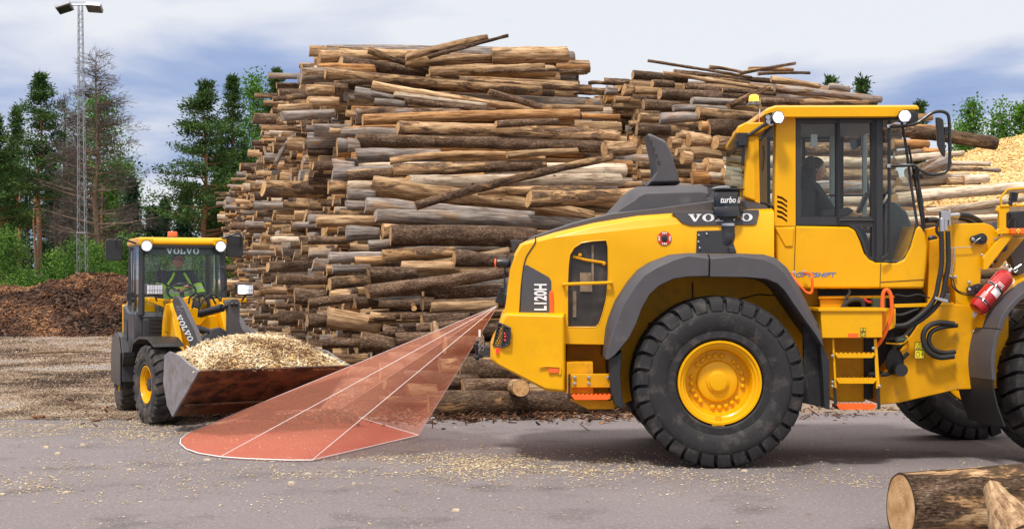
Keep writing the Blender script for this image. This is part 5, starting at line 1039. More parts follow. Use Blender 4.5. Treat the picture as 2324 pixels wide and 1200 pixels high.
for q_ in([P(1724,318,YN),P(1761,268,YN)],[P(1724,458,YN+.02),P(1740,462,YN+.02),P(1759,474,YN+.02)]): mb=MB(); mb.tube(q_,.016,n=6); both(mb); mb.build('rear_window_seal',BLK,BL)
# roof
roof=[(1733,262),(1737,252),(1746,243),(1762,238),(2084,237),(2087,244),(2084,249),(2052,250),(2042,254),(2036,265),(1770,266),(1762,258),(1748,257)]
mb=MB(); mb.loft([L0([(x,y+5) if y<246 else (x,y) for x,y in roof],YN-.16,YN-.16),L0(roof,YN-.10,YN-.16),L0(roof,YF+.10,YN-.16),L0([(x,y+5) if y<246 else (x,y) for x,y in roof],YF+.16,YN-.16)]); RF=mb.build('cab_roof',YEL,BL,bevel=.012,seg=3)
mb=MB(); mb.loft([L0([(1770,262),(2040,262),(2046,272),(1765,276)],Y,YN) for Y in(YN+.02,YF-.02)]); mb.build('roof_liner',TRIM,RF)
pl('roof_gutter',[(1806,264),(2040,264),(2040,270),(1806,270)],YN-.06,YN+.0,BLK,RF,bevel=.003)
rr=[(1668,305),(1672,288),(1690,279),(1722,279),(1745,258),(1762,262),(1745,290),(1722,302),(1700,308),(1682,310)]
mb=MB(); mb.loft([L0([(1668,305),(1672,288),(1690,279),(1735,278),(1748,272),(1745,290),(1722,302),(1700,308)],YN-.04,YN),[v+Vector((.16,0,0)) for v in L0([(1668,305),(1672,288),(1690,279),(1735,278),(1748,272),(1745,290),(1722,302),(1700,308)],YF+.04,YN)]]); mb.build('rear_roof_lip',YEL,BL,bevel=.02,seg=3)
tb('lamp_arm',[(1698,308,13.6),(1722,292,13.6),(1752,272,13.58)],13.6,.018,BLP)
mb=MB(); mb.box(P(1683,318,13.75),(.09,.2,.12)); mb.box(P(1676,328,13.75),(.07,.1,.07)); mb.tube([P(1688,320,13.7),P(1688,350,13.7),P(1686,372,13.7)],.014,n=6); mb.tube([P(1684,350,13.72),P(1682,385,13.72)],.005,n=5); mb.build('rear_wiper_motor',BLP,BL,bevel=.006)
tb('rear_wiper',[(1733,330),(1735,350),(1733,372),(1731,388)],YN+.0,.006,BLP)
# lamps
def lamp(px,py,Y,rad,yaw,nm='work_light',side=0):
    c=P(px,py,Y); M_=Matrix.Translation(c)@Matrix.Rotation(yaw,4,'Z'); mb=MB(); mb.lathe([(-.045,rad*1.02),(-.05,rad*1.08),(-.03,rad*1.12),(.01,rad*1.05),(.05,rad*.8),(.06,rad*.3)],24,M_)
    for k in range(5): mb.box(M_@Vector((0,.02+.014*k,0)),(rad*1.8-.01*k,.004,rad*1.9-.01*k),M_.to_3x3())
    l=mb.build(nm,BLP,BL); mb=MB(); mb.lathe([(-.045,rad*1.0),(-.052,rad*.7),(-.053,.001)],24,M_); mb.build('lens',LMPD,l); mb=MB(); [mb.ball(M_@Vector((rad*.55*math.cos(a),-.052,rad*.55*math.sin(a))),rad*.36,10,6,(1,.3,1)) for a in np.arange(0,6.2,PI/3)]; mb.ball(M_@Vector((0,-.052,0)),rad*.30,10,6,(1,.3,1)); mb.build('led_cells',LMP,l)
    for a in(0,1,2,3,4,5):
        pass
    return l
lamp(1762,268,13.50,.056,R(12)); lamp(2053,265,13.50,.056,R(-12))
mb=MB(); mb.box(P(1742,270,13.62),(.07,.1,.09)); mb.box(P(2070,268,13.62),(.09,.12,.11)); mb.build('lamp_mount',BLP,BL,bevel=.01)
mb=MB(); [mb.lathe([(-.02,.02),(.0,.022),(.01,.001)],12,Matrix.Translation(P(x,y,13.55))) for x,y in((1743,266),(1744,276),(1750,281))]; mb.build('small_lamp',LMPD,BL)
# beacon
c=P(1711,240,13.9); z=lambda y:P(1711,y,13.9).z-c.z; q=13.9/F
mb=MB(); mb.lathe([(z(241),18*q),(z(239),18*q),(z(233),13*q),(z(231),12*q)],24,Matrix.Translation(c),axis='z',caps=True); BB=mb.build('beacon_base',DGR,BL)
mb=MB(); mb.lathe([(z(232),11.5*q),(z(222),11*q),(z(217),9.5*q),(z(215),5*q),(z(215),.001)],24,Matrix.Translation(c),axis='z'); mb.build('beacon_lens',BEA,BB)
tb('beacon_rod',[(1713,241,13.9),(1722,244,13.88),(1724,256,13.85),(1724,276,13.82),(1722,292,13.8)],13.85,.007,SIL)
# mirrors, handrail
tb('mirror_frame',[(2018,288,13.62),(2050,286,13.5),(2078,281,13.4),(2098,268,13.4),(2114,257,13.4),(2132,253,13.4),(2148,257,13.4),(2154,272,13.4),(2155,320,13.4),(2155,372,13.4),(2146,390,13.4),(2128,396,13.4),(2108,396,13.4),(2092,388,13.4),(2075,376,13.5),(2050,376,13.55),(2018,377,13.62)],13.4,.016,BLP,smooth=4)
mb=MB(); mb.loft([[P(2124,266,13.33),P(2134,267,13.33),P(2141,272,13.33),P(2146,345,13.33),P(2144,358,13.33),P(2138,352,13.33),P(2128,330,13.33)],[P(2122,266,13.6),P(2134,267,13.6),P(2141,272,13.6),P(2146,345,13.6),P(2144,358,13.6),P(2136,352,13.6),P(2126,330,13.6)]]); MI=mb.build('wing_mirror',BLP,BL,bevel=.01)
mb=MB(); mb.box(P(2149,298,13.42),(.06,.05,.08)); mb.build('mirror_clamp',BLP,MI,bevel=.006)
tb('grab_handle',[(2019,264),(2018,300),(2018,420),(2018,560),(2013,578),(2001,588)],13.63,.016,BLP)
for y in(287,377): mb=MB(); mb.box(P(2018,y,13.625),(.055,.05,.035)); mb.build('handle_clamp',SIL,BL,bevel=.005)
# wipers at the windscreen
for pts in([(2062,330,14.0),(2075,400,13.95),(2085,460,13.9),(2096,525,13.85)],[(2078,395,14.3),(2090,440,14.3),(2100,520,14.2)],[(2084,398,13.8),(2087,450,13.8),(2095,520,13.8)]): tb('wiper_arm',pts,13.9,.011,BLK)
mb=MB(); mb.box(P(2082,400,13.9),(.09,.08,.05)); mb.box(P(2080,388,13.9),(.05,.06,.06)); mb.build('wiper_bracket',BLK,BL,bevel=.01)
# cab interior
st=MB(); st.loft([L0([(1815,505),(1830,420),(1842,385),(1852,385),(1852,430),(1848,510)],Y,14.3) for Y in(14.28,14.82)]); st.loft([L0([(1815,520),(1850,500),(1915,500),(1920,520),(1900,535),(1820,535)],Y,14.3) for Y in(14.25,14.85)]); st.loft([L0([(1838,352),(1856,352),(1854,382),(1838,382)],Y,14.3) for Y in(14.42,14.68)]); st.build('driver_seat',SEAT,BL,bevel=.03,seg=3)
st=MB(); st.loft([L0([(1862,478),(1925,470),(1938,478),(1925,490),(1865,492)],Y,14.1) for Y in(14.08,14.2)]); st.build('arm_rest',SEAT,BL,bevel=.015)
st=MB(); st.loft([L0([(1985,600),(2010,470),(2035,455),(2062,480),(2078,520),(2060,600)],Y,14.3) for Y in(14.35,14.75)]); st.build('dashboard',mat('dash_plastic',(.07,.085,.09),.5),BL,bevel=.03,seg=3)
st=MB(); M_=Matrix.Translation(P(1998,465,14.55))@Matrix.Rotation(R(-55),4,'Y'); rg2=[M_@Vector((.19*math.cos(a),.19*math.sin(a),0)) for a in np.linspace(0,2*PI,25)]; st.tube(rg2,.014,n=8); [st.tube([M_@Vector((0,0,0)),M_@Vector((.19*math.cos(a),.19*math.sin(a),0))],.01,n=6) for a in(.5,2.6,4.7)]; st.tube([M_@Vector((0,0,0)),P(2020,540,14.55)],.03,n=8); st.build('steering_wheel',BLP,BL)
st=MB(); st.box(P(1958,460,14.2),(.04,.1,.22),Matrix.Rotation(R(25),3,'Y')); st.build('display_screen',BLP,BL,bevel=.01); 
tb('inner_rail',[(1822,445,14.9),(1975,443,14.9)],14.9,.012,BLP,smooth=0)
mb=MB(); [mb.box(P(x,390,15.2),(.05,.04,.95)) for x in(1888,1962)]; mb.build('far_door_post',PALE,BL,bevel=.008)
mb=MB(); mb.loft([[P(1929,316,14.0),P(1955,318,14.0),P(1956,330,14.0),P(1936,342,14.0),P(1930,334,14.0)],[P(1929,316,14.03),P(1955,318,14.03),P(1956,330,14.03),P(1936,342,14.03),P(1930,334,14.03)]]); mb.build('inner_mirror',BLG,BL,bevel=.004)
mb=MB(); mb.loft([L0([(1840,305),(1855,305),(1855,333),(1840,333)],Y,YN+.012) for Y in(YN+.012,YN+.014)]); mb.build('window_sticker',mat('sticker_grey',(.25,.3,.3),.5),BL)
# ---- ladder, platform
pl('platform_box',[(1862,704),(2003,703),(2003,766),(1866,767)],13.30,13.85,YEL,BL,bevel=.008)
pl('platform_edge',[(1858,699),(2014,699),(2014,706),(1858,706)],13.28,13.9,YEL,BL,bevel=.003)
pl('platform_end',[(2004,700),(2033,700),(2033,742),(2004,756)],13.5,13.9,YEL,BL,bevel=.006)
pl('reflector',[(1925,756),(1948,756),(1948,766),(1925,766)],13.295,13.31,ORA,BL,bevel=.001)
def warn(px,py,w_,h_,Y,par=BL):
    o=pl('warning_label',[(px,py),(px+w_,py),(px+w_,py+h_),(px,py+h_)],Y-.002,Y+.004,LBL,par,bevel=0)
    mb=MB(); t=.6; q=lambda x,y:P(px+w_*x,py+h_*y,Y-.0035)
    def ln(a,b,r=.0022): mb.tube([q(*a),q(*b)],r,n=4)
    for e in([(.02,.01),(.98,.01)],[(.98,.01),(.98,.99)],[(.98,.99),(.02,.99)],[(.02,.99),(.02,.01)],[(.02,.5),(.98,.5)],[(.5,.08),(.88,.43)],[(.88,.43),(.12,.43)],[(.12,.43),(.5,.08)],[(.3,.38),(.7,.3)],[(.5,.2),(.5,.36)],[(.2,.62),(.2,.88)],[(.2,.88),(.45,.88)],[(.45,.88),(.45,.62)],[(.45,.62),(.2,.62)],[(.6,.75),(.9,.75)],[(.75,.62),(.75,.9)]): ln(*e)
    mb.build('pictogram',BLK,o)
warn(1953,744,12,20,13.298); warn(2076,775,23,38,13.62)
for o_ in([(1888,768),(1893,768),(1899,880),(1894,880)],[(1983,768),(1990,768),(1997,876),(1992,882),(1988,880)]): mb=MB(); mb.loft([[P(x,y,Y) for x,y in o_] for Y in(13.36,13.48)]); mb.build('ladder_rail',YEL,BL,bevel=.004)
for dx in(0,98): mb=MB(); mb.loft([[P(x+dx,y,Y) for x,y in[(1890,872),(1897,872),(1901,927),(1893,927)]] for Y in(13.37,13.47)]); mb.build('ladder_strap',BLK,BL,bevel=.004)
bolts(BL,[(1889,807),(1889,866),(1889,876),(1982,790),(1996,876)],13.35,.012)
step(1894,1987,802,13.34,YEL,'ladder_step',.16); step(1897,1990,860,13.34,YEL,'ladder_step',.16); step(1899,1990,919,13.30,ORA,'orange_step',.20)
# orange rails
tb('orange_rail',[(1986,790,13.45),(2000,772,13.42),(2012,748,13.4),(2023,715,13.4),(2024,690,13.4),(2021,668,13.4),(2014,658,13.4),(2006,662,13.4),(2003,680,13.4),(2003,735,13.4)],13.4,.018,ORA)
pl('orange_guard',[(2001,716),(2006,714),(2006,748),(2001,758)],13.38,13.42,ORA,BL,bevel=.004)
tb('orange_rail',[(1797,619,13.6),(1800,630,13.55),(1815,648,13.5),(1828,662,13.5),(1838,665,13.5),(1843,658,13.5),(1843,630,13.5),(1840,622,13.55),(1826,618,13.6)],13.5,.013,ORA)
bolts(BL,[(1801,619),(1825,618)],13.62,.018)
# ---- dark machinery under the cab
mb=MB(); mb.loft([L0([(1860,655),(2095,655),(2125,700),(2060,760),(2000,905),(1965,905),(1965,700),(1862,690)],Y,13.9) for Y in(13.95,15.1)]); mb.build('underbody',BLK,BL)
pl('cross_bar',[(1858,672),(2030,670),(2030,676),(1858,678)],13.75,13.8,YELD,BL,bevel=.003); pl('cross_bar',[(2030,690),(2165,686),(2165,694),(2030,698)],13.7,13.8,YEL,BL,bevel=.003)
pl('side_panel',[(1860,678),(1920,678),(1925,700),(1862,700)],13.78,13.82,YELD,BL)
for pts,r,m in(([(1905,710),(1918,690),(1935,680),(1955,682),(1962,700)],.022,BLK),([(1923,700),(1918,680),(1928,665),(1926,655)],.012,DGR),([(1960,678),(1970,684),(1985,686)],.014,RED),([(2030,740),(2070,735),(2100,710),(2115,690)],.025,BLK),([(2010,770),(2050,765),(2075,740)],.02,BLK),([(2032,668),(2060,672),(2085,668),(2110,676)],.008,BLK),([(1998,850),(2020,845),(2040,820),(2060,800)],.03,BLP),([(2000,700),(2040,715),(2085,700)],.016,BLK)): tb('hose',pts,13.72,r,m)
GB=mat('dark_green_block',(.03,.05,.03),.5)
mb=MB(); mb.box(P(1993,688,13.72),(.13,.1,.09)); mb.build('valve_block',GB,BL,bevel=.008)
mb=MB(); mb.box(P(2045,780,13.8),(.2,.12,.07)); mb.tube([P(2030,775,13.7),P(2060,770,13.7)],.025,n=10); mb.build('valve_block',GB,BL,bevel=.008)
mb=MB(); mb.lathe([(0,.05),(.5,.05)],20,Matrix.Translation(P(1970,850,13.85))@Matrix.Rotation(R(90),4,'Y'),axis='z',caps=True); mb.build('steering_cylinder',BLP,BL)
tb('bracket_loop',[(2010,778),(2045,780),(2058,772),(2060,765),(2055,762)],13.66,.008,YEL)
# ---- front frame
pl('front_frame',[(1996,918),(2040,914),(2172,884),(2290,880),(2290,700),(2172,690),(2118,690),(2098,716),(2040,800),(2010,838),(1996,852)],13.70,14.9,YELD,BL,bevel=.012)
pl('frame_web',[(2103,520),(2142,510),(2142,692),(2040,692),(2050,672),(2097,658)],14.05,14.2,YELD,BL,bevel=.01)
mb=MB(); mb.lathe([(-.02,.13),(.0,.13),(.0,.001)],24,Matrix.Translation(P(2030,820,13.69))@Matrix.Diagonal((.65,1,1,1))@Matrix.Rotation(0,4,'Y')); mb.build('pivot_hole',BLK,BL)
mb=MB(); mb.lathe([(-.1,.06),(.05,.065)],20,Matrix.Translation(P(2040,838,13.62)),caps=True); mb.build('pivot_pin',BLP,BL)
tw=[(2142,508),(2235,506),(2252,512),(2266,528),(2270,542),(2256,575),(2228,612),(2226,640),(2215,700),(2180,712),(2168,690),(2168,655),(2142,618)]
pl('lift_tower',tw,13.72,13.90,YEL,BL,bevel=.012); mb=MB(); mb.loft([L0(tw,15.1,13.72),L0(tw,15.28,13.72)]); mb.build('lift_tower',YELD,BL,bevel=.01)
pl('tower_seam',[(2163,508),(2167,508),(2167,612),(2163,612)],13.715,13.73,YELD,BL,bevel=.001)
pl('tower_plate',[(2110,546),(2140,540),(2140,690),(2105,690)],13.80,13.88,YELD,BL,bevel=.008)
for (x,y,rx) in((2217,542,1),(2209,656,1)):
    mb=MB(); n_=20; c1=P(x+9,y,13.70); c2=P(x-9,y+1,13.70); r1,r2=13/236,8/236
    ring=[c1+Vector((r1*math.cos(a),0,r1*math.sin(a))) for a in np.linspace(-PI/2,PI/2,10)]+[c2+Vector((r2*math.cos(a),0,r2*math.sin(a))) for a in np.linspace(PI/2,3*PI/2,10)]
    mb.loft([ring,[v-Vector((0,.03,0)) for v in ring]]); mb.lathe([(-.03,.034),(-.045,.03),(-.045,.001)],16,Matrix.Translation(c1)); pc=mb.build('pin_cover',BLP,BL,bevel=.005); bolts(pc,[(x-9,y+1)],13.668,.014)
tb('grease_line',[(2138,563,13.68),(2170,562,13.68),(2190,561,13.68),(2205,560,13.68),(2211,550,13.66),(2225,540,13.65)],13.68,.005,SIL,smooth=2)
tb('grease_line',[(2160,563),(2160,590),(2157,605),(2157,620)],13.68,.005,SIL,smooth=2); tb('grease_line',[(2166,563),(2165,590),(2162,605),(2161,620)],13.68,.005,SIL,smooth=2)
bolts(BL,[(2229,579),(2228,610),(2260,543),(2268,538),(2246,605),(2257,584),(2168,628),(2200,641),(2157,628)],13.70,.013)
mb=MB(); [mb.lathe([(0,.009),(-.003,.009),(-.003,.001)],10,Matrix.Translation(P(x,y,13.717))) for x,y in((2252,556),(2257,551),(2262,556),(2252,562),(2258,566),(2263,561))]; mb.build('tower_hole',BLK,BL)
pl('gusset',[(2232,585),(2288,520),(2324,520),(2330,535),(2300,535),(2240,612),(2232,612)],13.62,13.70,YEL,BL,bevel=.006)
pl('gusset_back',[(2290,538),(2328,538),(2268,608),(2255,608)],13.80,13.9,mat('painted_shade_yellow_brown',(.42,.20,.01),.6),BL,bevel=.006)  # machine yellow darkened in the base colour, painted shade behind the gusset
mb=MB(); mb.lathe([(0,.05),(-.04,.05),(-.05,.02),(-.05,.001)],20,Matrix.Translation(P(2272,560,13.78))); mb.ball(P(2258,590,13.7),.03,10,6); mb.ball(P(2248,602,13.68),.025,10,6); mb.build('pulley',DGR,BL)
pl('lamp_post',[(2266,468),(2288,467),(2292,472),(2290,480),(2284,484),(2284,516),(2294,522),(2294,530),(2262,532),(2262,525),(2268,518),(2268,482),(2262,478)],13.60,13.66,YEL,BL,bevel=.005)
pl('amber_marker',[(2294,518),(2330,518),(2330,531),(2294,531)],13.55,13.62,ORA,BL,bevel=.008)
mb=MB(); [mb.ball(P(x,y,13.545),.009,8,4) for x,y in((2308,524),(2314,524),(2311,521),(2311,528))]; mb.build('marker_led',LBL,BL)
tb('lamp_guard',[(2273,468),(2272,448),(2282,436),(2290,430),(2330,427)],13.60,.010,YEL,smooth=3); tb('lamp_guard',[(2270,468),(2330,466)],13.6,.012,YEL,smooth=0)
mb=MB(); mb.box(P(2300,447,13.62),(.06,.08,.085),Matrix.Rotation(R(12),3,'Y')); [mb.box(P(2300,438+k*4.5,13.575),(.055,.012,.008),Matrix.Rotation(R(12),3,'Y')) for k in range(5)]; mb.box(P(2293,462,13.6),(.03,.04,.04)); mb.build('work_light',BLP,BL,bevel=.005)
pl('head_lamp_box',[(2288,480),(2330,478),(2330,520),(2288,520)],13.80,14.1,BLP,BL,bevel=.01)
mb=MB(); mb.box(P(2301,490,13.75),(.05,.04,.06)); mb.tube([P(2296,495,13.74),P(2290,505,13.74),P(2286,512,13.74)],.006,n=5); mb.tube([P(2302,498,13.74),P(2302,516,13.74)],.012,n=5); mb.build('lamp_socket',DGR,BL,bevel=.005)
# boom
pl('lift_arm',[(2270,500),(2420,560),(2600,700),(2600,760),(2400,650),(2250,560)],14.15,14.4,GRY,BL,bevel=.015)
pl('lift_arm',[(2285,560),(2330,540),(2600,700),(2600,760),(2330,660),(2305,620)],13.95,14.1,GRY,BL,bevel=.015)
# hoses
def hose2(a,Y0,r=.024):
    for dx,dy,dY in((0,0,0),(15,0,.03)): tb('hydraulic_hose',[(x+dx,y+dy,(Y0 if len(a[0])==2 else 0)+dY) for x,y in a],Y0,r,BLK,n=12)
hose2([(2136,525),(2137,560),(2137,600),(2130,640),(2122,675),(2100,705),(2060,735),(2030,740)],13.52)
tb('hydraulic_hose',[(2165,735,13.6),(2130,732,13.58),(2105,742,13.55),(2095,765,13.55),(2105,795,13.55),(2130,810,13.58),(2165,808,13.6)],13.6,.026,BLK,n=12)
tb('hydraulic_hose',[(2172,738,13.64),(2140,742,13.6),(2115,752,13.58),(2108,772,13.58),(2118,792,13.58),(2140,800,13.6),(2168,798,13.62)],13.6,.022,BLK,n=12)
tb('hydraulic_hose',[(2170,488,13.75),(2195,489,13.8),(2220,500,13.9),(2230,515,14.0)],13.8,.026,BLK,n=12); tb('hydraulic_hose',[(2165,495,13.85),(2190,498,13.9),(2215,510,14.0)],13.8,.022,BLK,n=12)
tb('hydraulic_hose',[(2103,500,14.2),(2125,500,14.3),(2140,515,14.3)],13.8,.03,BLK,n=12); tb('hydraulic_hose',[(2135,500,13.6),(2127,512,13.6),(2126,525,13.6),(2132,535,13.6)],13.6,.014,BLK)
mb=MB(); [mb.tube([P(x,y0,13.53+d),P(x,y1,13.53+d)],.026,n=10) for x,y0,y1,d in((2137,495,527,0),(2145,485,524,.02))]; mb.tube([P(2140,492,13.55),P(2175,488,13.72)],.026,n=10); mb.tube([P(2150,498,13.6),P(2172,496,13.82)],.022,n=10); mb.box(P(2144,490,13.56),(.09,.07,.09)); mb.box(P(2152,495,13.6),(.02,.1,.16)); mb.build('hose_fitting',SIL,BL,bevel=.006)
mb=MB(); mb.box(P(2135,680,13.5),(.13,.06,.03),Matrix.Rotation(R(15),3,'Y')); mb.build('hose_clamp',SIL,BL,bevel=.006)
tb('cable',[(2158,628),(2162,650),(2180,666),(2205,670),(2225,668)],13.66,.006,BLK); tb('cable',[(2162,630),(2170,655),(2185,664),(2210,666)],13.65,.006,BLK)
mb=MB(); mb.ball(P(2117,542,13.85),.05,14,8,(1,.4,.7)); mb.build('hose_cap',BLP,BL)
# ---- front fender over the near front wheel
Mf=WM(5.46,13.82,RZ,YAW)
def fsweep(prof,y0,y1,m,nm,th=.03,par=BL,label=None):
    mb=MB(); rings=[]
    n_=len(prof)
    for i,(u,z) in enumerate(prof):
        a=prof[max(0,i-1)]; b=prof[min(n_-1,i+1)]; t=Vector((b[0]-a[0],0,b[1]-a[1])).normalized(); nrm=Vector((t.z,0,-t.x))
        if nrm.dot(Vector((u,0,z)))>0: nrm=-nrm
        p=Vector((u,0,z)); rings.append([Mf@(p+Vector((0,y0,0))),Mf@(p+Vector((0,y1,0))),Mf@(p+nrm*th+Vector((0,y1,0))),Mf@(p+nrm*th+Vector((0,y0,0)))])
    mb.loft(rings); return mb.build(nm,m,par,bevel=.008,angle=40,label=label)
up=curve2([(-1.0,.50),(-.93,.66),(-.72,.86),(-.46,1.0),(-.1,1.10),(.5,1.12),(1.0,.9)],4)
FF=fsweep(up,-.06,.36,YEL,'front_fender'); fsweep(up,-.36,-.063,GRY,'fender_edge',th=.05,par=FF)
fsweep(curve2([(-1.06,.02),(-1.07,.2),(-1.04,.40),(-1.0,.497)],4),-.37,.36,GRY,'fender_lower',th=.04,par=FF)
fsweep(curve2([(-.93,-.42),(-1.0,-.25),(-1.045,-.08),(-1.06,.05)],4),-.36,.33,BLK,'rubber_flap',th=.02,par=FF)
mb=MB(); [mb.ball(Mf@Vector((-1.02,y,.46)),.014,8,5) for y in(.28,.17,.06)]; mb.build('fender_bolt',SIL,FF)
# ---- fire extinguisher clamped on the fender
a=P(2224,692,13.55); b=P(2286,622,13.62); ax=(b-a).normalized(); L_=(b-a).length; rot=ax.to_track_quat('Z','Y').to_matrix().to_4x4(); M_=Matrix.Translation(a)@rot
FE=thing('fire_extinguisher',a-ax*.1,'red fire extinguisher strapped slantwise on the yellow front fender','fire extinguisher')
r_=.092; mb=MB(); mb.lathe([(-.07,.001),(-.07,.05),(-.055,.078),(-.02,r_),(L_-.05,r_),(L_-.01,.07),(L_+.02,.035),(L_+.03,.02)],32,M_,axis='z'); CY=mb.build('cylinder',RED,FE)
mb=MB()
def band(t0,t1,a0,a1,m_,nm,rr=r_+.0015):
    mb=MB(); k=14; A_=[M_@Vector((rr*math.cos(a0+(a1-a0)*i/k),rr*math.sin(a0+(a1-a0)*i/k),t0)) for i in range(k+1)]; B_=[M_@Vector((rr*math.cos(a0+(a1-a0)*i/k),rr*math.sin(a0+(a1-a0)*i/k),t1)) for i in range(k+1)]
    mb.add(A_+B_,[(i,i+1,k+1+i+1,k+1+i) for i in range(k)]); return mb.build(nm,m_,CY)
vw=M_.inverted().to_3x3()@Vector((0,-1,.3)); av=math.atan2(vw.y,vw.x)
band(.13,.20,av-.1,av+.9,WHT,'paper_label')
for t in(.225,.245,.262): band(t,t+.008,av-.2,av+.6,WHT,'printed_line')
for t in(.04,.06,.08,.10): band(t,t+.006,av-.7,av-.2,WHT,'printed_line')
band(.205,.222,av-PI,av+PI,BLK,'strap',r_+.004); band(.015,.032,av-PI,av+PI,BLK,'strap',r_+.004)
mb=MB(); [mb.tube([M_@Vector(((r_+.012)*math.cos(av+o+d),(r_+.012)*math.sin(av+o+d),t+e)) for o,e in((-.25,-.012),(.25,-.012),(.25,.012),(-.25,.012),(-.25,-.012))],.004,n=5) for t,d in((.213,.1),(.024,.1),(.213,-.7))]; mb.build('buckle',SIL,FE)
mb=MB(); mb.tube([M_@Vector((0,0,L_+.02)),M_@Vector((0,0,L_+.07))],.018,n=10); mb.tube([M_@Vector((0,0,L_+.06)),P(2300,612,13.6),P(2318,600,13.6)],.008,n=6,smooth=3); mb.tube([M_@Vector((0,0,L_+.06)),P(2305,618,13.6),P(2310,612,13.6)],.008,n=6); mb.tube([P(2288+6*math.cos(t),606+6*math.sin(t),13.58) for t in np.linspace(0,6.3,10)],.003,n=5); mb.build('valve_handle',SIL,FE)
tb('extinguisher_bracket',[(2216,696,13.64),(2232,712,13.62),(2240,712,13.62),(2250,700,13.64),(2299,645,13.72),(2299,632,13.74)],13.62,.006,WHT,FE,smooth=2)
pl('fender_label',[(2206,712),(2214,706),(2220,710),(2211,721)],13.62,13.625,WHT,FF,bevel=0)
# ================================================ PEOPLE
def skin_mesh(pts,edges,rad,sub=1):
    me=bpy.data.meshes.new('s'); me.from_pydata(pts,edges,[]); o=bpy.data.objects.new('s',me); C.objects.link(o)
    sk=o.modifiers.new('k','SKIN'); sv=me.skin_vertices[0].data if me.skin_vertices else None
    if sv is None:
        bm=bmesh.new(); bm.from_mesh(me); bm.verts.layers.skin.verify(); bm.to_mesh(me); bm.free(); sv=me.skin_vertices[0].data
    for i,r in enumerate(rad): sv[i].radius=(r,r) if not isinstance(r,tuple) else r
    sv[0].use_root=True; sb=o.modifiers.new('b','SUBSURF'); sb.levels=sub; sb.render_levels=sub
    dg=bpy.context.evaluated_depsgraph_get(); dg.update(); m=bpy.data.meshes.new_from_object(o.evaluated_get(dg)); V=[v.co.copy() for v in m.vertices]; Fc=[tuple(p.vertices) for p in m.polygons]
    bpy.data.objects.remove(o); bpy.data.meshes.remove(m); return V,Fc
def person(loc,yaw,label,J,top,hair,stripes,bun=False,glasses=False,headturn=0):
    root=thing('person',loc,label,'person',rz=yaw,local=True)
    def chain(names): return [Vector(J[n]) for n in names]
    mb=MB()
    pts=[Vector(J['pelvis']),Vector(J['waist']),Vector(J['chest']),Vector(J['neck']),Vector(J['head'])-Vector((0,0,.06))]; ed=[(0,1),(1,2),(2,3),(3,4)]; rd=[.13,.115,.14,.052,.06]
    def limb(root_i,names,rs):
        pr=root_i
        for n,r in zip(names,rs): pts.append(Vector(J[n])); rd.append(r); ed.append((pr,len(pts)-1)); pr=len(pts)-1
        return pr
    for s in('l','r'):
        limb(2,['sh_'+s,'el_'+s,'wr_'+s],[.062,.042,.027]); limb(0,['hip_'+s,'kn_'+s,'an_'+s],[.085,.06,.042])
    V,Fc=skin_mesh(pts,ed,rd); mb.add(V,Fc)
    # head
    h=Vector(J['head']); Mh=Matrix.Translation(h)@Matrix.Rotation(headturn,4,'Z'); n,m=24,18; hv=[]
    for i in range(m+1):
        t=PI*i/m
        for k in range(n):
            a=2*PI*k/n; x=math.sin(t)*math.cos(a); y=math.sin(t)*math.sin(a); z=math.cos(t)
            px=.098*x; py=.076*y; pz=.118*z
            if z<-.1: w_=1-.32*(-z-.1); py*=w_; px*=(1-.18*(-z)) 
            if x>0 and -.95<z<-.6: px+=.022*x
            if x>.5 and abs(y)<.35: 
                px+=.030*math.exp(-((y/.13)**2))*math.exp(-(((z+.12)/.16)**2)); px+=.008*math.exp(-((y/.3)**2))*math.exp(-(((z+.48)/.08)**2))
            px-=.012*math.exp(-(((abs(y)-.34)/.16)**2))*math.exp(-(((z-.05)/.12)**2))*(x>.3)
            hv.append(Mh@Vector((px,py,pz)))
    mb.add(hv,[(i*n+k,i*n+(k+1)%n,(i+1)*n+(k+1)%n,(i+1)*n+k) for i in range(m) for k in range(n)])
    for s in(-1,1): mb.ball(Mh@Vector((-.005,s*.077,-.005)),.03,10,8,(.6,.35,1))
    # hands with fingers
    for s in('l','r'):
        wr=Vector(J['wr_'+s]); el=Vector(J['el_'+s]); d=(wr-el).normalized(); sd_=Vector((0,1 if s=='l' else -1,0)); dn=d.cross(sd_).normalized(); dn=dn if dn.z<0 else -dn; sd_=d.cross(dn).normalized(); 
        pc=wr+d*.05; Vp,Fp=skin_mesh([wr-d*.01,wr+d*.03,wr+d*.085],[(0,1),(1,2)],[(.026,.02),(.038,.016),(.04,.014)]); mb.add(Vp,Fp)
        for k,(o_,l_) in enumerate(((-.030,.066),(-.010,.075),(.010,.07),(.030,.055))):
            b=wr+d*.085+sd_*o_; p1=b+d*l_*.45+dn*.008; p2=p1+d*l_*.2+dn*l_*.35; p3=p2-d*l_*.15+dn*l_*.22; mb.tube([b-d*.02,b,p1,p2,p3],[.009,.0095,.009,.008,.006],n=8)
        ts=-1 if (sd_.y*(1 if s=='l' else -1))>0 else 1
        b=wr+d*.03+sd_*.03*ts; mb.tube([b,b+d*.03+sd_*.022*ts+dn*.015,b+d*.055+sd_*.018*ts+dn*.035],[.012,.011,.008],n=8)
    B=mb.build('body',SKIN,root,angle=80)
    rm=B.modifiers.new('r','REMESH'); rm.mode='VOXEL'; rm.voxel_size=.0075; rm.use_smooth_shade=True
    # clothes
    pts=[Vector(J['pelvis'])+Vector((0,0,.05)),Vector(J['waist']),Vector(J['chest']),Vector(J['neck'])-Vector((0,0,.03))]; ed=[(0,1),(1,2),(2,3)]; rd=[.155,.145,.17,.075]
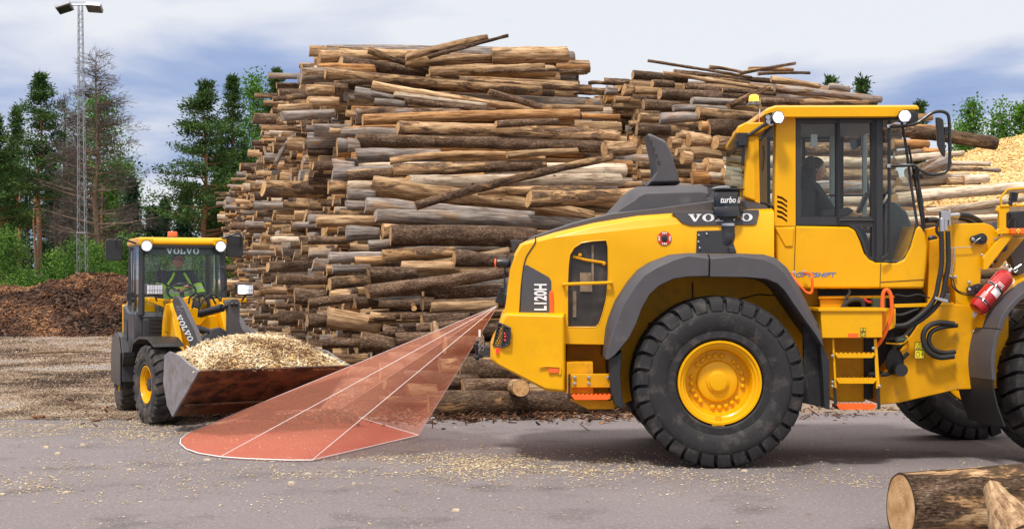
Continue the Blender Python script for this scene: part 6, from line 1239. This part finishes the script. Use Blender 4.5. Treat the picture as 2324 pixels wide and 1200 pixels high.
    for s in('l','r'): 
        a,b=Vector(J['el_'+s]),Vector(J['wr_'+s]); J['cf_'+s]=a.lerp(b,.25 if stripes else .1); limb(2,['sh_'+s,'el_'+s,'cf_'+s],[.085,.064,.058])
    V,Fc=skin_mesh(pts,ed,rd,2); mb=MB(); mb.add(V,Fc); JK=mb.build('jacket',top,root,angle=80)
    if stripes:
        def band_(a,b,t0,t1,r,m,nm,ry=None):
            q=MB(); a=Vector(a); b=Vector(b); d=(b-a).normalized(); u=Vector((0,1,0)) if abs(d.y)<.9 else Vector((1,0,0)); x=d.cross(u).normalized(); y=x.cross(d); ry=ry or r
            rings=[[a.lerp(b,t)+x*(r*math.cos(g))+y*(ry*math.sin(g)) for g in np.linspace(0,2*PI,25)[:-1]] for t in(t0,t1)]
            q.loft(rings,caps=False); q.build(nm,m,JK)
        for s in('l','r'):
            sh,el=J['sh_'+s],J['el_'+s]; band_(sh,el,.55,.72,.078,HIV,'hi_vis_band'); band_(sh,el,.72,.82,.0785,REF,'reflective_band'); band_(sh,el,.82,1.0,.077,HIV,'hi_vis_band')
            q=MB(); sg=1 if s=='l' else -1; c=Vector(J['chest']); q.tube([c+Vector((.135,sg*.065,.13)),c+Vector((.165,sg*.10,.06)),c+Vector((.15,sg*.15,-.02))],.016,n=6,smooth=3); q.build('hi_vis_piping',HIV,JK)
        w_=J['waist']; band_((w_[0],w_[1],w_[2]-.02),(w_[0],w_[1],w_[2]+.16),0,.4,.165,HIV,'hi_vis_band',.18); band_((w_[0],w_[1],w_[2]-.02),(w_[0],w_[1],w_[2]+.16),.4,.62,.168,REF,'reflective_band',.183); band_((w_[0],w_[1],w_[2]-.02),(w_[0],w_[1],w_[2]+.16),.62,.9,.166,HIV,'hi_vis_band',.181)
    pts=[Vector(J['pelvis'])]; ed=[]; rd=[.15]
    for s in('l','r'): limb(0,['hip_'+s,'kn_'+s,'an_'+s],[.10,.078,.06])
    V,Fc=skin_mesh(pts,ed,rd,1); mb=MB(); mb.add(V,Fc); mb.build('trousers',NAVY,root,angle=80)
    for s in('l','r'):
        a=Vector(J['an_'+s]); V,Fc=skin_mesh([a,a+Vector((.03,0,-.06)),a+Vector((.17,0,-.07))],[(0,1),(1,2)],[.055,.052,.042]); mb=MB(); mb.add(V,Fc); mb.build('boot',BLK,root,angle=80)
    # hair
    mb=MB(); hv=[]; Fh=[]
    for i in range(11):
        t=PI*.60*i/10
        for k in range(24):
            a=2*PI*k/24; front=max(0,math.cos(a)); tt=t*(1-.48*front**.6); x=math.sin(tt)*math.cos(a); y=math.sin(tt)*math.sin(a); z=math.cos(tt); e_=1.07+(.012 if hair==HAIR else 0)+.012*math.sin(k*2.5)
            hv.append(Mh@Vector((.101*x*e_-.004,.079*y*e_,.121*z*e_)))
    mb.add(hv,[(i*24+k,i*24+(k+1)%24,(i+1)*24+(k+1)%24,(i+1)*24+k) for i in range(10) for k in range(24)])
    if bun: mb.ball(Mh@Vector((-.105,0,.03)),.035,12,8); mb.tube([Mh@Vector((-.10,0,.02)),Mh@Vector((-.15,0,-.02)),Mh@Vector((-.15,0,-.12)),Mh@Vector((-.13,0,-.2))],[.028,.03,.024,.008],n=10,smooth=3)
    mb.build('hair',hair,root,angle=80)
    mb=MB(); [mb.ball(Mh@Vector((.083,s*.030,.008)),.011,10,6) for s in(-1,1)]; mb.build('eyes',WHT,root); mb=MB(); [mb.ball(Mh@Vector((.092,s*.030,.008)),.005,8,5) for s in(-1,1)]; mb.build('pupils',BLK,root)
    mb=MB(); mb.tube([Mh@Vector((.098,-.022,-.056)),Mh@Vector((.104,0,-.057)),Mh@Vector((.098,.022,-.056))],.0045,n=6); mb.build('lips',mat('lips',(.4,.13,.11),.5) if 'lips' not in MAT else MAT['lips'],root)
    if glasses:
        mb=MB()
        for s in(-1,1): mb.tube([Mh@Vector((.108,s*.034+.026*math.cos(t),.008+.018*math.sin(t))) for t in np.linspace(0,2*PI,13)],.003,n=5); mb.tube([Mh@Vector((.108,s*.06,.01)),Mh@Vector((-.01,s*.082,.01))],.003,n=5)
        mb.tube([Mh@Vector((.110,-.008,.01)),Mh@Vector((.110,.008,.01))],.003,n=5); mb.build('glasses',BLK,root)
    return root
SIT=dict(pelvis=(0,0,.10),waist=(-.03,0,.27),chest=(-.03,0,.46),neck=(-.01,0,.63),head=(.02,0,.76),sh_l=(-.02,.18,.56),sh_r=(-.02,-.18,.56),el_l=(.12,.25,.32),el_r=(.12,-.25,.32),wr_l=(.36,.17,.33),wr_r=(.36,-.17,.33),hip_l=(.05,.1,.10),hip_r=(.05,-.1,.10),kn_l=(.45,.14,.14),kn_r=(.45,-.14,.14),an_l=(.55,.13,-.24),an_r=(.55,-.13,-.24))
pb=P(1845,505,14.5)
J=dict(SIT); J.update(wr_r=(.42,-.12,.22),el_r=(.16,-.24,.28),wr_l=(.5,.12,.30),waist=(-.05,0,.27),head=(.03,0,.77))
person((pb.x,14.52,pb.z-.23),0,'brown-haired person in dark shirt seated in the cab of the big loader',J,mat('dark_shirt',(.025,.028,.035),.85,var=.3,vs=20),HAIR,False,bun=True)
mb=MB()
# ================================================ THE SMALL LOADER
Jx=Vector((-4.30,18.5,0)); HR=R(22); HF=R(32)
hR=Vector((math.sin(HR),-math.cos(HR),0)); lR=Vector((math.cos(HR),math.sin(HR),0)); hF=Vector((math.sin(HF),-math.cos(HF),0)); lF=Vector((math.cos(HF),math.sin(HF),0))
SL=thing('compact_loader',Jx,'small yellow and dark grey loader facing the viewer with a heaped bucket','wheel loader',rz=-R(68),local=True)
W2L=(Matrix.Translation(Jx)@Matrix.Rotation(-R(68),4,'Z')).inverted()
FR=Matrix.Rotation(R(10),4,'Z')     # front frame is steered ten degrees
def _ray(px,py,h,u):
    kx=(px-CX)/F; D=(u+h.x*Jx.x+h.y*Jx.y)/(h.x*kx+h.y); return W2L@P(px,py,D)
def PF(px,py,u): return _ray(px,py,hF,u)
def PR(px,py,u): return _ray(px,py,hR,u)
def PSF(px,py,y): return _ray(px,py,lF,y)
def PSR(px,py,y): return _ray(px,py,lR,y)
fwdF=FR.to_3x3()@Vector((1,0,0)); latF=FR.to_3x3()@Vector((0,1,0))
def slab(nm,px,u,th,m,fn=PF,par=SL,bevel=.008,dirv=None):
    d=dirv if dirv is not None else (-fwdF if fn is PF else (Vector((-1,0,0)) if fn is PR else (latF if fn is PSF else Vector((0,1,0)))))
    A=[fn(x,y,u) for x,y in px]; mb=MB(); mb.loft([A,[v+d*th for v in A]]); return mb.build(nm,m,par,bevel=bevel)
def lbox(nm,x0,x1,y0,y1,z0,z1,m,front=False,bevel=.015,par=SL,seg=2):
    mb=MB(); mb.box(((x0+x1)/2,(y0+y1)/2,(z0+z1)/2),(x1-x0,y1-y0,z1-z0))
    if front: mb.xf(FR)
    return mb.build(nm,m,par,bevel=bevel,seg=seg)
RW=.485
def sw(x,y,front,spin):
    M_=Matrix.Translation((x,y,RW))@Matrix.Rotation(0 if y<0 else PI,4,'Z')@Matrix.Rotation(spin,4,'Y')
    if front: M_=FR@M_
    w_=big_wheel(M_,TYRD,YEL,R0=RW,hw=.19,rimr=.235,n=22,parent=SL,lug=.022,cov=.66)
    mb=MB(); mb.lathe([(-.10,.085),(-.15,.08),(-.155,.07),(-.155,.001)],24,M_); [mb.ball(M_@Vector((.06*math.cos(a),-.155,.06*math.sin(a))),.011,8,4) for a in np.arange(0,6.2,PI/3)]; mb.build('hub',DGR,w_)
    # centre tread bars
    mb=MB()
    for k in range(30):
        a=2*PI*k/30
        for s in(-1,1):
            q=[Vector(((RW+.001)*math.cos(a+e),s*y,(RW+.001)*math.sin(a+e))) for e,y in((-.07+.0,.015),(.03,.015),(.10,.085),(0.0,.085))]; b=[v*1.0-Vector((v.x,0,v.z)).normalized()*.03 for v in q]; mb.loft([[M_@v for v in b],[M_@v for v in q]])
    mb.build('tread_bars',TYRD,w_)
sw(1.0,-.60,True,.1); sw(1.0,.60,True,.4); sw(-.88,-.50,False,.2); sw(-.88,.50,False,.7)
# rear frame and body
def lprism(nm,pts,y0,y1,m,front=False,bevel=.02,par=SL,seg=2):
    mb=MB(); mb.prism(pts,y0,y1,'y')
    if front: mb.xf(FR)
    return mb.build(nm,m,par,bevel=bevel,seg=seg)
lprism('rear_frame',[(-1.6,.35),(.1,.35),(.1,.8),(-1.6,.85)],-.35,.35,DGR)
lprism('engine_hood',[(-.95,.8),(-.95,1.52),(-1.4,1.5),(-1.85,1.35),(-1.95,1.1),(-1.9,.7)],-.52,.52,YEL,bevel=.06,seg=3)
lprism('body_side',[(-.98,.75),(-.45,.72),(-.1,.95),(.16,.95),(.18,1.12),(.12,1.34),(-.5,1.33),(-.98,1.42)],-.62,-.50,DGR,bevel=.03,seg=3); lprism('body_side',[(-.98,.75),(-.45,.72),(-.1,.95),(.16,.95),(.18,1.12),(.12,1.34),(-.5,1.33),(-.98,1.42)],.50,.62,DGR,bevel=.03,seg=3)
lprism('body_edge',[(-1.04,.78),(-.98,.76),(-.985,1.4),(-1.06,1.42)],-.625,-.50,YEL,bevel=.01)
lprism('cab_base',[(-.95,.8),(.12,.8),(.15,1.32),(-.95,1.32)],-.52,.52,DGR,bevel=.02)
lprism('front_panel',[(.12,.86),(.19,.92),(.20,1.25),(.13,1.36)],-.52,.52,DGR,bevel=.03)
mb=MB(); [mb.box((.205,-.34,1.00+.05*i),(.02,.20,.018)) for i in range(6)]; mb.build('front_vent',BLK,SL)
mb=MB(); mb.tube([(-.9,-.625,1.22),(-.55,-.625,1.22),(-.5,-.625,1.15),(-.5,-.625,.95),(-.6,-.625,.88)],.006,n=5); mb.build('side_gap',BLK,SL)
# rear and front mudguards
for s in(-1,1):
    a,b=(.32,.71); prof=[(-1.41,.40),(-1.39,.75),(-1.25,.98),(-0.93,1.05),(-0.55,1.0),(-0.35,.80),(-0.33,.42),(-0.37,.42),(-0.40,.78),(-0.57,.95),(-0.93,1.0),(-1.23,.93),(-1.34,.72),(-1.37,.40)]
    mb=MB(); mb.prism(prof,s*a,s*b,'y'); mb.build('rear_mudguard',DGR,SL,bevel=.01)
    mb=MB(); mb.prism([(-1.39,.42),(-0.35,.42),(-0.36,.80),(-0.55,1.0),(-0.93,1.04),(-1.25,.97),(-1.39,.75)],s*.30,s*.33,'y'); mb.build('guard_liner',DGR,SL)
    mb=MB(); mb.prism([(-1.40,.36),(-.36,.36),(-.36,.80),(-.55,1.0),(-.93,1.04),(-1.25,.98),(-1.40,.76)],s*.715,s*.735,'y'); mb.build('guard_skirt',DGR,SL,bevel=.008)
    pf=[(.42,.86),(.5,.99),(.75,1.06),(1.1,1.06),(1.32,.98),(1.34,.95),(1.1,1.03),(.75,1.03),(.53,.96),(.46,.85)]
    mb=MB(); mb.prism(pf,s*.42,s*.80,'y'); mb.xf(FR); mb.build('front_mudguard',BLP,SL,bevel=.006)
mb=MB(); mb.prism([(-.34,.62),(-.2,.75),(-.2,.82),(-.36,.80)],-.71,-.56,'y'); mb.build('step_bracket',BLP,SL,bevel=.008)
nm=maker_text(lambda u,v,t:Vector((-.93+.26*(u),-.623-.003*t,.90+.09*v))); nm.build('maker_lettering',WHT,SL,weld=False)
# cab frame, glass, roof
XF,XB,YW,ZB,ZT=.15,-.98,.53,1.30,2.20
def post(a,b,r,m=DGR,nm='cab_post'):
    mb=MB(); mb.tube([a,b],r,n=4,caps=True); return mb.build(nm,m,SL,bevel=.004)
for s in(-1,1):
    post((XF+.02,s*YW,ZB),(XF-.08,s*(YW-.02),ZT),.042); post((XB,s*YW,ZB),(XB+.04,s*(YW-.02),ZT),.04); post((-.42,s*(YW+.01),ZB-.1),(-.40,s*(YW-.01),ZT),.022)
    post((XF,s*YW,ZB),(XB,s*YW,ZB+.05),.03)
post((XF+.02,-YW,ZB-.02),(XF+.02,YW,ZB-.02),.03)
mb=MB(); mb.loft([[Vector((XF+.03,-YW+.03,ZB)),Vector((XF+.03,YW-.03,ZB)),Vector((XF-.07,YW-.05,ZT)),Vector((XF-.07,-YW+.05,ZT))],[Vector((XF+.024,-YW+.03,ZB)),Vector((XF+.024,YW-.03,ZB)),Vector((XF-.076,YW-.05,ZT)),Vector((XF-.076,-YW+.05,ZT))]]); WS=mb.build('windscreen',GLS,SL)
for s in(-1,1):
    for xa,xb in((XF,-.41),(-.42,XB)):
        mb=MB(); mb.box(((xa+xb)/2,s*(YW+.005),(ZB+ZT)/2),(abs(xa-xb)-.05,.006,ZT-ZB)); mb.build('side_pane',GLS,SL)
mb=MB(); mb.box((XB,0,(ZB+ZT)/2),(.006,2*YW-.06,ZT-ZB)); mb.build('rear_pane',GLS,SL)
lprism('cab_roof',[(.16,2.20),(.17,2.255),(.10,2.30),(-.95,2.30),(-1.08,2.26),(-1.08,2.20)],-.56,.56,YEL,bevel=.035,seg=3)
lprism('roof_rim',[(.14,2.16),(.14,2.21),(-1.05,2.21),(-1.05,2.16)],-.54,.54,DGR,bevel=.01)
# tinted sun band with lettering
def WSP(u,v,o=0): 
    t=v; return Vector((XF+.035-.1*t+o,-(YW-.05)+2*(YW-.05)*u,ZB+(ZT-ZB)*t))
mb=MB(); mb.add([WSP(0.0,.86,.004),WSP(1.0,.86,.004),WSP(1.0,1.0,.004),WSP(0.0,1.0,.004)],[(0,1,2,3)]); mb.build('sun_band',mat('tinted_film',(.03,.05,.05),.3),SL)
nm=maker_text(lambda u,v,t:WSP(.28+.44*u,.875+.085*v,.008+.002*t)); nm.build('windscreen_lettering',mat('pale_blue_print',(.45,.62,.68),.5),SL,weld=False)
for s in(-1,1):      # roof corner pods with lit work lights
    lbox('lamp_pod',.02,.20,s*.47-.085,s*.47+.085,2.19,2.285,YEL,bevel=.02)
    M_=Matrix.Translation((.20,s*.47,2.185))@Matrix.Rotation(R(90),4,'Z'); mb=MB(); mb.lathe([(.06,.04),(0,.07),(-.02,.075),(-.02,.068)],20,M_); l=mb.build('work_light',BLP,SL); mb=MB(); mb.lathe([(-.015,.068),(-.022,.001)],20,M_); mb.build('lens',LMPD,l); mb=MB(); [mb.ball(M_@Vector((.038*math.cos(a),-.022,.038*math.sin(a))),.022,8,5,(1,.3,1)) for a in np.arange(0,6.2,PI/3)]; mb.ball(M_@Vector((0,-.022,0)),.018,8,5,(1,.3,1)); mb.build('led_cells',LMP,l)
mb=MB(); c=(-.35,-.06,2.30); mb.lathe([(0,.075),(.02,.075),(.02,.065)],20,Matrix.Translation(c),axis='z'); b_o=mb.build('beacon_base',DGR,SL); mb=MB(); mb.lathe([(.02,.065),(.075,.065),(.09,.055),(.09,.001)],20,Matrix.Translation(c),axis='z'); mb.build('beacon_lens',BEO,b_o)
# mirrors
def mirror(px0,py0,px1,py1,arm,u):
    A=[PR(px0,py0+4,u),PR(px0+4,py0,u),PR(px1-3,py0+2,u),PR(px1,py0+6,u),PR(px1-1,py1-5,u),PR(px1-5,py1,u),PR(px0+5,py1-1,u),PR(px0,py1-6,u)]
    mb=MB(); mb.loft([A,[v+Vector((-.05,0,0)) for v in A]]); m_=mb.build('side_mirror',BLP,SL,bevel=.012); mb=MB(); mb.tube([PR(x,y,u+du) for x,y,du in arm],.012,n=8,smooth=3); mb.build('mirror_arm',BLP,m_)
mirror(240,542,279,592,[(308,552,-.05),(290,546,.02),(270,538,.05),(265,545,.05),(270,565,.04)],.18)
mirror(513,534,553,584,[(498,545,-.05),(510,540,.02),(530,532,.06),(545,532,.06),(550,545,.05),(548,560,.04)],.18)
mb=MB(); mb.tube([PR(302,560,.1),PR(301,630,.1),PR(301,680,.1)],.008,n=6); mb.box(PR(298,565,.08),(.06,.05,.05)); mb.box(PR(296,672,.08),(.08,.1,.10)); mb.lathe([(-.02,.03),(.02,.03)],14,Matrix.Translation(PR(301,680,.12)),caps=True); mb.build('door_hinge',BLP,SL,bevel=.004)
mb=MB(); mb.tube([PR(500,606,.15),PR(509,608,.18),PR(513,625,.18),PR(512,650,.18),PR(504,661,.15)],.012,n=8,smooth=3); mb.build('grab_handle',BLP,SL)
mb=MB(); mb.tube([WSP(.18,.05,.02),WSP(.19,.4,.03)],.009,n=6); mb.tube([WSP(.19,.38,.035),WSP(.19,.72,.02)],.007,n=5); mb.tube([WSP(.12,.0,.02),WSP(.40,.28,.03)],.006,n=5); mb.build('wiper',BLK,SL)
# interior
lbox('driver_seat',-.85,-.72,-.23,.25,1.35,1.86,SEAT,bevel=.06,seg=3); lbox('seat_cushion',-.75,-.30,-.24,.26,1.30,1.42,SEAT,bevel=.04,seg=3)
mb=MB(); M_=Matrix.Translation((-.10,.02,1.60))@Matrix.Rotation(R(-35),4,'Y'); mb.tube([M_@Vector((.18*math.cos(a),.18*math.sin(a),0)) for a in np.linspace(0,2*PI,25)],.014,n=8); [mb.tube([M_@Vector((0,0,0)),M_@Vector((.18*math.cos(a),.18*math.sin(a),0))],.012,n=6) for a in(PI,PI/3,-PI/3)]; mb.tube([M_@Vector((0,0,0)),(.06,.02,1.32)],.03,n=8); mb.build('steering_wheel',BLP,SL)
lbox('instrument_binnacle',.0,.12,-.15,.2,1.3,1.5,BLP,bevel=.03)
# ---- front frame
lprism('front_frame',[(-.05,.35),(1.2,.3),(1.35,.5),(.9,.85),(.3,.95),(-.05,.8)],-.28,.28,YELD,front=True)
lprism('lift_tower',[(.25,.7),(1.0,.55),(.95,.9),(.62,1.45),(.40,1.50),(.30,1.2)],-.36,-.28,YEL,front=True); lprism('lift_tower',[(.25,.7),(1.0,.55),(.95,.9),(.62,1.45),(.40,1.50),(.30,1.2)],.28,.36,YEL,front=True)
# head lamp brackets and lamps (as seen left and right)
slab('lamp_bracket',[(337,676),(350,676),(388,680),(400,676),(400,688),(384,692),(372,697),(345,687),(337,684)],.55,.03,YEL); slab('lamp_bracket',[(505,676),(520,676),(545,678),(560,676),(560,685),(540,687),(515,690),(505,688)],.55,.03,YEL)
mb=MB(); c_=PF(379,686,.565); M_=FR@Matrix.Rotation(R(90),4,'Z')
for rr_ in(.012,.03,.045): mb.tube([c_+latF*(rr_*math.cos(a))+Vector((0,0,rr_*math.sin(a))) for a in np.linspace(0,2*PI,17)],.004,n=5)
mb.build('round_emblem',BLK,SL)
slab('lift_tower_plate',[(377,690),(388,688),(394,700),(396,755),(388,760),(378,752)],.60,.10,YEL); slab('lift_tower_plate',[(397,752),(412,745),(428,770),(433,812),(420,816),(404,806)],.72,.08,YEL)
for x in(351,557):
    A=[PF(x-19,646,.80),PF(x-14,643,.80),PF(x+14,644,.80),PF(x+20,648,.80),PF(x+20,668,.80),PF(x+15,671,.80),PF(x-14,670,.80),PF(x-19,666,.80)]
    mb=MB(); mb.loft([A,[v-fwdF*.09 for v in A]]); hl_=mb.build('headlight',BLP,SL,bevel=.01)
    for q,(a,b) in enumerate(((-17,0),(1,18))):
        B_=[PF(x+a,647,.808),PF(x+b,647,.808),PF(x+b,667,.808),PF(x+a,667,.808)]; mb=MB(); mb.loft([B_,[v-fwdF*.02 for v in B_]]); mb.build('lens',LMPD,hl_,bevel=.006)
    if x>500: mb=MB(); [mb.ball(PF(x+a_,y_,.815),.028,8,5) for a_ in(-11,-3) for y_ in(652,662)]; mb.build('led_cells',LMP,hl_)
    mb=MB(); [mb.tube([PF(x+a,647,.812),PF(x+a,667,.812)],.003,n=4) for a in(-11,-5,6,12)]; mb.tube([PF(x-17,657,.812),PF(x+18,657,.812)],.003,n=4); mb.build('reflector_cells',SIL,hl_)
    mb=MB(); mb.tube([PF(x,670,.76),PF(x+5 if x<500 else x-8,682,.60)],.012,n=6); mb.build('lamp_stalk',BLP,hl_)
# lift arms (side plates) with lettering on the near one
arm=[(395,672),(404,675),(413,690),(428,722),(441,748),(449,772),(449,800),(441,806),(433,796),(428,776),(412,744),(396,704),(390,684)]
AR=slab('lift_arm',arm,-.36,.06,GRY,fn=PSF)
def afn(u,v,t):
    a=Vector((404,713)); b=Vector((434,771)); p=a.lerp(b,u); return PSF(p.x-5+11*v,p.y+4-3.5*v,-.363)-latF*.004*t
nm=maker_text(afn); nm.build('arm_lettering',WHT,AR,weld=False)
mb=MB(); [mb.lathe([(0,.006),(-.004,.006),(-.004,.001)],8,W2L@Matrix.Identity(4)) for _ in()]; 
for i in range(26):
    x=rng.uniform(400,416); y=rng.uniform(694,712); mb.ball(PSF(x,y,-.362),.006,6,4)
mb.build('arm_dots',STE,AR)
lprism('lift_arm',[(.35,1.45),(.55,1.5),(1.1,1.25),(1.65,.75),(1.85,.45),(1.75,.35),(1.5,.6),(1.0,1.05),(.4,1.3)],.36,.44,GRY,front=True)
mb=MB(); mb.prism([(.95,1.18),(1.25,1.1),(1.6,.8),(1.75,.5),(1.6,.55),(1.35,.85)],.46,.54,'y'); mb.xf(FR); mb.build('lift_arm_cover',GRY,SL,bevel=.02)
slab('tilt_lever',[(520,684),(526,678),(540,678),(545,686),(544,735),(541,785),(520,790),(519,740)],1.45,.10,GRY)
for x,y in((527,690),(537,690),(530,765)): mb=MB(); mb.ball(PF(x,y,1.47),.026,10,6); mb.build('lever_pin',BLP,SL)
mb=MB(); a=PF(455,712,1.05); b=PF(505,698,1.35); mb.tube([a,a.lerp(b,.02),b],.05,n=14); mb.tube([b,PF(528,688,1.45)],.024,n=10); mb.build('tilt_cylinder',BLP,SL)
mb=MB(); mb.tube([PF(b_,c_,1.2) for b_,c_ in((444,745),(470,752),(490,760),(505,775))],.045,n=12); mb.build('lift_cylinder',DGR,SL)
for px in([(480,748),(500,742),(515,752),(518,790),(478,795),(476,765)],[(452,770),(470,755),(480,765),(482,800),(455,800)]): slab('linkage_plate',px,1.3,.10,GRY)
for px,u in(([(424,700),(440,698),(470,706),(470,720),(455,738),(436,735)],.7),([(480,680),(496,678),(505,700),(508,745),(492,750),(486,720)],.62),([(460,718),(490,715),(500,750),(470,756),(455,748)],.66),([(498,684),(512,690),(516,740),(504,748)],.55),([(430,738),(455,740),(470,760),(440,765)],.75)): slab('front_frame_plate',px,u,.07,YEL)
slab('upper_link',[(416,678),(432,672),(438,684),(434,700),(420,694)],.62,.08,YEL)
for pts,r_h in(([(428,690),(432,672),(446,664),(452,680),(450,720)],.012),([(436,700),(442,676),(458,668),(470,684),(474,700)],.012),([(472,690),(470,674),(480,668),(492,672),(500,684)],.010),([(452,700),(462,680),(478,672),(490,690)],.012),([(420,690),(424,720),(430,742)],.012),([(500,760),(540,755),(560,752),(572,760)],.010)): 
    mb=MB(); mb.tube([PF(x,y,.95) for x,y in pts],r_h,n=7,smooth=4); mb.build('hydraulic_hose',BLK,SL)
mb=MB(); mb.ball(PF(461,785,1.4),.03,8,6); mb.ball(PF(459,777,1.4),.022,8,6); mb.build('coupling_cap',RED,SL); 
for x,y in((470,772),(478,782),(548,768),(560,766),(452,775)): mb=MB(); mb.box(PF(x,y,1.4),(.05,.06,.05)); mb.build('coupling',SIL,SL,bevel=.006)
slab('yellow_label',[(394,768),(402,764),(402,788),(394,788)],.95,.01,LBL)
# ---- bucket
bc=.11; bw=.90; BP=[(2.94,.75),(2.06,.19),(1.88,.30),(1.74,.56),(1.79,.86)]
def bp(x,y,z): return FR@Vector((x,y,z))
mb=MB(); th=.03; outer=BP; inner=[(2.92,.765),(2.07,.235),(1.91,.33),(1.78,.57),(1.82,.86)]
mb.loft([[bp(x,bc-bw,z) for x,z in outer+inner[::-1]],[bp(x,bc+bw,z) for x,z in outer+inner[::-1]]]); BK=mb.build('bucket',RUS,SL,bevel=.004,label='wide rusty bucket tipped back')
for s in(-1,1):
    y=bc+s*bw; mb=MB(); sp_=[(2.95,.76),(2.06,.185),(1.87,.30),(1.735,.56),(1.78,.88),(1.95,.93),(2.3,.90),(2.6,.82)]
    mb.loft([[bp(x,y,z) for x,z in sp_],[bp(x,y+s*.025,z) for x,z in sp_]]); mb.build('bucket_side',STE,BK,bevel=.004)
mb=MB(); mb.loft([[bp(x,bc-bw,z) for x,z in((2.96,.772),(2.72,.61),(2.73,.595),(2.97,.757))],[bp(x,bc+bw,z) for x,z in((2.96,.772),(2.72,.61),(2.73,.595),(2.97,.757))]]); mb.build('cutting_edge',RUS,BK,bevel=.003)
mb=MB(); 
for y0,y1 in((-.42,-.70),(.05,.05),(.62,.36)):
    mb.loft([[bp(2.70,bc+y0-.03,.573),bp(2.70,bc+y0+.03,.573),bp(2.69,bc+y0+.03,.588),bp(2.69,bc+y0-.03,.588)],[bp(2.12,bc+y1-.03,.205),bp(2.12,bc+y1+.03,.205),bp(2.11,bc+y1+.03,.22),bp(2.11,bc+y1-.03,.22)]])
mb.loft([[bp(2.30,y,.322) for y in(bc-bw+.02,bc+bw-.02)]+[bp(2.34,y,.348) for y in(bc+bw-.02,bc-bw+.02)],[bp(2.305,y,.305) for y in(bc-bw+.02,bc+bw-.02)]+[bp(2.345,y,.331) for y in(bc+bw-.02,bc-bw+.02)]])
mb.build('wear_strips',RUS,BK)
mb=MB(); mb.loft([[bp(x,bc-.3,z) for x,z in((1.74,.4),(1.60,.42),(1.58,.7),(1.76,.72))],[bp(x,bc+.5,z) for x,z in((1.74,.4),(1.60,.42),(1.58,.7),(1.76,.72))]]); mb.build('quick_hitch',DGR,BK,bevel=.01)
# the load
def load_z(x,y):
    u=(x-1.80)/(2.93-1.80); v=(y-bc)/bw; base=.86+(.765-.86)*u; return base+.30*max(0,1-abs(v)**2.4)*max(0,math.sin(PI*min(1,max(0,u*.86+.14)))**.8)+.02*noise.noise(Vector((x*6,y*6,0)))+.012*noise.noise(Vector((x*15,y*15,0)))-.02
LO=thing('chip_load',Jx,'pale wood chips heaped in the bucket of the small loader','wood chip heap',rz=-R(68),local=True)
LO['kind']='stuff'
nx,ny=30,60; xs=np.linspace(1.82,2.93,nx); ys=np.linspace(bc-bw+.01,bc+bw-.01,ny); V=[tuple(bp(x,y,load_z(x,y)-.012)) for x in xs for y in ys]; fq=[(i*ny+j,(i+1)*ny+j,(i+1)*ny+j+1,i*ny+j+1) for i in range(nx-1) for j in range(ny-1)]
np_mesh('heap',V,fq,CHB,LO,smooth=True)
n=5200; x=nrs.uniform(1.82,2.94,n); y=nrs.uniform(bc-bw,bc+bw,n); c=np.array([tuple(bp(a,b,load_z(a,b)+.004)) for a,b in zip(x,y)]); s=np.stack([nrs.gamma(3.2,.010,n)+.012,nrs.uniform(.008,.020,n),nrs.uniform(.003,.008,n)],1); o=chips('loose_chips',c,s,flat_rots(n,.55),CHIP,LO,pat=2.2); o['kind']='stuff'
# driver
J=dict(SIT); J.update(wr_l=(.36,.10,.40),el_l=(.16,.27,.30),wr_r=(.32,-.10,.36),el_r=(.14,-.28,.30),waist=(-.02,0,.27))
pd=(Matrix.Translation(Jx)@Matrix.Rotation(-R(68),4,'Z'))@Vector((-.42,.02,1.25))
person(tuple(pd),-R(68),'person in navy and yellow hi-vis work clothes steering the small loader behind its windscreen',J,NAVY,mat('short_grey_hair',(.10,.085,.075),.7,var=.3,vs=40),True,glasses=True,headturn=R(12))
# ---- dust at its rear wheel: left out; ---- the drawn radar beam
def beam_mat(name,col,alpha,em=.0):
    m=bpy.data.materials.new(name); m.use_nodes=True; t=m.node_tree; t.nodes.clear(); o=t.nodes.new('ShaderNodeOutputMaterial'); tr=t.nodes.new('ShaderNodeBsdfTransparent'); d=t.nodes.new('ShaderNodeBsdfDiffuse'); d.inputs[0].default_value=(*col,1); e=t.nodes.new('ShaderNodeBsdfTranslucent'); e.inputs[0].default_value=(*col,1); a=t.nodes.new('ShaderNodeMixShader'); mx=t.nodes.new('ShaderNodeMixShader'); mx.inputs[0].default_value=alpha
    t.links.new(d.outputs[0],a.inputs[1]); t.links.new(e.outputs[0],a.inputs[2]); t.links.new(tr.outputs[0],mx.inputs[1]); t.links.new(a.outputs[0],mx.inputs[2]); t.links.new(mx.outputs[0],o.inputs[0]); return m
ap=P(1130,693,14.45); out_px=[(765,935),(700,937),(640,942),(570,949),(510,960),(460,972),(425,987),(410,1000),(409,1010),(422,1022),(450,1032),(500,1040),(550,1044),(600,1046),(655,1048),(708,1048),(950,991)]
ring=[Vector((*gpx(x,y),.02)) for x,y in out_px]
BM=thing('radar_beam',(ap.x,ap.y,0),'translucent red beam with white edges fanning from the big loader onto the asphalt','radar beam')
mb=MB(); mb.add([ap]+ring,[(0,i+1,(i+1)%len(ring)+1) for i in range(len(ring))]); mb.build('beam_sides',beam_mat('beam_red',(.88,.40,.27),.31),BM,angle=180)
mb=MB(); mb.add([v-Vector((0,0,.006)) for v in ring],[tuple(range(len(ring)))]); mb.build('ground_zone',beam_mat('zone_red',(.92,.20,.12),.5),BM)
mb=MB(); mb.tube(ring+[ring[0]],.006,n=6); mb.build('zone_outline',WHT,BM)
mb=MB(); [mb.tube([ap,Vector((*gpx(x,y),.02))],.003,n=5) for x,y in((765,935),(500,1040),(708,1048),(950,991),(452,975))]; mb.build('beam_edges',WHT,BM)
